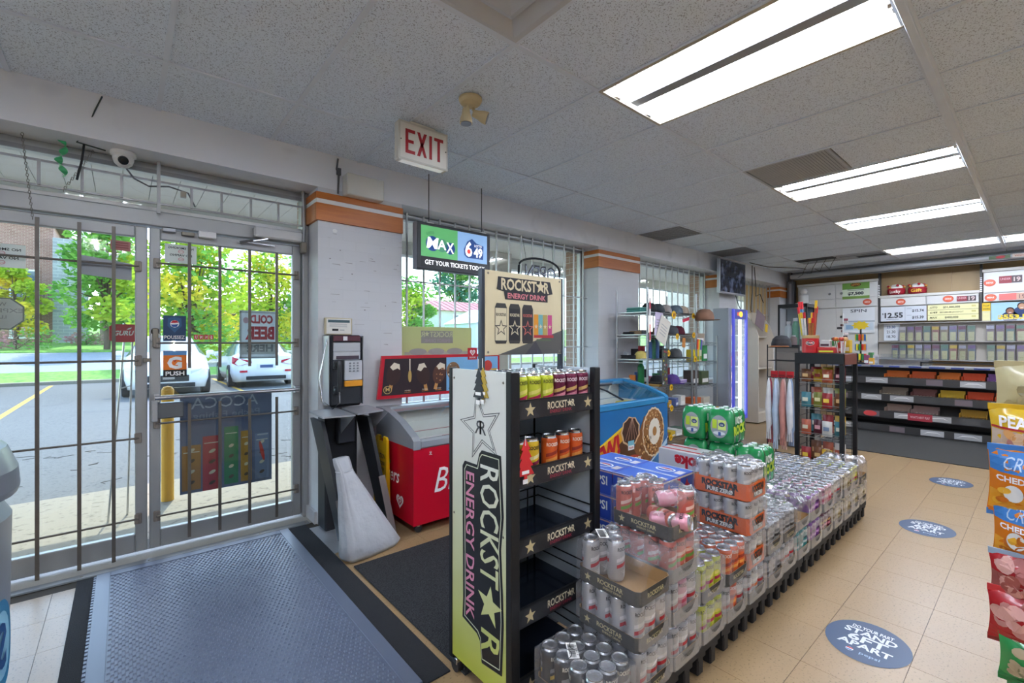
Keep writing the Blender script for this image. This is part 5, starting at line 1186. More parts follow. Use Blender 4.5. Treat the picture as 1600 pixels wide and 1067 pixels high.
def tray_mesh(kind):
    if kind in TM: return TM[kind]
    c, tx = TRAYC[kind]; A = M(c, .6, var=.08); m = MB(); h = .052 if kind != 'orange' else .076; c_ = .014; IN = CARD
    pts = [(c_, 0), (CW - c_, 0), (CW, c_), (CW, CL - c_), (CW - c_, CL), (c_, CL), (0, CL - c_), (0, c_)]
    m.add([(x, y, .0005) for x, y in pts], [tuple(range(8))[::-1]], A); m.add([(x * .985 + .0015, y * .985 + .002, .003) for x, y in pts], [tuple(range(8))], IN)
    for i in range(8):
        a, b = pts[i], pts[(i + 1) % 8]; hh = h; q = .985; a2 = (a[0] * q + .0015, a[1] * q + .002); b2 = (b[0] * q + .0015, b[1] * q + .002)
        m.add([(*a, .0005), (*b, .0005), (*b, hh), (*a, hh)], [(0, 1, 2, 3)], A); m.add([(*a2, .003), (*b2, .003), (*b2, hh), (*a2, hh)], [(3, 2, 1, 0)], IN); m.add([(*a, hh), (*b, hh), (*b2, hh), (*a2, hh)], [(0, 1, 2, 3)], IN)
    tp = P(tx); f = FX(0, CL, 0); f2 = FY(0, 0, 0); f3 = FYP(CW, CL, 0)
    if kind == 'orange':
        for fr_, w_ in ((f, CL), (f2, CW)):
            m.txt(fr_, 'ROCKSTAR', w_ / 2, .052, .026, tp, w=w_ * .66, bold=.07, off=.001); m.rect(fr_, w_ * .24, .012, w_ * .76, .036, tp, .0008); m.txt(fr_, 'PURE ZERØ', w_ / 2, .024, .018, P('#dedbd4'), w=w_ * .46, bold=.05, off=.0016)
    else:
        m.star(f, .05, .027, .016, tp, .001); m.txt(f, 'ROCKSTAR', .15, .031, .016, tp, w=.11, bold=.02); m.txt(f, 'ENERGY DRINK', .16, .014, .008, tp, w=.08); m.txt(f2, 'ROCKSTAR', CW / 2, .028, .016, tp, w=.10, bold=.02)
    o = m.build('tray'); TM[kind] = o.data; bpy.data.objects.remove(o); return TM[kind]
def film_mesh(kind, seed=0):
    """shrink film: pulled over the long sides and top; each short end leaves an oval opening"""
    k_ = ('film', kind, seed)
    if k_ in TM: return TM[k_]
    rnd = random.Random(seed + 3); m = MB(); x0, x1, y0, y1, z1 = -.002, CW + .002, -.003, CL + .003, CHT - .0005
    nx, ny = 9, 12; mess = {'tight': .002, 'messy': .02, 'torn': .03}[kind]
    def top(i, j):
        x = x0 + (x1 - x0) * i / nx; y = y0 + (y1 - y0) * j / ny; e = min(i, nx - i, j, ny - j)
        z = z1 - (.012 if e == 0 else 0) + (rnd.uniform(-.2, 1) * mess if e > 0 else (rnd.uniform(-1, .4) * mess * .5))
        return (x, y, z)
    G = [[top(i, j) for j in range(ny + 1)] for i in range(nx + 1)]
    vs = [p for r_ in G for p in r_]; idx = lambda i, j: i * (ny + 1) + j
    m.add(vs, [(idx(i, j), idx(i + 1, j), idx(i + 1, j + 1), idx(i, j + 1)) for i in range(nx) for j in range(ny)], FILM, True)
    for i, x in ((0, x0), (nx, x1)):
        a = [G[i][j] for j in range(ny + 1)]; b = [(x + rnd.uniform(-.002, .002), p[1], .075) for p in a]; c = [(x, p[1], .004) for p in a]; n = ny + 1
        m.add(a + b + c, [(k * n + j, k * n + j + 1, (k + 1) * n + j + 1, (k + 1) * n + j) for k in (0, 1) for j in range(ny)], FILM, True)
    for jj, y in ((0, y0), (ny, y1)):
        N = 24; ring = []; oval = []
        for k in range(N):
            a = 2 * PI * k / N; ca, sa = math.cos(a), math.sin(a); s_ = min((CW / 2 + .002) / max(abs(ca), 1e-6), (CHT / 2 - .004) / max(abs(sa), 1e-6))
            px = CW / 2 + s_ * ca; pz = CHT / 2 - .002 + s_ * sa
            ring.append((px, y, min(pz, z1 - .011))); big = 1.0 if kind == 'tight' else 1.25
            oval.append((CW / 2 + .052 * big * ca + rnd.uniform(-.002, .002), y - (.004 if y < 0.1 else -.004), .072 + .044 * big * sa))
        m.add(ring + oval, [(k, (k + 1) % N, N + (k + 1) % N, N + k) for k in range(N)], FILME if kind == 'tight' else FILM, True)
    o = m.build('shrink_film'); TM[k_] = o.data; bpy.data.objects.remove(o); return TM[k_]
def barcode(parent, x, y, z, rz):
    m = MB(); f = Fr((x, y, z), (math.cos(rz), math.sin(rz), 0), (-math.sin(rz), math.cos(rz), 0)); m.rect(f, -.04, -.018, .04, .018, WH, 0)
    xx = -.034
    while xx < .03: w_ = R.choice((.001, .002, .003)); m.rect(f, xx, -.009, xx + w_, .014, BLKP, .0006); xx += w_ + R.choice((.0012, .002))
    m.txt(f, '6 13008 72', 0, -.0135, .006, BLKP, w=.05, off=.0006); m.build('barcode_label', parent)
def case(label, x, y, z, kind, tray='dark', film='tight', cans=None, group='shrink-wrapped can cases', tip=(), bar=None, seed=0, rz=0):
    t = thing('can_case', label, 'drink case', (x, y, z), rz, group)
    o = bpy.data.objects.new('tray', tray_mesh(tray)); COL.objects.link(o); o.parent = t
    o = bpy.data.objects.new('shrink_film', film_mesh(film, seed)); COL.objects.link(o); o.parent = t
    for i in range(3):
        for j in range(4):
            if cans is not None and (i, j) not in cans: continue
            kk = kind if isinstance(kind, str) else kind[(i + j) % len(kind)]
            can(kk, t, .035 + i * .065, .036 + j * .0655, .0035 if film == 'tight' else .0035, R.uniform(-.5, .5) + (PI if R.random() < .3 else 0))
    for (i, a, tx, ty, tz, k2) in tip:
        o = can(k2, t, tx, ty, tz); o.rotation_euler = (rad(84), 0, a)
    if bar: barcode(t, *bar)
    return t
PX = lambda k: 1.305 + .2155 * k
ZT = [.1285, .2865, .4445, .6025]
TN = ['bottom', 'second from the bottom', 'third from the bottom', 'top']
DESC = {'silver': 'silver and red', 'silverblack': 'silver and black', 'black': 'black', 'orange': 'orange', 'coral': 'coral pink', 'lime': 'lime green', 'purple': 'purple', 'pink': 'pale pink', 'silverorange': 'silver and orange', 'gold': 'pale gold', 'teal': 'teal', 'skyblue': 'pale blue', 'maroon': 'maroon', 'yellow': 'yellow'}
def lab(kind, col, tier, n, tray, extra=''):
    k = DESC[kind if isinstance(kind, str) else kind[0]]
    return 'case of %s cans, %s%s in the %s front stack' % (k, 'only one' if n == 1 else ('top' if tier == n - 1 else TN[tier]), extra, ORD[col])
STK = [
 (-1, [('black', 'dark', 'tight', {'bar': (.07, .16, .158, .9)})]),
 (0, [('silver', 'dark', 'tight', {}), ('silver', 'dark', 'tight', {}), ('silver', 'dark', 'messy', {'cans': [(0, 3), (1, 3), (2, 3), (0, 2) if False else (1, 2)], 'bar': (.06, .20, .174, .9)})]),
 (1, [('silver', 'grey', 'tight', {}), (('silver', 'pink'), 'grey', 'tight', {}), ('coral', 'grey', 'tight', {}), ('coral', 'dark', 'messy', {'cans': [(0, 3), (1, 3), (2, 3), (2, 2), (2, 0)], 'tip': [(0, .3, .05, .12, .038, 'pink'), (0, -.4, .12, .16, .038, 'coral'), (0, .9, .10, .13, .1, 'pink')]})]),
 (2, [('lime', 'grey', 'tight', {}), ('lime', 'dark', 'tight', {})]),
 (3, [(('silver', 'orange'), 'grey', 'tight', {}), ('orange', 'dark', 'messy', {'bar': (.05, .19, .176, .3)})]),
 (4, [(('silver', 'silverorange'), 'grey', 'tight', {}), ('silverorange', 'orange', 'tight', {}), ('silverorange', 'orange', 'tight', {}), ('silverorange', 'orange', 'messy', {})]),
 (5, [('silverblack', 'grey', 'tight', {}), ('silverblack', 'dark', 'tight', {})]),
 (6, [('silver', 'grey', 'tight', {}), ('silverblack', 'dark', 'messy', {'bar': (.05, .17, .176, .2)})]),
 (7, [('teal', 'grey', 'tight', {}), ('silverblack', 'grey', 'torn', {'cans': [(0, 1), (0, 2), (0, 3), (1, 3)]})]),
 (8, [('purple', 'grey', 'tight', {}), ('purple', 'grey', 'tight', {'bar': (.08, .15, .158, .2)})]),
 (9, [('maroon', 'grey', 'tight', {}), ('pink', 'grey', 'tight', {})]),
 (10, [('gold', 'grey', 'tight', {}), ('silver', 'grey', 'tight', {'bar': (.07, .16, .158, .3)})]),
 (11, [('gold', 'grey', 'tight', {}), ('gold', 'grey', 'tight', {})]),
 (12, [('gold', 'grey', 'tight', {}), ('lime', 'grey', 'tight', {})]),
 (13, [('gold', 'dark', 'tight', {}), ('gold', 'dark', 'torn', {'cans': [(1, 2), (2, 3), (1, 3), (0, 3)]})])]
for ci, (k, tiers) in enumerate(STK):
    for i, (kind, tray, film, kw) in enumerate(tiers):
        x = PX(k) + (R.uniform(-.004, .004)); y = .878 + R.uniform(-.004, .006)
        case(lab(kind, ci, i, len(tiers), tray), x if k != -1 else 1.09, y, ZT[i], kind, tray, film, seed=ci * 5 + i if film != 'tight' else ci % 3, **kw)
for r_ in range(2):
    for k in range(5):
        for i in range(2):
            kd = [['skyblue', 'silver', 'silver', 'skyblue', 'gold'], ['purple', 'skyblue', 'skyblue', 'silver', 'lime']][r_][k]
            case('case of %s cans, %s in the %s column of the %s row back' % (DESC[kd], 'top' if i else 'bottom', ORD[k], ORD[r_ + 1]), 2.955 + k * .2155, 1.155 + r_ * .273, ZT[i], kd, 'grey', 'tight', seed=(k + i) % 3)
# ---- green soft drink multipacks
GF = thin('green_wrap', '#1f8a4a', 1, .1); GW = M('#1c8748', .22, coat=.5, var=.08, vs=12)
def pack_proto():
    m = MB(); n = 48; w_, d_ = .222, .165; vs = []; lv = [(0, .9), (.012, .97), (.07, 1.0), (.12, .99), (.165, .98), (.195, .90), (.214, .76)]
    for z, k in lv:
        for i in range(n):
            a = 2 * PI * i / n; ca, sa = math.cos(a), math.sin(a); s_ = min((w_ / 2) / max(abs(ca), 1e-6), (d_ / 2) / max(abs(sa), 1e-6)); x, y = s_ * ca * k, s_ * sa * k
            bx = .007 * abs(math.sin(PI * (x + w_ / 2) / (w_ / 3))) if abs(sa) * w_ > abs(ca) * d_ else .007 * abs(math.sin(PI * (y + d_ / 2) / (d_ / 2)))
            L_ = math.hypot(x, y); x -= x / L_ * (.007 - bx); y -= y / L_ * (.007 - bx)
            vs.append((x, y, z))
    K = len(lv)
    m.add(vs, [(k * n + i, k * n + (i + 1) % n, (k + 1) * n + (i + 1) % n, (k + 1) * n + i) for k in range(K - 1) for i in range(n)] + [tuple((K - 1) * n + i for i in range(n))], GW, True)
    return m
t0 = None
PK = [(3.11, 1.215, .4455, 'front one on the cans'), (3.11, 1.40, .4455, 'lower middle one'), (3.11, 1.58, .4455, 'lower one farthest from the aisle'), (3.105, 1.398, .6675, 'upper one nearer the aisle'), (3.105, 1.582, .6675, 'upper one farther from the aisle')]
for i, (x, y, z, lb) in enumerate(PK):
    L_ = 'green wrapped soft drink bottle multipack, %s' % lb
    if t0 is None:
        t0 = thing('bottle_pack', L_, 'bottle pack', (x, y, z), 0, 'green bottle multipacks'); pack_proto().build('wrap', t0)
        m = MB(); f = FX(-.1125, 0, 0); LM = P('#b9d433'); SV = M('#aab4b4', .25, .3)
        m.ell(f, 0, .105, .058, .075, SV, .0005, 24); m.rect(f, -.045, .09, -.015, .15, LM, .001); m.rect(f, -.008, .085, .045, .15, P('#cfe07a'), .001); m.ell(f, .018, .12, .02, .015, P('#1d3f6b'), .0016, 14); m.txt(f, 'Up', .018, .12, .012, WH, off=.0024); m.rect(f, -.006, .045, .012, .07, P('#274c8a'), .001); m.ell(f, 0, .062, .04, .012, M('#d3dada', .25), .0008)
        f = FY(0, -.0835, 0); m.txt(f, '10%', -.01, .15, .045, P('#e6ecdf'), w=.10, bold=.04, off=.001); m.txt(f, 'ROCK', .0, .09, .055, LM, w=.17, bold=.06, off=.001, rot=.12); m.build('wrap_print', t0)
        m = MB().lathe([(.017, 0), (.017, .012), (.0155, .014), (0, .014)], M('#dfe6e4', .4), 14).lathe([(.03, -.03), (.022, -.012), (.016, 0)], M('#3da868', .15, coat=.6), 14); o = None
        for a in range(3):
            for b in range(2):
                o = m.build('bottle_cap', t0) if o is None else copyo(o, t0); o.location = ((a - 1) * .068, (b - .5) * .07, .207)
    else: dup(t0, (x, y, z), rad(R.uniform(-3, 3)), L_)
# ---- blue cola cartons
PBL = M('#2848b0', .35, var=.05); PTOP = M('#3f69c9', .35, var=.1, vs=9)
def carton(label, x, y, z):
    t = thing('cola_carton', label, 'carton', (x, y, z), 0, 'blue cola cartons'); w_, l_, h_ = .168, .266, .1295
    MB().box(0, w_, 0, l_, 0, h_, PBL, .002).build('box', t)
    m = MB(); f = Fr((0, l_, h_), (0, -1, 0), (1, 0, 0)); m.rect(f, .008, .008, l_ - .008, w_ - .008, PTOP); 
    for a in ((.0, .0, l_, .007), (0, w_ - .007, l_, w_)): m.rect(f, *a, P('#cdd8ea'), .0009)
    m.ell(f, .15, .085, .055, .038, P('#e9eef5'), .0012, 22); m.ell(f, .15, .085, .045, .030, P('#3a5fb8'), .0018, 22); m.poly(f, [(.11, .09), (.13, .105), (.17, .105), (.19, .09), (.15, .088)], REDP, .0024); m.rect(f, .112, .078, .188, .09, WH, .0026); m.rect(f, .215, .05, .255, .11, P('#d7cfd4'), .0012)
    f = FX(0, l_, 0); m.txt(f, 'PEPSI', .17, .075, .045, WH, w=.13, bold=.02); m.rect(f, .03, .045, .055, .11, P('#c9b8b4'), .0008); m.txt(f, '12', .035, .02, .022, WH, bold=.02); m.rect(f, .06, .01, .10, .04, P('#aebbd4'), .0008); m.rect(f, 0, .118, l_, .126, P('#c8a0a4'), .0007)
    f = FY(0, 0, 0); m.rect(f, .0, .118, w_, .127, P('#d7cfc4'), .0007); m.rect(f, .012, .0, .03, .105, P('#c8b3bd'), .0007); m.poly(f, [(.06, .06), (.08, .085), (.095, .11), (.105, .085), (.13, .065)], REDP, .0008); m.txt(f, 'pepsi', .095, .04, .028, WH, w=.085, bold=.02); m.rect(f, .0, .10, .03, .118, REDP, .0010)
    m.build('printed_artwork', t); return t
t0 = None
for a, (x, sx) in enumerate(((1.945, 'left'), (2.117, 'right'))):
    for b, (y, sy) in enumerate(((1.20, 'front'), (1.470, 'back'))):
        for i in range(5):
            L_ = 'blue cola carton, %s in the %s %s stack behind the cans' % (['bottom', 'second', 'middle', 'fourth', 'topmost'][i], sy, sx)
            if t0 is None: t0 = carton(L_, x, y, .0008)
            else: dup(t0, (x, y, .0008 + i * .1306), 0, L_)
# ---- white cola cartons
def wcarton(label, x, y, z):
    t = thing('cola_carton', label, 'carton', (x, y, z), 0, 'white cola cartons'); w_, l_, h_ = .19, .40, .1235
    MB().box(0, w_, 0, l_, 0, h_, M('#d5d7da', .3, .15), .002).build('box', t); m = MB()
    f = FX(0, l_, 0); m.txt(f, 'coke', .21, .062, .07, REDP, w=.19, bold=.05, rot=PI, off=.001); f = Fr((0, l_, h_), (0, -1, 0), (1, 0, 0)); m.rect(f, .0, .03, l_, .055, REDP); m.rect(f, .0, .12, .2, .15, REDP)
    m.build('side_print', t); return t
t0 = None
for i in range(5):
    L_ = 'white and red cola carton, %s in the stack beside the green bottles' % ['bottom', 'second', 'middle', 'fourth', 'topmost'][i]
    if t0 is None: t0 = wcarton(L_, 2.735, 1.285, .0008)
    else: dup(t0, (2.735, 1.285, .0008 + i * .1247), 0, L_)
# ================================================================ wire shelving and what lies on it
WIRE = M('#b5b7b9', .3, .9, .05)
def wire_unit(label, x0, x1, y0, y1, zs, ztop):
    t = thing('wire_shelving', label, 'shelving', (x0, y0, 0)); L_, D_ = x1 - x0, y1 - y0
    p0 = MB().tube([(0, 0, 0.0), (0, 0, ztop)], .0127, WIRE, 8).tube([(0, 0, 0.0), (0, 0, .02)], .02, BLACK, 8); o = None
    for x in (0, L_):
        for y in (0, D_): o = p0.build('post', t) if o is None else copyo(o, t); o.location = (x, y, 0)
    s_ = MB(); n = int(L_ / .03)
    for k in range(n + 1): s_.bar((L_ * k / n, 0, 0), (L_ * k / n, D_, 0), .003, .003, WIRE)
    for y in (0, D_ * .5, D_): s_.bar((0, y, -.003), (L_, y, -.003), .005, .005, WIRE)
    for y in (0, D_):
        s_.bar((0, y, -.035), (L_, y, -.035), .005, .005, WIRE); q = int(L_ / .05)
        for k in range(q): s_.bar((L_ * k / q, y, -.035 if k % 2 else -.003), (L_ * (k + 1) / q, y, -.003 if k % 2 else -.035), .003, .003, WIRE)
    for x in (0, L_): s_.bar((x, 0, -.003), (x, D_, -.003), .005, .005, WIRE); s_.bar((x, 0, -.035), (x, D_, -.035), .005, .005, WIRE)
    o = None
    for z in zs: o = s_.build('wire_shelf', t) if o is None else copyo(o, t); o.location.z = z
    return t
SZ = (1.675, 1.415, 1.125, .80, .52, .16)
wire_unit('chrome wire shelving crowded with caps and novelties by the window', 4.51, 5.62, 2.92, 3.34, SZ, 1.95)
wire_unit('second chrome wire shelving behind the first, next to the grey cooler', 5.70, 6.40, 3.02, 3.36, (1.32, 1.06, .74, .42, .12), 1.42)
def cap(label, c, x, y, z, rz=0, brim=None, sc=1, tilt=0):
    t = thing('baseball_cap', label, 'cap', (x, y, z), rz, 'caps on the wire shelving'); K = M(c, .8, var=.1, vs=20)
    MB().lathe([(.092 * sc, 0), (.092 * sc, .035 * sc), (.08 * sc, .08 * sc), (.05 * sc, .11 * sc), (0, .12 * sc)], K, 16).build('crown', t)
    m = MB(); n = 9; a = []; b = []
    for i in range(n):
        q = rad(-60 + 120 * i / (n - 1)); a.append((.092 * sc * math.cos(q), .092 * sc * math.sin(q), .006)); b.append(((.092 + .075 * math.cos(q * 1.3)) * sc * math.cos(q * .85), (.1 + .02) * sc * math.sin(q * .9), .002))
    m.add(a + b + [(p[0], p[1], p[2] + .004) for p in a + b], [(i, i + 1, n + i + 1, n + i) for i in range(n - 1)] + [(2 * n + i, 3 * n + i, 3 * n + i + 1, 2 * n + i + 1) for i in range(n - 1)], M(brim or c, .8)); m.build('brim', t)
    return t
e = .006
CAPS = [('black cap on the top wire shelf, leftmost', '#24262a', 4.76, 1.675, None), ('charcoal cap on the top wire shelf beside the black one', '#3b4146', 4.965, 1.675, None), ('grey floral cap on the top wire shelf', '#9a928e', 5.16, 1.675, '#8d8581'), ('slate blue cap on the top wire shelf', '#5d6d78', 5.355, 1.675, None), ('beige cap on the top wire shelf near its right post', '#b3a18c', 5.545, 1.675, '#8f7860'),
        ('brown cap on the second wire shelf', '#7c5f4a', 5.06, 1.415, None), ('dark grey cap on the second wire shelf', '#4b4f55', 5.25, 1.415, None), ('burgundy cap on the second wire shelf', '#6a2436', 5.44, 1.415, None),
        ('black cap on the fourth wire shelf', '#222327', 5.0, .80, None), ('purple cap on the fourth wire shelf', '#553a86', 5.28, .80, '#6b4ca0'), ('camouflage grey cap on the third wire shelf', '#5c6062', 5.38, 1.125, None), ('black cap on the third wire shelf', '#25272a', 5.16, 1.125, None)]
for i, (l, c, x, z, b) in enumerate(CAPS): cap(l, c, x, 3.06 + .02 * (i % 3), z + e, rad(-110 + 17 * (i % 4)), b)
cap('big brown knitted cap hanging on the right post of the wire shelving', '#8d6a55', 5.60, 2.80, 1.60, rad(-100), None, 1.25)
cap('yellow and white cap on the third wire shelf near its left end', '#d9c26a', 4.62, 3.08, 1.125 + e, rad(-90), '#e6e0cc', .8)
def bottle(label, c, x, y, z, h=.2, r=.034, capc='#26282c', grp='bottles on the wire shelving'):
    t = thing('drink_bottle', label, 'bottle', (x, y, z), 0, grp)
    MB().lathe([(r * .95, 0), (r, .008), (r, h * .72), (r * .8, h * .80), (r * .55, h * .84), (r * .55, h * .88)], M(c, .3, coat=.3), 14).build('flask', t); MB().lathe([(r * .62, h * .88), (r * .62, h), (0, h)], M(capc, .5), 12).build('cap', t)
for i, (l, c, x) in enumerate((('blue steel bottle on the third wire shelf, left of three', '#33588f', 4.70), ('green slim bottle between two blue bottles on the third wire shelf', '#2f6b4f', 4.775), ('blue steel bottle on the third wire shelf, right of three', '#3b5f93', 4.85))): bottle(l, c, x, 3.02, 1.125 + e, .26 if i != 1 else .27)
bottle('tall green bottle on the fourth wire shelf near the window', '#2a8a4c', 4.80, 3.2, .80 + e, .30, .04, '#2a8a4c')
def boxlet(name, label, cat, c, x, y, z, w_, d_, h_, draw=None, rz=0, grp=None):
    m = MB().box(-w_ / 2, w_ / 2, -d_ / 2, d_ / 2, 0, h_, M(c, .55), .003)
    f = FY(-w_ / 2, -d_ / 2, 0)
    m.rect(f, w_ * .1, h_ * .15, w_ * .9, h_ * .45, WH if draw is None else draw, .001)
    return solo(m, name, label, cat, (x, y, z), rz, grp)
def folded(label, cols, x, y, z, w_=.16, d_=.2, rz=0):
    t = thing('folded_cloth', label, 'cloth', (x, y, z), rz); 
    for i, c in enumerate(cols): MB().box(-w_ / 2 + .004 * (i % 2), w_ / 2, -d_ / 2, d_ / 2 - .005 * (i % 2), i * .014, i * .014 + .0135, M(c, .9, bump=.3), .006).build('cloth_layer', t)
folded('teal folded cloths at the left end of the top wire shelf', ['#4f9a92', '#6fb2a8', '#3f857f', '#8fc4bb'], 4.63, 3.14, 1.675 + e)
folded('black folded cloths at the left end of the third wire shelf', ['#2a2b2e', '#3b3c40', '#232427'], 4.60, 3.20, 1.125 + e)
folded('grey and black folded gloves in the middle of the third wire shelf', ['#55595c', '#2f3236', '#6b6e70'], 4.97, 3.22, 1.125 + e)
folded('tan folded cloths on the fourth wire shelf', ['#b98c4a', '#d9b06a', '#3a332c'], 4.83, 3.02, .80 + e)
folded('lilac towel folded beside the purple cap on the fourth wire shelf', ['#b7a8cf', '#8f7fb4', '#c9bcd9'], 5.46, 3.10, .80 + e)
def tagstar(label, x, y, z, r=.05, rz=0):
    m = MB(); f = FY(0, 0, 0); m.prism(f, [((r if k % 2 else r * .78) * math.cos(PI * k / 10), (r if k % 2 else r * .78) * math.sin(PI * k / 10)) for k in range(20)], .002, P('#f2c21c')); m.txt(f, '$9', 0, 0, r * .6, P('#8a3a1a'), bold=.03)
    solo(m, 'price_tag', label, 'price tag', (x, y, z), rz, 'yellow star price tags')
for i, (x, z, l) in enumerate(((5.05, 1.66, 'large yellow star price tag on the top wire shelf'), (5.52, 1.665, 'yellow star price tag at the right end of the top wire shelf'), (5.53, 1.42, 'yellow star price tag at the right end of the second wire shelf'), (5.13, 1.40, 'yellow star price tag in the middle of the second wire shelf'), (4.93, 1.20, 'yellow star price tag in the middle of the third wire shelf'), (5.57, 1.115, 'yellow star price tag at the right end of the third wire shelf'), (4.99, .79, 'yellow star price tag on the fourth wire shelf'), (5.0, .54, 'yellow star price tag on the fifth wire shelf'), (4.98, .19, 'yellow star price tag on the lowest wire shelf'))):
    tagstar(l, x, 2.905, z - .005, .055 if i == 0 else .042)
for i in range(7): folded('small %s cloth pouch on the second wire shelf, %s from the left' % (['black', 'tan', 'grey', 'brown', 'navy', 'white', 'olive'][i], ORD[i]), [['#232427', '#b59a78', '#84888c', '#6a4f3d', '#2c3858', '#d5d3ce', '#60643f'][i]] * (2 + i % 3), 4.6 + i * .145, 3.24, 1.415 + e, .11, .11, R.uniform(-.4, .4))
for i in range(8): boxlet('novelty_toy', '%s novelty at the back of the fourth wire shelf, %s from the left' % (['white', 'orange', 'blue', 'black', 'pink', 'green', 'grey', 'red'][i], ORD[i]), 'toy', ['#d9d9d6', '#d97f33', '#3f5f9a', '#26272a', '#cf7f98', '#3f8a55', '#8f9397', '#b5323a'][i], 4.60 + i * .128, 3.27, .80 + e, .08, .07, .09 + .03 * (i % 4), None, R.uniform(-.4, .4))
for i in range(7): boxlet('novelty_toy', '%s novelty at the back of the third wire shelf, %s from the left' % (['silver', 'black', 'red', 'cream', 'blue', 'grey', 'brown'][i], ORD[i]), 'toy', ['#b7babd', '#222326', '#b23540', '#d8cfba', '#4a6ea8', '#76797d', '#6f5443'][i], 4.62 + i * .15, 3.27, 1.125 + e, .07, .06, .08 + .035 * (i % 3), None, R.uniform(-.4, .4))
# hanging cards
def hang(name, label, cat, c, x, y, z, w_, h_, rot=0, draw=None, t_=.004):
    m = MB(); m.prism(FY(-w_ / 2, 0, -h_), [(0, 0), (w_, 0), (w_, h_), (0, h_)], t_, M(c, .7))
    if draw: draw(m, FY(-w_ / 2, 0, -h_), w_, h_)
    o = solo(m, name, label, cat, (x, y, z)); o.rotation_euler = (0, rot, 0); return o
def lines(m, f, w_, h_):
    for k in range(4): m.rect(f, w_ * .2, h_ * (.3 + .12 * k), w_ * .8, h_ * (.33 + .12 * k), GREY, .001)
hang('shopping_bag', 'lilac paper bag hanging at the left of the wire shelving', 'paper bag', '#cfc3dc', 4.70, 2.89, 1.67, .16, .27, .06, lines)
hang('price_card', 'large cream card hanging askew in front of the wire shelving', 'card', '#d9d3c8', 4.84, 2.88, 1.60, .22, .30, .45, lines)
hang('paper_strip', 'red and white paper strip hanging on the left post of the shelving', 'strip', '#e6e0e0', 4.53, 2.90, 1.83, .03, .50, 0, lambda m, f, w_, h_: (m.rect(f, 0, h_ * .75, w_, h_ * .93, P('#d84a5c'), .001), m.rect(f, 0, .02, w_, h_ * .4, P('#e0556a'), .001)))
hang('rainbow_fan', 'small rainbow coloured fan hanging at the right of the shelving', 'fan', '#d9482e', 5.60, 2.86, 1.36, .13, .13, .1, lambda m, f, w_, h_: [m.rect(f, w_ * k / 6, 0, w_ * (k + 1) / 6, h_, P(c), .001) for k, c in enumerate(('#d63a30', '#ea8a2a', '#f2d22e', '#4aa651', '#3a6fc0', '#7a4aa6'))])
hang('keyring_card', 'orange and brown keyring card under the second wire shelf', 'card', '#c98440', 5.28, 2.9, 1.38, .07, .12, .1)
hang('keyring_card', 'red keyring strip hanging under the top wire shelf', 'card', '#d9405a', 5.32, 2.9, 1.625, .16, .04, -.2)
hang('novelty_card', 'cluster of small novelties hanging on the front middle post', 'card', '#4a4f4a', 4.80, 2.875, 1.24, .12, .42, 0, lambda m, f, w_, h_: [m.ell(f, R.uniform(.02, w_ - .02), R.uniform(.02, h_ - .02), .014, .012, P(R.choice(['#d9c23a', '#6a8a4a', '#d8d8d8', '#a33a44', '#8a8f9a', '#2a2c2f'])), .001, 8) for _ in range(34)])
hang('incense_pack', 'tall cream incense pack leaning on the fourth wire shelf', 'pack', '#d9cba8', 4.86, 2.9, 1.07, .055, .25)
for i in range(6):
    boxlet('novelty_box', 'small boxed novelty on the lower wire shelves, %s from the left' % ORD[i], 'box', ['#c94a5a', '#d9d4cc', '#7a9a5a', '#d9a23a', '#5a6aa0', '#e3e0da'][i], 4.62 + i * .16, 3.05, SZ[4] + e, .11, .12, .08 + .02 * (i % 3), None, R.uniform(-.3, .3))
    boxlet('novelty_tray', 'shallow tray of novelties on the lowest wire shelf, %s from the left' % ORD[i], 'tray', ['#d9d4cc', '#b7aeb7', '#8a5a6a', '#d9b83a', '#d8d8d8', '#4a6a5a'][i], 4.62 + i * .16, 3.05, SZ[5] + e, .13, .2, .07, None, R.uniform(-.2, .2))
for i in range(4):
    boxlet('pocket_game_box', 'yellow boxed item on the second shelving, %s from the left' % ORD[i], 'box', '#e3c92c' if i < 3 else '#d9d6c0', 5.76 + i * .07, 3.08, 1.06 + e, .06, .08, .16, P('#8a9a2a'), 0, 'yellow boxes on the second shelving')
boxlet('game_box', 'green box standing on the top of the second shelving', 'box', '#2f8a4a', 6.12, 3.1, 1.06 + e, .12, .1, .22)
boxlet('game_box', 'tan basket-like box on top of the second shelving', 'box', '#a99a88', 5.95, 3.15, 1.32 + e, .3, .2, .12)
boxlet('game_box', 'dark brown box on the middle of the second shelving', 'box', '#4a3a34', 5.86, 3.12, .74 + e, .16, .14, .2)
boxlet('game_box', 'mossy green box on the middle of the second shelving', 'box', '#51603f', 6.12, 3.12, .74 + e, .2, .14, .18)
boxlet('game_box', 'colourful puzzle box on the lower second shelving', 'box', '#c96a3a', 5.9, 3.12, .42 + e, .2, .14, .15)
boxlet('game_box', 'pale patterned box on the lower second shelving', 'box', '#c9c4b4', 6.16, 3.12, .42 + e, .18, .14, .14)
m = MB().box(-.04, .04, -.1, .1, .0, .3, M('#28366b', .7), .01).box(-.041, .041, -.101, .101, .3, .44, M('#e0a62a', .7), .01); solo(m, 'umbrella_box', 'navy box with an orange top standing before the grey cooler', 'box', (6.2, 2.86, .001), rad(10))
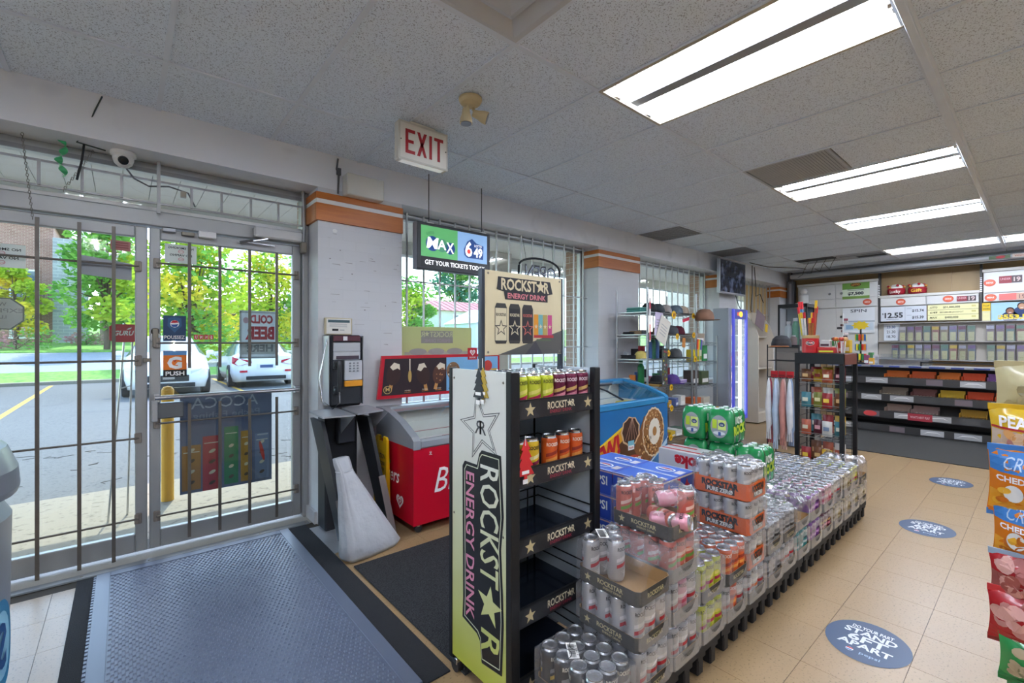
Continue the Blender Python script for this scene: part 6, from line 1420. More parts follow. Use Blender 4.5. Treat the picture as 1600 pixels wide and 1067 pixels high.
# ================================================================ slim lit cooler, display stand, television
t = thing('slim_cooler', 'slim grey drinks cooler with a lit purple-framed door', 'cooler', (6.49, 2.9, 0))
GC = M('#a3a8b0', .4, .3); VIO = M('#4a4fb8', .3, emit=.12, var=.02); LED = M('#f4f6ff', .3, emit=2.2, var=0)
MB().box(0, .03, 0, .22, .001, 1.81, GC, .004).box(.03, .10, 0, .22, .001, 1.81, GC, .004).build('left_wall', t)
MB().box(.55, .57, 0, .22, .001, 1.81, GC, .003).box(.10, .55, .2, .22, .001, 1.81, WHITE).box(.10, .55, 0, .2, 1.79, 1.81, GC).box(.10, .55, 0, .2, .001, .2, GC).build('cabinet_shell', t)
d = MB().box(.10, .15, -.03, -.002, .2, 1.80, VIO, .004).box(.52, .57, -.03, -.002, .2, 1.80, VIO, .004).box(.15, .52, -.03, -.002, 1.66, 1.80, M('#27306e', .35, emit=.25), .004).box(.15, .52, -.03, -.002, .2, .26, VIO).build('door', t)
m = MB(); f = FY(.15, -.031, 1.66); m.ell(f, .185, .07, .06, .04, M('#e88a2a', .4, emit=.6), .001, 16); m.rect(f, .06, .045, .12, .095, M('#a8502a', .4, emit=.3), .0008); m.build('logo_print', d)
MB().box(.15, .52, -.02, -.016, .26, 1.66, GLASS).build('door_pane', d); MB().tube([(.40, .01, .27), (.40, .01, 1.65)], .022, LED, 8).build('led_strip', t)
for k in range(6):
    z = .27 + k * .23; sh = MB().box(.15, .52, .02, .2, z, z + .008, WHITE).build('shelf', t)
for k in range(6):
    for q in range(3): bottle('small drink bottle on the %s cooler shelf, %s from the left' % (['lowest', 'second', 'third', 'fourth', 'fifth', 'top'][k], ORD[q]), ['#d9d9dc', '#c98a8a', '#e6c9a0', '#b0474a', '#7f9a8a', '#e0c23a'][k], 6.49 + .19 + q * .075, 3.03, .27 + k * .23 + .0085, .19, .03, '#d9d9d9', 'bottles in the lit cooler')
t = thing('display_stand', 'empty cream display stand with curved side panels by the wall', 'display stand', (7.787, 3.0, 0))
CRS = M('#d6cdbf', .5); SP = [(0, .02), (.36, .02), (.36, 1.85), (.30, 1.84), (.16, 1.74), (.06, 1.60), (.0, 1.42)]
for x in (0, .62): MB().prism(Fr((x, 0, 0), (0, 1, 0), (0, 0, 1)), SP, -.018, CRS).build('side_panel', t)
MB().box(.02, .62, .345, .36, .02, 1.82, M('#cfc3ad', .5)).build('back_panel', t)
for z in (.17, .88, 1.40): MB().box(.02, .62, .02 if z < 1 else .1, .344, z, z + .018, CRS).build('shelf', t)
MB().box(.02, .62, .0, .02, .02, .17, CRS, .003).build('plinth', t)
hang('fabric_pouch', 'brown and mauve pouch hanging over the cream display stand', 'pouch', '#7d6a6f', 7.9, 2.9965, 1.80, .34, .26, .35)
hang('price_tag', 'yellow hanging tag on the cream display stand', 'price tag', '#e8bd2c', 8.12, 2.9965, 1.62, .10, .13, .2)
for i, (x, z, c) in enumerate(((8.02, .190, '#5d4a44'), (8.16, .190, '#7a6a5a'), (8.0, .90, '#6a6f74'))):
    o = boxlet('magazine', 'dark magazine leaning on the %s shelf of the display stand%s' % ('lowest' if i < 2 else 'middle', ' toward the right' if i == 1 else ''), 'magazine', c, x, 3.28, z, .16 if i < 2 else .08, .02, .24, P('#a8988a'))
t = thing('television', 'wall television showing camera views beside the third pillar', 'television', (7.495, 3.27, 2.365), 0)
MB().box(-.465, .465, 0, .05, -.27, .27, M('#b9bcc2', .35, .5), .006).build('housing', t)
SCR = speck('camera_picture', '#2c3140', '#7f8aa2', 7, .5, .7, .2, .4, 3)
MB().box(-.445, .445, -.004, -.001, -.245, .25, SCR).build('screen', t); m = MB()
for k in (1, 2): m.rect(FY(-.445, -.0041, -.245), .8 * 0 + .297 * k - .003, 0, .297 * k + .003, .495, P('#191b22'), .0008)
m.rect(FY(-.445, -.0041, -.245), 0, .245, .89, .25, P('#191b22'), .0009); m.build('picture_grid', t); MB().bar((0, .05, .1), (0, .165, .1), .1, .1, BLACK).build('wall_mount', t)
for i, pts in enumerate(([(8.6, 3.42, 2.70), (8.55, 3.40, 2.5), (8.5, 3.38, 2.2), (8.45, 3.38, 1.9), (8.5, 3.36, 1.75)], [(8.7, 3.42, 2.68), (8.72, 3.40, 2.3), (8.66, 3.38, 2.15), (8.85, 3.38, 2.2), (9.0, 3.38, 2.05)], [(7.9, 3.42, 2.16), (8.0, 3.40, 1.95), (8.2, 3.40, 1.8), (8.4, 3.40, 1.65)], [(8.2, 3.3, 2.69), (8.7, 3.2, 2.66), (9.5, 3.0, 2.70), (9.7, 2.9, 2.69)])):
    solo(MB().tube(pts, .007, BLACK, 6), 'loose_cable', ['black cable dangling in front of the third window', 'black looped cable on the wall beside the tan blind', 'black cable running down from the television', 'black cable strung under the ceiling near the far corner'][i], 'cable')
# ================================================================ black four-post rack
QX, QY = 4.66, 1.235
def Q(): return MB(Matrix.Translation((-QX, -QY, 0)))
t = thing('counter_rack', 'black four-post wire rack at the far end of the can stacks', 'rack', (QX, QY, 0))
for x in (4.45, 4.84):
    for y in (1.06, 1.385): Q().box(x, x + .032, y, y + .032, .02, 1.232, RK, .003).build('post', t)
Q().box(4.45, 4.87, 1.06, 1.092, 1.14, 1.232, M('#7c4436', .5), .002).build('end_beam', t); Q().box(4.45, 4.87, 1.385, 1.417, 1.14, 1.232, RK, .002).build('end_beam', t)
for x in (4.449, 4.84): Q().box(x, x + .032, 1.06, 1.417, 1.145, 1.235, RK, .002).build('front_beam', t)
Q().box(4.46, 4.86, 1.07, 1.41, 1.215, 1.236, RK).build('top_board', t)
Q().box(4.44, 4.90, 1.03, 1.43, .0008, .03, RK, .008).build('base_plate', t)
m = Q()
for k in range(34): z = .08 + k * .031; m.bar((4.85, 1.09, z), (4.85, 1.39, z), .003, .003, RK)
for k in range(7): y = 1.10 + k * .047; m.bar((4.852, y, .06), (4.852, y, 1.14), .003, .003, RK)
for k in range(16): z = .1 + k * .065; m.bar((4.48, 1.405, z), (4.85, 1.405, z), .003, .003, RK)
m.build('wire_grid', t)
for z in (.28, .52, .76, .98):
    m = Q()
    for k in range(6): y = 1.10 + k * .058; m.bar((4.47, y, z), (4.85, y, z), .003, .003, WIRE)
    for x in (4.47, 4.66, 4.85): m.bar((x, 1.08, z), (x, 1.40, z), .004, .004, WIRE)
    m.bar((4.47, 1.08, z + .035), (4.47, 1.40, z + .035), .004, .004, WIRE); m.build('wire_shelf', t)
def sweet(label, c, c2, x, y, z, w_=.09, h_=.14, rz=-PI / 2, grp='snack packs in the black rack', d_=.03):
    n = 5; vs = []; 
    for j in range(n):
        v = j / (n - 1); b = math.sin(PI * v)
        for i in range(n): u = i / (n - 1); q = math.sin(PI * u) * b; vs += [((u - .5) * w_, -q * d_ - .001, v * h_)]
    k = len(vs); vs += [(a, -b, c_) for a, b, c_ in vs]
    fs = [(j * n + i, j * n + i + 1, (j + 1) * n + i + 1, (j + 1) * n + i) for j in range(n - 1) for i in range(n - 1)]
    m = MB(); m.add(vs, fs + [tuple(k + q for q in f[::-1]) for f in fs], M(c, .35, var=.12, vs=30), True)
    m.add([((u - .5) * w_ * .7, -d_ - .002 - .0 * u, v * h_) for u, v in ((.1, .4), (.9, .4), (.9, .65), (.1, .65))], [(0, 1, 2, 3)], P(c2))
    return solo(m, 'snack_pack', label, 'snack pack', (x, y, z), rz, grp)
SC = [('#a3262c', '#e9c24a'), ('#7a4a2a', '#d9b27a'), ('#c9a02c', '#8a2a24'), ('#b5583a', '#f0e0c0'), ('#5a2430', '#d9a0a8'), ('#d8d4cc', '#7a8aa0'), ('#3f7f8a', '#e6e6d0'), ('#8d8f3a', '#f0e9b0')]
for r_, z in enumerate((.284, .524, .764, .985)):
    for i in range(4):
        c = SC[(r_ * 3 + i) % 8]; sweet('snack pack on the %s wire shelf of the black rack, %s from the left' % (['lowest', 'second', 'third', 'topmost'][r_], ORD[i]), c[0], c[1], 4.56 + .05 * (i % 2), 1.36 - i * .078, z, .074, .13 if r_ < 3 else .11)
for r_, z in enumerate((.284, .524, .764, .985)):
    for i in range(3):
        c = SC[(r_ * 5 + i * 2 + 1) % 8]; sweet('rear snack pack on the %s shelf of the black rack, %s from the left' % (['lowest', 'second', 'third', 'topmost'][r_], ORD[i]), c[0], c[1], 4.76, 1.34 - i * .09, z, .08, .16 if r_ < 3 else .12)
# on top of it
t = thing('red_tin', 'red tin with a dark oval badge holding candy sticks', 'tin', (4.545, 1.325, 1.2372)); RT = M('#c9151f', .3, coat=.4)
MB().lathe([(.062, 0), (.064, .004), (.064, .125), (.06, .128), (.06, .01), (0, .008)], RT, 24, cap=False).build('body', t)
MB().lathe([(.0645, .125), (.066, .128), (.066, .15), (.062, .152)], M('#b59a6a', .4, .3), 24, cap=False).build('rim', t); cf = CyFr((0, 0, 0), .064, rad(195)); m = MB(); m.ell(cf, 0, .085, .032, .02, P('#e8e4dc'), .0008, 20); m.ell(cf, 0, .085, .029, .017, P('#20242a'), .0012, 20); m.txt(cf, 'ROLLING', 0, .086, .012, WH, w=.045, bold=.02, off=.0018)
for k in range(3): m.rect(cf, -.03, .03 + k * .009, .03, .033 + k * .009, P('#8f1018'), .0008)
m.build('badge', t)
SKC = ['#c0262e', '#d9d4d0', '#8a4a28', '#3f7fb0', '#a86a2c', '#6a2a4a', '#d8c23a', '#b5472c']
for i in range(14):
    a = i * 2.4; r = .012 + .042 * ((i * .618) % 1); x, y = 4.545 + r * math.cos(a), 1.325 + r * math.sin(a); L_ = .29 + .05 * (i % 4); k = .75
    tip = V((r * math.cos(a) * k * 1.1, r * math.sin(a) * k * 1.6, L_))
    m = MB().tube([(0, 0, 0), tip * .85], .0085, M(SKC[i % 8], .4, var=.2, vs=40), 7).tube([tip * .85, tip], .0105, M(['#d3202a', '#f0c22a', '#d3202a'][i % 3], .4), 7)
    solo(m, 'candy_stick', 'long wrapped candy stick standing in the red tin', 'candy stick', (x, y, 1.2472), 0, 'candy sticks in the red tin')
boxlet('candy_box', 'dark grey lighter display box left of the red tin', 'box', '#5a5350', 4.58, 1.40 - .012, 1.2372, .05, .05, .12, P('#b9b4b0'), -PI / 2)
boxlet('candy_box', 'tan book-like box behind the red tin on the black rack', 'box', '#a9825a', 4.74, 1.37, 1.2372, .06, .08, .15, P('#8a5a3a'), -PI / 2)
boxlet('candy_box', 'white and plum box on the black rack right of the tin', 'box', '#c9c6c2', 4.56, 1.215, 1.2872, .075, .06, .06, P('#4a2430'), -PI / 2)
boxlet('candy_box', 'yellow and red flat box under the plum box on the rack', 'box', '#c22a2a', 4.56, 1.20, 1.2372, .13, .10, .048, P('#d9d63a'), -PI / 2)
for i in range(9):
    a = i * 2.4; r = .01 + .035 * ((i * .618) % 1); x, y = 4.58 + r * math.cos(a), 1.105 + r * math.sin(a)
    m = MB().tube([(0, 0, 0), (r * math.cos(a) * .5, r * math.sin(a) * .5, .105)], .0025, WHITE, 5).lathe([(0, .10), (.014, .105), (.018, .118), (.014, .131), (0, .136)], M(['#b5402c', '#c9742c', '#8a2a2a', '#d9a86a'][i % 4], .3, var=.2, vs=50), 10, (r * math.cos(a) * .5, r * math.sin(a) * .5, 0))
    solo(m, 'lollipop', 'wrapped lollipop in the cluster at the right end of the rack', 'lollipop', (x, y, 1.2372), 0, 'lollipops on the black rack')
for i in range(5):
    boxlet('candy_bar_box', 'small candy box behind the plum box on the black rack, %s of five' % ORD[i], 'box', ['#8a5a3a', '#d9a86a', '#3f8a4a', '#c94a3a', '#e0b82c'][i], 4.74, 1.29 - i * .048, 1.2372, .04, .08, .09 + .02 * (i % 3), P('#e6dcc4'), -PI / 2)
# ================================================================ rack of hanging socks, glass case, pedestal
t = thing('sock_rack', 'thin black wire rack with hanging cloth items left of the black rack', 'rack', (5.60, 1.90, 0))
for x in (0.0, .25):
    for y in (-.16, .16): MB().tube([(x, y, .0), (x, y, 1.30)], .007, RK, 6).build('post', t)
for z in (.04, .93, 1.12, 1.27): MB().tube([(0, -.16, z), (0, .16, z), (.25, .16, z), (.25, -.16, z), (0, -.16, z)], .005, RK, 6).build('hoop', t)
m = MB()
for k in range(8): m.bar((0, -.15 + k * .043, 1.27), (.25, -.15 + k * .043, 1.27), .003, .003, WIRE)
m.build('top_grid', t)
h0 = MB().tube([(0, 0, .93), (-.12, 0, .93), (-.125, 0, .94)], .003, WIRE, 5); o = None
for y in (-.1, -.03, .04, .11): o = h0.build('hook', t) if o is None else copyo(o, t); o.location.y = y
for i in range(8):
    y = 1.80 + (i % 4) * .07; x = 5.50 + (i // 4) * .05; c = ['#d9dce3', '#c98f86', '#b9cbe0', '#e3e3e6', '#8a9fc0', '#d8b5b0', '#c9d3de', '#a94a5a'][i]; L_ = .60 + .05 * (i % 3)
    m = MB(); vs = []; K = M(c, .9, var=.2, vs=12)
    m.tube([(0, 0, 0), (0, 0, -.05), (.0, .004, -L_ * .5), (0, -.004, -L_ * .85), (-.02, 0, -L_)], [.006, .018, .034, .03, .012], K, 8)
    for q in range(3): m.tube([(0, .015 * (q - 1), -L_ * .9), (0, .02 * (q - 1), -L_ - .08)], .008, K, 5)
    solo(m, 'hanging_scarf', 'pale fringed cloth hanging on the wire rack, %s of eight' % ORD[i], 'scarf', (x, y, .926), 0, 'cloth items on the wire rack')
cap('orange brimmed cap lying on top of the wire rack', '#2a2a2e', 5.70, 1.95, 1.275, rad(180), '#e08a4a', 1.1)
for i in range(3): boxlet('red_pack', 'red pack hanging on the wire rack, %s from the left' % ORD[i], 'pack', '#b5141f', 5.58, 1.98 - i * .08, .935, .07, .02, .07, P('#7a0f16'), -PI / 2, 'red packs on the wire rack')
t = thing('dark_cabinet', 'dark cabinet carrying the black framed glass case', 'cabinet', (6.42, 2.07, 0)); CB = M('#6f6a66', .6)
MB().box(0, .4, -.2, .2, .001, 1.26, CB, .006).build('body', t); MB().box(-.012, 0, -.19, .19, .03, 1.2, M('#7d7873', .6), .004).build('door', t)
t = thing('glass_case', 'black framed glass case with bottles on a dark cabinet', 'glass case', (6.40, 2.066, 1.262))
m = MB(); 
for y in (-.165, .145): m.box(0, .02, y, y + .02, 0, .54, RK); m.box(.28, .30, y, y + .02, 0, .54, RK)
m.box(0, .30, -.165, .165, .50, .545, RK, .003); m.box(0, .30, -.165, .165, 0, .03, RK); m.build('frame', t)
MB().box(.004, .007, -.145, .145, .03, .50, FILM2).build('front_pane', t); MB().box(.28, .285, -.145, .145, .03, .50, M('#59656b', .4)).build('back_panel', t)
for i, (y, c, h) in enumerate(((.08, '#c9d0d2', .30), (-.0, '#3f9a6a', .34), (-.09, '#d3d8da', .36), (.0, '#8a6a62', .12))):
    bottle('%s inside the black framed glass case' % ['clear bottle', 'green bottle', 'tall clear bottle', 'small brown bottle'][i], c, 6.52 if i < 3 else 6.45, 2.066 + y, 1.293, h, .04, '#d9d9d9', 'bottles in the glass case')
# ================================================================ far wall: cabinets, boards, ticket holders
XB = 10.30; CBW = M('#d3d2ce', .45); GAP = M('#4a4846', .7)
def cabinet(label, y0, y1, rows, knob=None, top=True):
    t = thing('wall_cabinet', label, 'cabinet', (XB + .13, (y0 + y1) / 2, rows[0][0])); z00 = rows[0][0]; zt = rows[-1][1]; w_ = (y1 - y0) / 2
    MB().box(-.115, .0, -w_, w_, 0, zt - z00, CBW).build('carcass', t)
    for z0, z1, n in rows:
        dw = 2 * w_ / n
        for k in range(n):
            a = w_ - dw * (k + 1); d = MB().box(-.135, -.116, a + .006, a + dw - .006, z0 - z00 + .006, z1 - z00 - .006, CBW, .003).build('door', t)
            if z1 - z0 > .2: MB().lathe([(.0, -.150), (.022, -.146), (.024, -.138), (.02, -.1355)], CHROME, 12, (0, a + dw * (.15 if k == 0 else .85), z0 - z00 + .1), ax='x').build('knob', d)
    if top: MB().box(-.15, .01, -w_ - .01, w_ + .01, zt - z00 + .001, zt - z00 + .045, M('#c9c5bd', .5), .003).build('cornice', t)
    return t
cabinet('white wall cabinet left of the roller post, under the green poster', 1.95, 3.22, [(1.97, 2.14, 2), (2.142, 2.42, 2)])
cabinet('low white wall cabinet under the red gift baskets', .68, 1.915, [(1.955, 2.105, 2)])
cabinet('white wall cabinet at the right edge above the family poster', -.9, .63, [(1.955, 2.085, 1), (2.09, 2.42, 1)])
t = thing('wall_board', 'white wall board behind the SPIN poster', 'board', (XB + .02, 2.585, 1.05)); MB().box(0, .10, -.635, .635, 0, .915, CBW).build('sheet', t)
for k in range(2): MB().box(-.004, -.0005, -.63 + k * .635, -.005 + k * .635, .005, .91, CBW, .002).build('panel', t)
for y, l in ((1.932, 'dark roller post left of the red gift baskets'), (.655, 'dark roller post right of the red gift baskets')):
    t = thing('shutter_post', l, 'post', (10.33, y, 1.67)); MB().box(-.02, .09, -.014, .014, 0, .89, GAP).build('channel', t)
    for k in range(8): MB().box(-.026, -.0205, -.012, .012, .45 + k * .03, .468 + k * .03, WHITE).build('peg', t)
t = thing('roller_shutter', 'long grey roller shutter housing under the ceiling at the far wall', 'shutter housing', (10.0, .6, 2.60))
MB().tube([(0, -2.6, 0), (0, 2.65, 0)], .045, M('#b4b7ba', .4, .3), 14).build('roller', t); MB().box(.06, .10, -2.6, 2.65, -.06, .09, M('#85898c', .5)).build('rail', t)
MB().box(-.02, .1, 2.64, 2.70, -.09, .09, GAP, .005).box(-.02, .1, -2.64, -2.60, -.09, .09, GAP, .005).build('end_plate', t)
f = FX(9.952 - 10.0, .55 - .6, -.03); m = MB(); m.rect(f, 0, 0, .22, .05, P('#5a6a4a'), 0); m.ell(f, .12, .025, .05, .02, P('#c2303a'), .001); m.rect(f, .24, .0, .46, .055, P('#d9c9b8'), 0); m.txt(f, 'Welcome', .35, .027, .025, P('#b5604a'), w=.18); m.build('sticker', t)
t = thing('grey_column', 'dark grey steel post in the far corner under the roller housing', 'post', (10.30, 3.34, 0)); MB().box(-.05, .08, -.06, .06, .001, 2.55, M('#6d7175', .5, .4), .004).build('column', t); MB().box(-.06, -.051, -.02, .02, .1, 2.5, M('#9a9ea2', .4, .5)).build('guide_rail', t)
def board(name, label, cat, y1, z0, w_, h_, c, draw, x=XB - .008, t_=.004):
    f = FX(x, y1, z0); m = MB(); m.prism(f, [(0, 0), (w_, 0), (w_, h_), (0, h_)], t_, M(c, .5)); draw(m, f, w_, h_); return solo(m, name, label, cat)
def p1(m, f, w_, h_):
    m.rect(f, 0, 0, w_, .05, P('#7da04a'), .001); m.rect(f, 0, .18, w_, h_, P('#6f9c44'), .001); m.rect(f, .0, .05, w_, .18, P('#d9e3cc'), .001)
    m.ell(f, w_ / 2, .26, .08, .035, P('#5a2f20'), .002); m.txt(f, 'LOTTO', w_ / 2, .26, .035, P('#e3a93a'), w=.12, bold=.03, off=.003); m.txt(f, '$7,500', w_ / 2, .10, .05, P('#26313a'), w=.24, bold=.05, off=.002)
    for k in range(2): m.rect(f, .08, .155 + k * .02, w_ - .08, .163 + k * .02, P('#5a6a5a'), .002)
board('lottery_poster', 'green and white $7,500 poster on the left wall cabinet', 'poster', 2.475, 2.125, .41, .30, '#d9e3cc', p1, XB - .010)
def p2(m, f, w_, h_):
    m.txt(f, 'SPIN', w_ / 2, h_ - .055, .055, P('#3a3f48'), w=.24, bold=.01); m.rect(f, .0, .20, w_, .23, P('#a9b4bd'), .001); m.rect(f, .02, .05, w_ - .02, .19, P('#c9d6de'), .001); m.rect(f, .05, .07, .16, .15, P('#8fb0cc'), .0016); m.ell(f, .3, .11, .06, .04, P('#d9c9b8'), .0016)
board('spin_poster', 'white SPIN poster below the left wall cabinet', 'poster', 2.47, 1.49, .48, .465, '#dfe2e4', p2)
def p3(m, f, w_, h_):
    m.rect(f, .33, .01, .334, h_ - .01, GREY, .001); m.txt(f, '12.55', .18, .105, .085, P('#33373c'), w=.25, bold=.04); m.txt(f, '$', .03, .135, .03, P('#33373c')); m.rect(f, .08, .03, .25, .036, P('#33373c'), .001)
    m.txt(f, '$15.74', .50, .175, .042, P('#33373c'), w=.15, bold=.03); m.txt(f, '$15.39', .50, .06, .042, P('#33373c'), w=.15, bold=.03)
    for z in (.21, .095): m.rect(f, .355, z, .42, z + .006, GREY, .001)
board('price_board', 'pale grey price board reading 12.55 on the far wall', 'price board', 1.905, 1.69, .61, .255, '#cfd3d9', p3)
def p4(m, f, w_, h_):
    for k in range(3):
        z = .01 + k * .084; m.rect(f, .0, z, w_, z + .078, P('#e3dda6'), .001); m.rect(f, .0, z + .078, w_, z + .083, P('#6a6a4a'), .001); m.rect(f, .52, z + .03, .57, z + .06, P('#c9c07a'), .0016)
    for k, s_ in enumerate(('LOTTO', '6/49', 'MAX')): m.txt(f, s_, .07, .215 - k * .084, .03, P('#4a4a2a'), w=.09, bold=.02, sh=.2, off=.002)
    m.txt(f, '$31,000,000', .29, .215, .03, P('#3a3a26'), w=.20, bold=.03, off=.002); m.txt(f, 'MINIMUM JACKPOT', .29, .132, .022, P('#6a6a4a'), w=.28, off=.002); m.txt(f, '$400,000', .29, .048, .03, P('#3a3a26'), w=.16, bold=.03, off=.002)
board('jackpot_board', 'pale yellow three-line jackpot board on the far wall', 'board', 1.28, 1.685, .60, .265, '#d9d6b0', p4)
def p5(m, f, w_, h_):
    m.rect(f, 0, 0, w_, h_, P('#9fc3e0'), .0006); m.rect(f, .45, .14, w_, h_, P('#6fb53a'), .001)
    for x, z, c in ((.20, .12, '#8a5a44'), (.32, .19, '#b98a6a')): m.ell(f, x, z - .06, .09, .08, P('#233a66'), .0012); m.ell(f, x, z + .03, .048, .055, P('#2a1d18'), .0016); m.ell(f, x, z + .02, .036, .045, P(c), .002); m.rect(f, x - .015, z, x + .015, z + .006, WH, .0026)
    m.txt(f, '$553,504', .28, .06, .06, P('#e8cf3a'), w=.42, bold=.05, off=.003); m.rect(f, .1, .015, w_ - .1, .028, P('#d9d4c4'), .002)
board('family_poster', 'bright winner poster reading $553,504 at the right edge of the far wall', 'poster', .545, 1.655, .75, .28, '#9fc3e0', p5)
def tagy(m, f, w_, h_): m.rect(f, .0, .16, w_, h_, P('#e0bb1e'), .001); m.rect(f, .01, .02, w_ - .01, .13, P('#d9d2a0'), .001); m.txt(f, 'TOP', w_ / 2, .24, .025, INK, off=.002); m.txt(f, 'WIN', w_ / 2, .19, .025, INK, off=.002)
board('shelf_tag', 'yellow tag card beside the winner poster', 'tag', .642, 1.655, .09, .285, '#cfc9a0', tagy)
def rs(m, f, w_, h_): m.ell(f, w_ / 2, h_ / 2, .065, .055, P('#c9482e'), .001, 20); m.ell(f, w_ / 2, h_ / 2, .055, .045, P('#d96a4a'), .0016, 20); m.txt(f, 'MINI', w_ / 2, h_ / 2, .025, WH, w=.07, off=.0022)
for y, z, l in ((2.17, 1.995, 'round red sticker on the left wall cabinet'), (1.70, 1.965, 'round red sticker on the low cabinet, left one'), (1.10, 1.975, 'round red sticker on the low cabinet, right one'), (.63, 2.19, 'round red sticker on the upper right cabinet'), (.62, 1.96, 'round orange sticker on the lower right cabinet')):
    m = MB(); f = FX(XB - .008, y, z); rs(m, f, .14, .12); solo(m, 'round_sticker', l, 'sticker')
def age(m, f, w_, h_): m.rect(f, 0, 0, w_ * .55, h_, P('#8a2a34'), .001); m.txt(f, 'UNDER', w_ * .28, h_ * .6, .03, P('#d9a0a4'), w=w_ * .45, off=.002); m.rect(f, w_ * .55, 0, w_, h_, P('#4a3a3c'), .001); m.txt(f, '19', w_ * .78, h_ * .5, .06, P('#c9b0a8'), bold=.03, off=.002)
board('age_notice', 'dark red and brown age notice on the low cabinet', 'notice', .93, 1.985, .22, .085, '#5a3a3c', age)
board('age_notice', 'dark red age notice on the upper right cabinet', 'notice', .46, 2.23, .24, .11, '#5a3a3c', age)
board('age_notice', 'pale red and yellow age notice on the lower right cabinet', 'notice', .46, 1.97, .40, .10, '#c9a08a', lambda m, f, w_, h_: (m.rect(f, 0, 0, .18, h_, P('#d9706a'), .001), m.txt(f, '19', .24, .05, .06, P('#7a5a5a'), off=.002), m.rect(f, .3, 0, w_, h_, P('#d9bc6a'), .001)))
# ticket holders
t = thing('ticket_display', 'two rows of clear lottery ticket holders on the far wall', 'ticket display', (XB + .05, 1.0, 1.02)); bx, by, bz = XB + .05, 1.0, 1.02
MB().box(-.02, .08, -1.2, .94, 0, .64, M('#b9b2a6', .6)).build('backing', t)
for z in (.01, .315, .635): MB().box(-.13, -.02, -1.2, .94, z - .012, z, M('#a9a6a2', .4, .2), .002).build('ledge', t)
TKC = ['#8f8a90', '#8a7280', '#a0625a', '#76808f', '#7b8574', '#87707a', '#5f807f', '#9a8468', '#7d7d88']
for r_, z in enumerate((.32, .012)):
    for k in range(16):
        y = .60 - k * .105 + (.1 if r_ else 0)
        if abs(y + by - .66) < .05: continue
        m = MB(); m.box(-.10, -.06, y - .042, y + .042, z, z + .25, M(TKC[(k * 5 + r_ * 3) % 9], .5)); 
        f = FX(-.1005, y + .042, z); m.rect(f, .008, .008, .076, .15, P('#dcd49c'), .001); m.rect(f, .02, .06, .064, .066, P('#b9b07a'), .0016); m.rect(f, .0, .19, .084, .24, P(['#c9c4d0', '#7a2a4a', '#e0bb1e', '#8a6a9a', '#5a8a6a'][(k * 3 + r_) % 5]), .001)
        h = m.build('ticket_holder', t); MB().box(-.106, -.104, y - .044, y + .044, z, z + .255, FILM2).build('clear_front', h)
def p6(m, f, w_, h_):
    for k, s_ in enumerate(('23.30', '21.30', '18.70')): m.txt(f, s_, .10, .24 - k * .085, .045, P('#4a6a9a' if k == 0 else '#4a4e54'), w=.12, bold=.02)
board('price_list', 'white price list beside the ticket holders', 'price list', 1.86, 1.35, .22, .30, '#d3d8de', p6)
# gift baskets and the white dispenser
for i, y in enumerate((1.70, 1.42)):
    t = thing('gift_basket', '%s of two red gift baskets on the low wall cabinet' % ['left', 'right'][i], 'gift basket', (10.36, y, 2.152), 0, 'red gift baskets'); RB = M('#a3182a', .5, var=.15, vs=30)
    MB().lathe([(.10, 0), (.12, .02), (.125, .09), (.115, .11)], RB, 18).build('basket', t); MB().lathe([(.10, .108), (.085, .15), (.05, .18), (0, .19)], M('#d9d6cc', .7, var=.1), 16).build('white_top', t)
    for k in range(6): a = k * 1.05 + .3; MB().lathe([(0, -.022), (.018, -.012), (.022, 0), (.018, .012), (0, .022)], M(['#c98a3a', '#b5242e'][k % 2], .4), 8, (.115 * math.cos(a), .115 * math.sin(a), .13 + .03 * (k % 2))).build('ornament', t)
    m = MB(); f = CyFr((0, 0, 0), .125, PI); m.txt(f, 'Lucky' if i == 0 else 'Gift', 0, .055, .05, P('#e6d9c9' if i == 0 else '#e3b53a'), w=.15, bold=.03, off=.003); m.build('lettering', t)
t = thing('white_dispenser', 'white round-topped dispenser on a shelf in the far corner', 'dispenser', (10.24, 3.10, 2.09)); MB().lathe([(.075, 0), (.08, .02), (.08, .15), (.06, .17), (.03, .18)], WHITE, 18).build('body', t); MB().lathe([(.0, .17), (.05, .19), (.062, .23), (.05, .27), (0, .29)], WHITE, 16).build('ball_top', t); MB().box(-.1, .18, -.12, .12, -.018, -.001, WHITE).build('bracket_shelf', t)

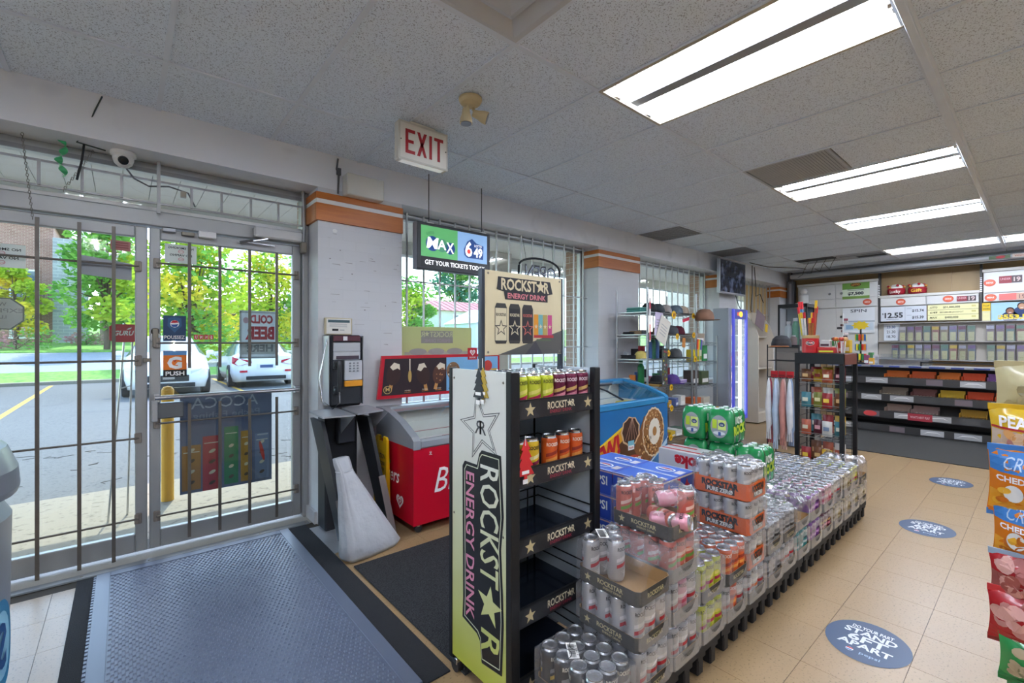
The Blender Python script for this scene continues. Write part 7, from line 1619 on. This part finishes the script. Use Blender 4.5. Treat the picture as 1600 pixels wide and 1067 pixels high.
# ================================================================ candy shelving before the far wall
GX = 8.5
t = thing('candy_gondola', 'long grey candy shelving along the far end of the aisle', 'shelving', (GX, .0, 0)); GS_ = M('#6b6a68', .5, .2); GB = M('#4d4b49', .6)
ya, yb = -2.6, 2.25
MB().box(.42, .46, ya, yb, .0, .98, GB).build('back_panel', t); MB().box(.06, .44, ya, yb, .0, .10, M('#1d1d1e', .6)).build('base', t)
GZ = [.045, .245, .49, .74]
for i, z in enumerate(GZ):
    s_ = MB().box(-.0 + .02 * i, .42, ya, yb, z - .022, z, GS_, .003).build('shelf', t)
    m = MB(); x = .02 * i; m.box(x - .014, x - .001, ya, yb, z - .03, z + .075, M('#3d3b3a', .4)); m.build('shelf_lip', s_)
    f = FX(x - .0145, yb, z - .03)
    for k in range(14):
        m = MB()
        u = .1 + k * .34 + .05 * (i % 2); c = [('#bdbdbd', .26), ('#5a5a5a', .2), ('#8d7f84', .17), ('#c9c9c9', .24)][(k + i) % 4]
        m.rect(f, u, .012, u + c[1], .09, M(c[0], .12, .2), .001)
        if (k + i) % 4 in (0, 3): m.poly(f, [(u + .02, .03), (u + c[1] * .3, .055), (u + c[1] * .7, .06), (u + c[1] - .02, .035), (u + c[1] * .7, .068), (u + c[1] * .3, .064)], WH, .0016)
        m.build('label_holder', s_)
    if i == 1:
        for u in (.98, 2.02): m = MB(); m.rect(f, u, .0, u + .26, .10, P('#b03440'), .003); m.txt(f, 'WHAT\'S NEXT PLAY', u + .13, .05, .03, P('#e6c4c4'), w=.21, bold=.02, off=.004); m.build('red_label', s_)
        m = MB(); m.ell(f, .55, .05, .08, .04, P('#d94a4a'), .003); m.build('red_label', s_)
MB().box(.06, .50, ya, yb, .955, .985, M('#9a9aa0', .35, .4), .004).build('counter_top', t)
m = MB(); f = FX(.0595, yb, .955)
for k in range(20): m.rect(f, .1 + k * .22, .004, .1 + k * .22 + R.uniform(.08, .2), .026, P(R.choice(['#4a5aa0', '#c9c9cf', '#8a8fb0', '#3a4a8a'])), .001)
m.build('counter_strip', t)
MB().box(.10, .12, ya + 1.9, 1.15, 1.03, 1.045, BLACK).box(.10, .12, 1.13, 1.15, .985, 1.045, BLACK).box(.10, .12, .2, .22, .985, 1.045, BLACK).build('hand_rail', t)
n_ = 0
def cbox(y, z, w_, c, c2, lb, x, h_=.085, openb=True):
    q = MB(); A = M(c, .5); q.box(0, .2, -w_ / 2, w_ / 2, 0, .006, A); q.box(0, .006, -w_ / 2, w_ / 2, 0, h_ * .6, A); q.box(.194, .2, -w_ / 2, w_ / 2, 0, h_ * 1.9, A); q.box(.006, .194, -w_ / 2, -w_ / 2 + .005, 0, h_ * 1.4, A); q.box(.006, .194, w_ / 2 - .005, w_ / 2, 0, h_ * 1.4, A)
    t = thing('candy_box', lb, 'candy box', (x, y, z + .0008)); q.build('carton', t)
    m = MB(); f = FX(-.0002, w_ / 2, 0); m.rect(f, .01, .01, w_ - .01, h_ * .5, P(c2), .001); m.build('front_print', t)
    b0 = MB().box(.02, .18, -.016, .016, .0065, h_ * .8, M(c2, .35, var=.2, vs=40), .008); o = None
    for k in range(int(w_ / .036)): o = b0.build('candy_bar', t) if o is None else copyo(o, t); o.location.y = -w_ / 2 + .024 + k * .0355
BOXES = [(3, [(1.42, .26, '#d9742a', '#e8b84a'), (1.13, .26, '#d9642a', '#c9482a'), (.86, .22, '#e0802a', '#e09a3a'), (.62, .22, '#d9521f', '#e8742a'), (.37, .24, '#8a5a9a', '#b58ac0'), (.10, .24, '#7d4f94', '#a57ab5')]),
         (2, [(1.45, .30, '#8a7a6a', '#c9b89a'), (1.12, .26, '#7a4a44', '#a88a7a'), (.83, .25, '#d9b52c', '#8a6a2a'), (.56, .25, '#d9521f', '#c93a1f'), (.29, .26, '#d9621f', '#b5331f'), (.02, .24, '#c9562a', '#8a3a2a')]),
         (1, [(1.40, .28, '#b59a8a', '#8a7a74'), (1.10, .28, '#a88a84', '#c9b8a8'), (.62, .26, '#c99a2c', '#7a5a1f'), (.30, .26, '#6a4a3a', '#c9a22c'), (.02, .22, '#7a3a3a', '#b58a7a')])]
for i, row in BOXES:
    for k, (y, w_, c, c2) in enumerate(row):
        cbox(y, GZ[i], w_, c, c2, 'open candy box on the %s candy shelf, %s from the left' % ({3: 'top', 2: 'second', 1: 'third'}[i], ORD[k]), GX + .02 * i + .02)
# little displays on the counter's left end
t = thing('lighter_stand', 'small spinner stand of lighters topped by a yellow star', 'display', (8.72, 1.86, .9855)); MB().lathe([(.09, 0), (.09, .02), (.012, .03), (.012, .55), (0, .56)], BLACK, 14).build('spindle', t)
l0 = MB().box(-.012, .012, -.012, .012, 0, .09, M('#e3d02c', .35), .003); LC = ['#e3d02c', '#2f8a4a', '#d93a2a', '#e08a2a', '#3a6fb0']
for r_ in range(3):
    MB().lathe([(.07, .05 + r_ * .15), (.075, .055 + r_ * .15), (.07, .06 + r_ * .15)], CHROME, 12).build('tier_ring', t)
    for k in range(10): a = k * PI / 5; MB().box(-.013, .013, -.012, .012, .065 + r_ * .15, .16 + r_ * .15, M(LC[(k + r_) % 5], .35), .003).build('lighter', t).location = (.06 * math.cos(a), .06 * math.sin(a), 0)
m = MB(); m.prism(FX(-.02, .0, .60), [((.09 if k % 2 else .065) * math.cos(PI * k / 9) * 1.3, (.09 if k % 2 else .065) * math.sin(PI * k / 9) * .8) for k in range(18)], .004, P('#f0cf2b')); m.build('star_sign', t)
for i in range(8):
    boxlet('counter_toy', 'small colourful counter toy box, %s from the left on the counter end' % ORD[i], 'toy', ['#d9d4cc', '#3a5a9a', '#c94a4a', '#e6e2da', '#8a4a6a', '#4a8a5a', '#d9a23a', '#c9c9cf'][i], 8.70 + .12 * (i % 2), 2.20 - i * .065 if i < 4 else 1.98 - (i - 4) * .03 - .2, .9855, .06, .07, .10 + .04 * (i % 3), None, -PI / 2)
t = thing('sunglass_stand', 'tall speckled spinner stand before the SPIN poster', 'display', (8.85, 2.12, .9855)); MB().lathe([(.08, 0), (.08, .015), (.01, .025), (.01, .80), (0, .81)], WHITE, 12).build('spindle', t)
for k in range(16): MB().box(-.035, .035, -.012, .012, -.018, .018, M(['#4a2a2a', '#d9c9c4', '#8a3a4a', '#2a2a2e'][k % 4], .35), .006).build('trinket', t).matrix_local = Matrix.Translation((.045 * math.cos(k * 1.3), .045 * math.sin(k * 1.3), .06 + k * .046)) @ Matrix.Rotation(k * 1.3, 4, 'Z')
m = MB(); m.box(0, .34, -.3, .3, 0, .006, FILM2); m.box(0, .005, -.3, .3, .006, .12, FILM2); m.box(.33, .335, -.3, .3, .006, .16, FILM2); solo(m, 'clear_tray', 'clear plastic tray on the counter before the ticket holders', 'tray', (8.62, 1.36, .9855))

# ================================================================ snack bags at the right edge
t = thing('snack_rack', 'chrome wire rack holding snack bags at the right edge', 'rack', (2.42, -.10, 0))
for x in (0, .5):
    for y in (-.30, .08): MB().tube([(x, y, 0), (x, y, 1.42)], .010, WIRE, 8).build('post', t)
for z in (.12, .32, .50, .66, .86, 1.06, 1.18):
    m = MB()
    for y in (-.30, -.2, -.1, 0, .08): m.bar((0, y, z), (.5, y, z), .005, .005, WIRE)
    for x in (0, .25, .5): m.bar((x, -.30, z), (x, .08, z), .005, .005, WIRE)
    m.build('wire_shelf', t)
def snack_bag(label, x, y, z, w_, h_, tilt, face, top_c, bot_c, draw, seed=0, rz=0, D_=.05):
    """pillow bag: local u along -Y as seen from -X, z up; origin at the centre of the bottom seam"""
    rnd = random.Random(seed); n, k = 10, 12; t = thing('snack_bag', label, 'snack bag', (x, y, z), rz, 'snack bags on the wire rack'); t.rotation_euler = (0, tilt, rz)
    def sh(u, v): return max(0, math.sin(PI * u)) ** .6 * max(0, math.sin(PI * min(1, max(0, (v - .04) / .92)))) ** .5
    crk = [[rnd.uniform(-.006, .006) for _ in range(n + 1)] for _ in range(k + 1)]
    def P3(u, v, side):
        b = sh(u, v); i, j = min(n, int(round(u * n))), min(k, int(round(v * k)))
        return (-(b * D_ + crk[j][i] * b) * side, -(u - .5) * w_ * (1 - .06 * math.sin(PI * v)), v * h_ + crk[j][i] * .5)
    A = M(face, .25, var=.08, vs=12, coat=.4); m = MB()
    for side in (1, -1):
        vs = [P3(i / n, j / k, side) for j in range(k + 1) for i in range(n + 1)]
        m.add(vs, [(j * (n + 1) + i, j * (n + 1) + i + 1, (j + 1) * (n + 1) + i + 1, (j + 1) * (n + 1) + i) for j in range(k) for i in range(n)], A, True)
    m.build('bag_body', t)
    class BF:
        def pt(s, u, v, off=0):
            u2 = min(.999, max(.001, u / w_)); v2 = min(.999, max(.001, v / h_)); b = sh(u2, v2)
            i0 = min(n - 1, int(u2 * n)); j0 = min(k - 1, int(v2 * k)); a, c = u2 * n - i0, v2 * k - j0
            q = [V(P3((i0 + p) / n, (j0 + r) / k, 1)) for p, r in ((0, 0), (1, 0), (1, 1), (0, 1))]
            p = q[0] * (1 - a) * (1 - c) + q[1] * a * (1 - c) + q[2] * a * c + q[3] * (1 - a) * c
            return p + V((-off - .0022, 0, 0))
    bf = BF(); m = MB()
    def grid(u0, v0, u1, v1, mat, off=.0):
        a, b = max(1, int((u1 - u0) / w_ * 10)), max(1, int((v1 - v0) / h_ * 12))
        for p in range(a):
            for q in range(b): uu = [u0 + (u1 - u0) * e_ / a for e_ in (p, p + 1)]; vv = [v0 + (v1 - v0) * e_ / b for e_ in (q, q + 1)]; m.quad(bf.pt(uu[0], vv[0], off), bf.pt(uu[1], vv[0], off), bf.pt(uu[1], vv[1], off), bf.pt(uu[0], vv[1], off), mat)
    draw(m, bf, grid, w_, h_, rnd); m.build('printed_artwork', t)
    for v, c in ((-.012, bot_c), (h_ - .008, top_c)): MB().box(-.0015, .0015, -w_ / 2, w_ / 2, v, v + .022, M(c, .3)).build('seam', t)
    return t
def chips(m, bf, grid, w_, h_, rnd, c, n=22, box=(.1, .1, .9, .5), rx=.016, ry=.011):
    for q in range(n): x, y = rnd.uniform(box[0], box[2]) * w_, rnd.uniform(box[1], box[3]) * h_; m.ell(bf, x, y, rx, ry, P(rnd.choice(c)), .0008 + q * .0002, 10, rnd.uniform(0, 3))
def b_ched(m, bf, g, w_, h_, r):
    g(0.002, h_ * .70, w_ - .002, h_ * .98, P('#3f83cf', .3)); g(.002, .02, w_ - .002, h_ * .4, P('#e8a12c', .3)); m.txt(bf, 'CHEDDAR', w_ * .34, h_ * .62, .018, WH, w=w_ * .54, bold=.03, off=.0018)
    m.txt(bf, 'CRUNCHY', w_ * .52, h_ * .84, .038, P('#bcd6f0'), w=w_ * .78, bold=.0, off=.0016, sh=.3); chips(m, bf, g, w_, h_, r, ['#d98a1f', '#f0b83a', '#c96f1a'], 26); m.ell(bf, w_ * .25, h_ * .42, .022, .03, P('#e6ebf0'), .005)
def b_red(m, bf, g, w_, h_, r):
    g(.002, .0, w_ - .002, h_ * .28, P('#b3202a', .3)); chips(m, bf, g, w_, h_, r, ['#c98a84', '#d9a39a', '#a85a54'], 20, (.05, .3, .6, .9), .022, .018); m.ell(bf, w_ * .62, h_ * .42, .035, .022, P('#e3e3e3'), .006); m.ell(bf, w_ * .62, h_ * .43, .029, .015, P('#8a2a1f'), .0066); m.txt(bf, 'SALSA', w_ * .5, h_ * .14, .016, WH, w=w_ * .5, off=.002)
def b_yel(m, bf, g, w_, h_, r):
    g(.002, h_ * .18, w_ - .002, h_ * .62, P('#c9b7a6', .4)); chips(m, bf, g, w_, h_, r, ['#d9a86a', '#b98a8a', '#e6cfae', '#9a7a74'], 30, (.06, .22, .92, .58), .02, .014); m.txt(bf, 'PEANUTS', w_ * .45, h_ * .78, .035, WH, w=w_ * .7, bold=.03, off=.002); g(.002, h_ * .64, w_ - .002, h_ * .68, P('#b3242a'), .0008)
def b_crm(m, bf, g, w_, h_, r): m.poly(bf, [(w_ * .3, h_ * .75), (w_ * .55, h_ * .95), (w_ * .8, h_ * .75), (w_ * .6, h_ * .68)], P('#3a4a6a'), .001); chips(m, bf, g, w_, h_, r, ['#b9ad8a', '#a0966f', '#c9bf9a'], 14, (.1, .1, .9, .6), .02, .014)
def b_grn(m, bf, g, w_, h_, r): chips(m, bf, g, w_, h_, r, ['#b9a98a', '#8a8a6a', '#c9bfa4'], 22, (.1, .15, .9, .8), .02, .014); g(.002, .0, w_ - .002, h_ * .12, P('#1f8a4a'))
def b_blu(m, bf, g, w_, h_, r): m.txt(bf, 'CRUNCHY', w_ * .5, h_ * .6, .05, P('#dfe9f4'), w=w_ * .85, bold=.04, off=.0016)
BG = [('cream snack bag at the top of the right edge', 2.40, .00, 1.06, .24, .20, rad(-14), '#c9bf94', '#c9bf94', '#b9ad7a', b_crm),
      ('yellow and white nut bag under the cream bag at the right edge', 2.36, .005, .92, .25, .19, rad(-12), '#e0b92c', '#e0b92c', '#d9b32a', b_yel),
      ('orange and blue CHEDDAR bag, upper of the two', 2.16, .020, .785, .21, .225, rad(-16), '#e07f1c', '#3f83cf', '#3f83cf', b_ched),
      ('orange and blue CHEDDAR bag, lower of the two', 2.17, .01, .635, .205, .20, rad(-10), '#e07f1c', '#3f83cf', '#3f83cf', b_ched),
      ('red bag with round chips, upper of the two', 2.16, .015, .515, .205, .15, rad(-14), '#b9252e', '#9ab0c9', '#8a1a22', b_red),
      ('red bag with round chips, lower of the two', 2.16, .018, .375, .21, .17, rad(-10), '#b9252e', '#c9333a', '#8a1a22', b_red),
      ('green snack bag at the bottom of the right edge', 2.17, .00, .255, .20, .16, rad(-12), '#2f9a54', '#2f9a54', '#1f7a40', b_grn),
      ('second green snack bag behind the first at the bottom right', 2.19, -.01, .13, .19, .16, rad(-6), '#3f8a54', '#2f9a54', '#1f7a40', b_grn)]
for i, (l, x, y, z, w_, h_, ti, c, ct_, cb_, dr_) in enumerate(BG): snack_bag(l, x, y, z, w_, h_, ti, c, ct_, cb_, dr_, 40 + i, rad([3, -2, 5, 0, -4, 2, 3, -3][i]))
for i, (z, y) in enumerate(((.90, .0), (.70, -.02), (.56, -.02), (.42, -.02), (.28, -.02))):
    m = MB().box(0, .30, -.003, .003, -.003, .003, WIRE); solo(m, 'clip_hook', 'chrome hook arm holding bags on the right edge rack', 'hook', (2.19, y, z + .165), 0, 'hook arms on the right edge rack')
boxlet('red_toy_pack', 'red and black toy pack above the cream bag at the right edge', 'toy', '#c2202e', 2.52, .035, 1.183, .05, .05, .08, P('#1d1d20'), -PI / 2)
boxlet('teal_toy_pack', 'teal toy pack beside the red one at the right edge', 'toy', '#2f9a94', 2.52, -.03, 1.183, .05, .05, .09, P('#1d1d20'), -PI / 2)
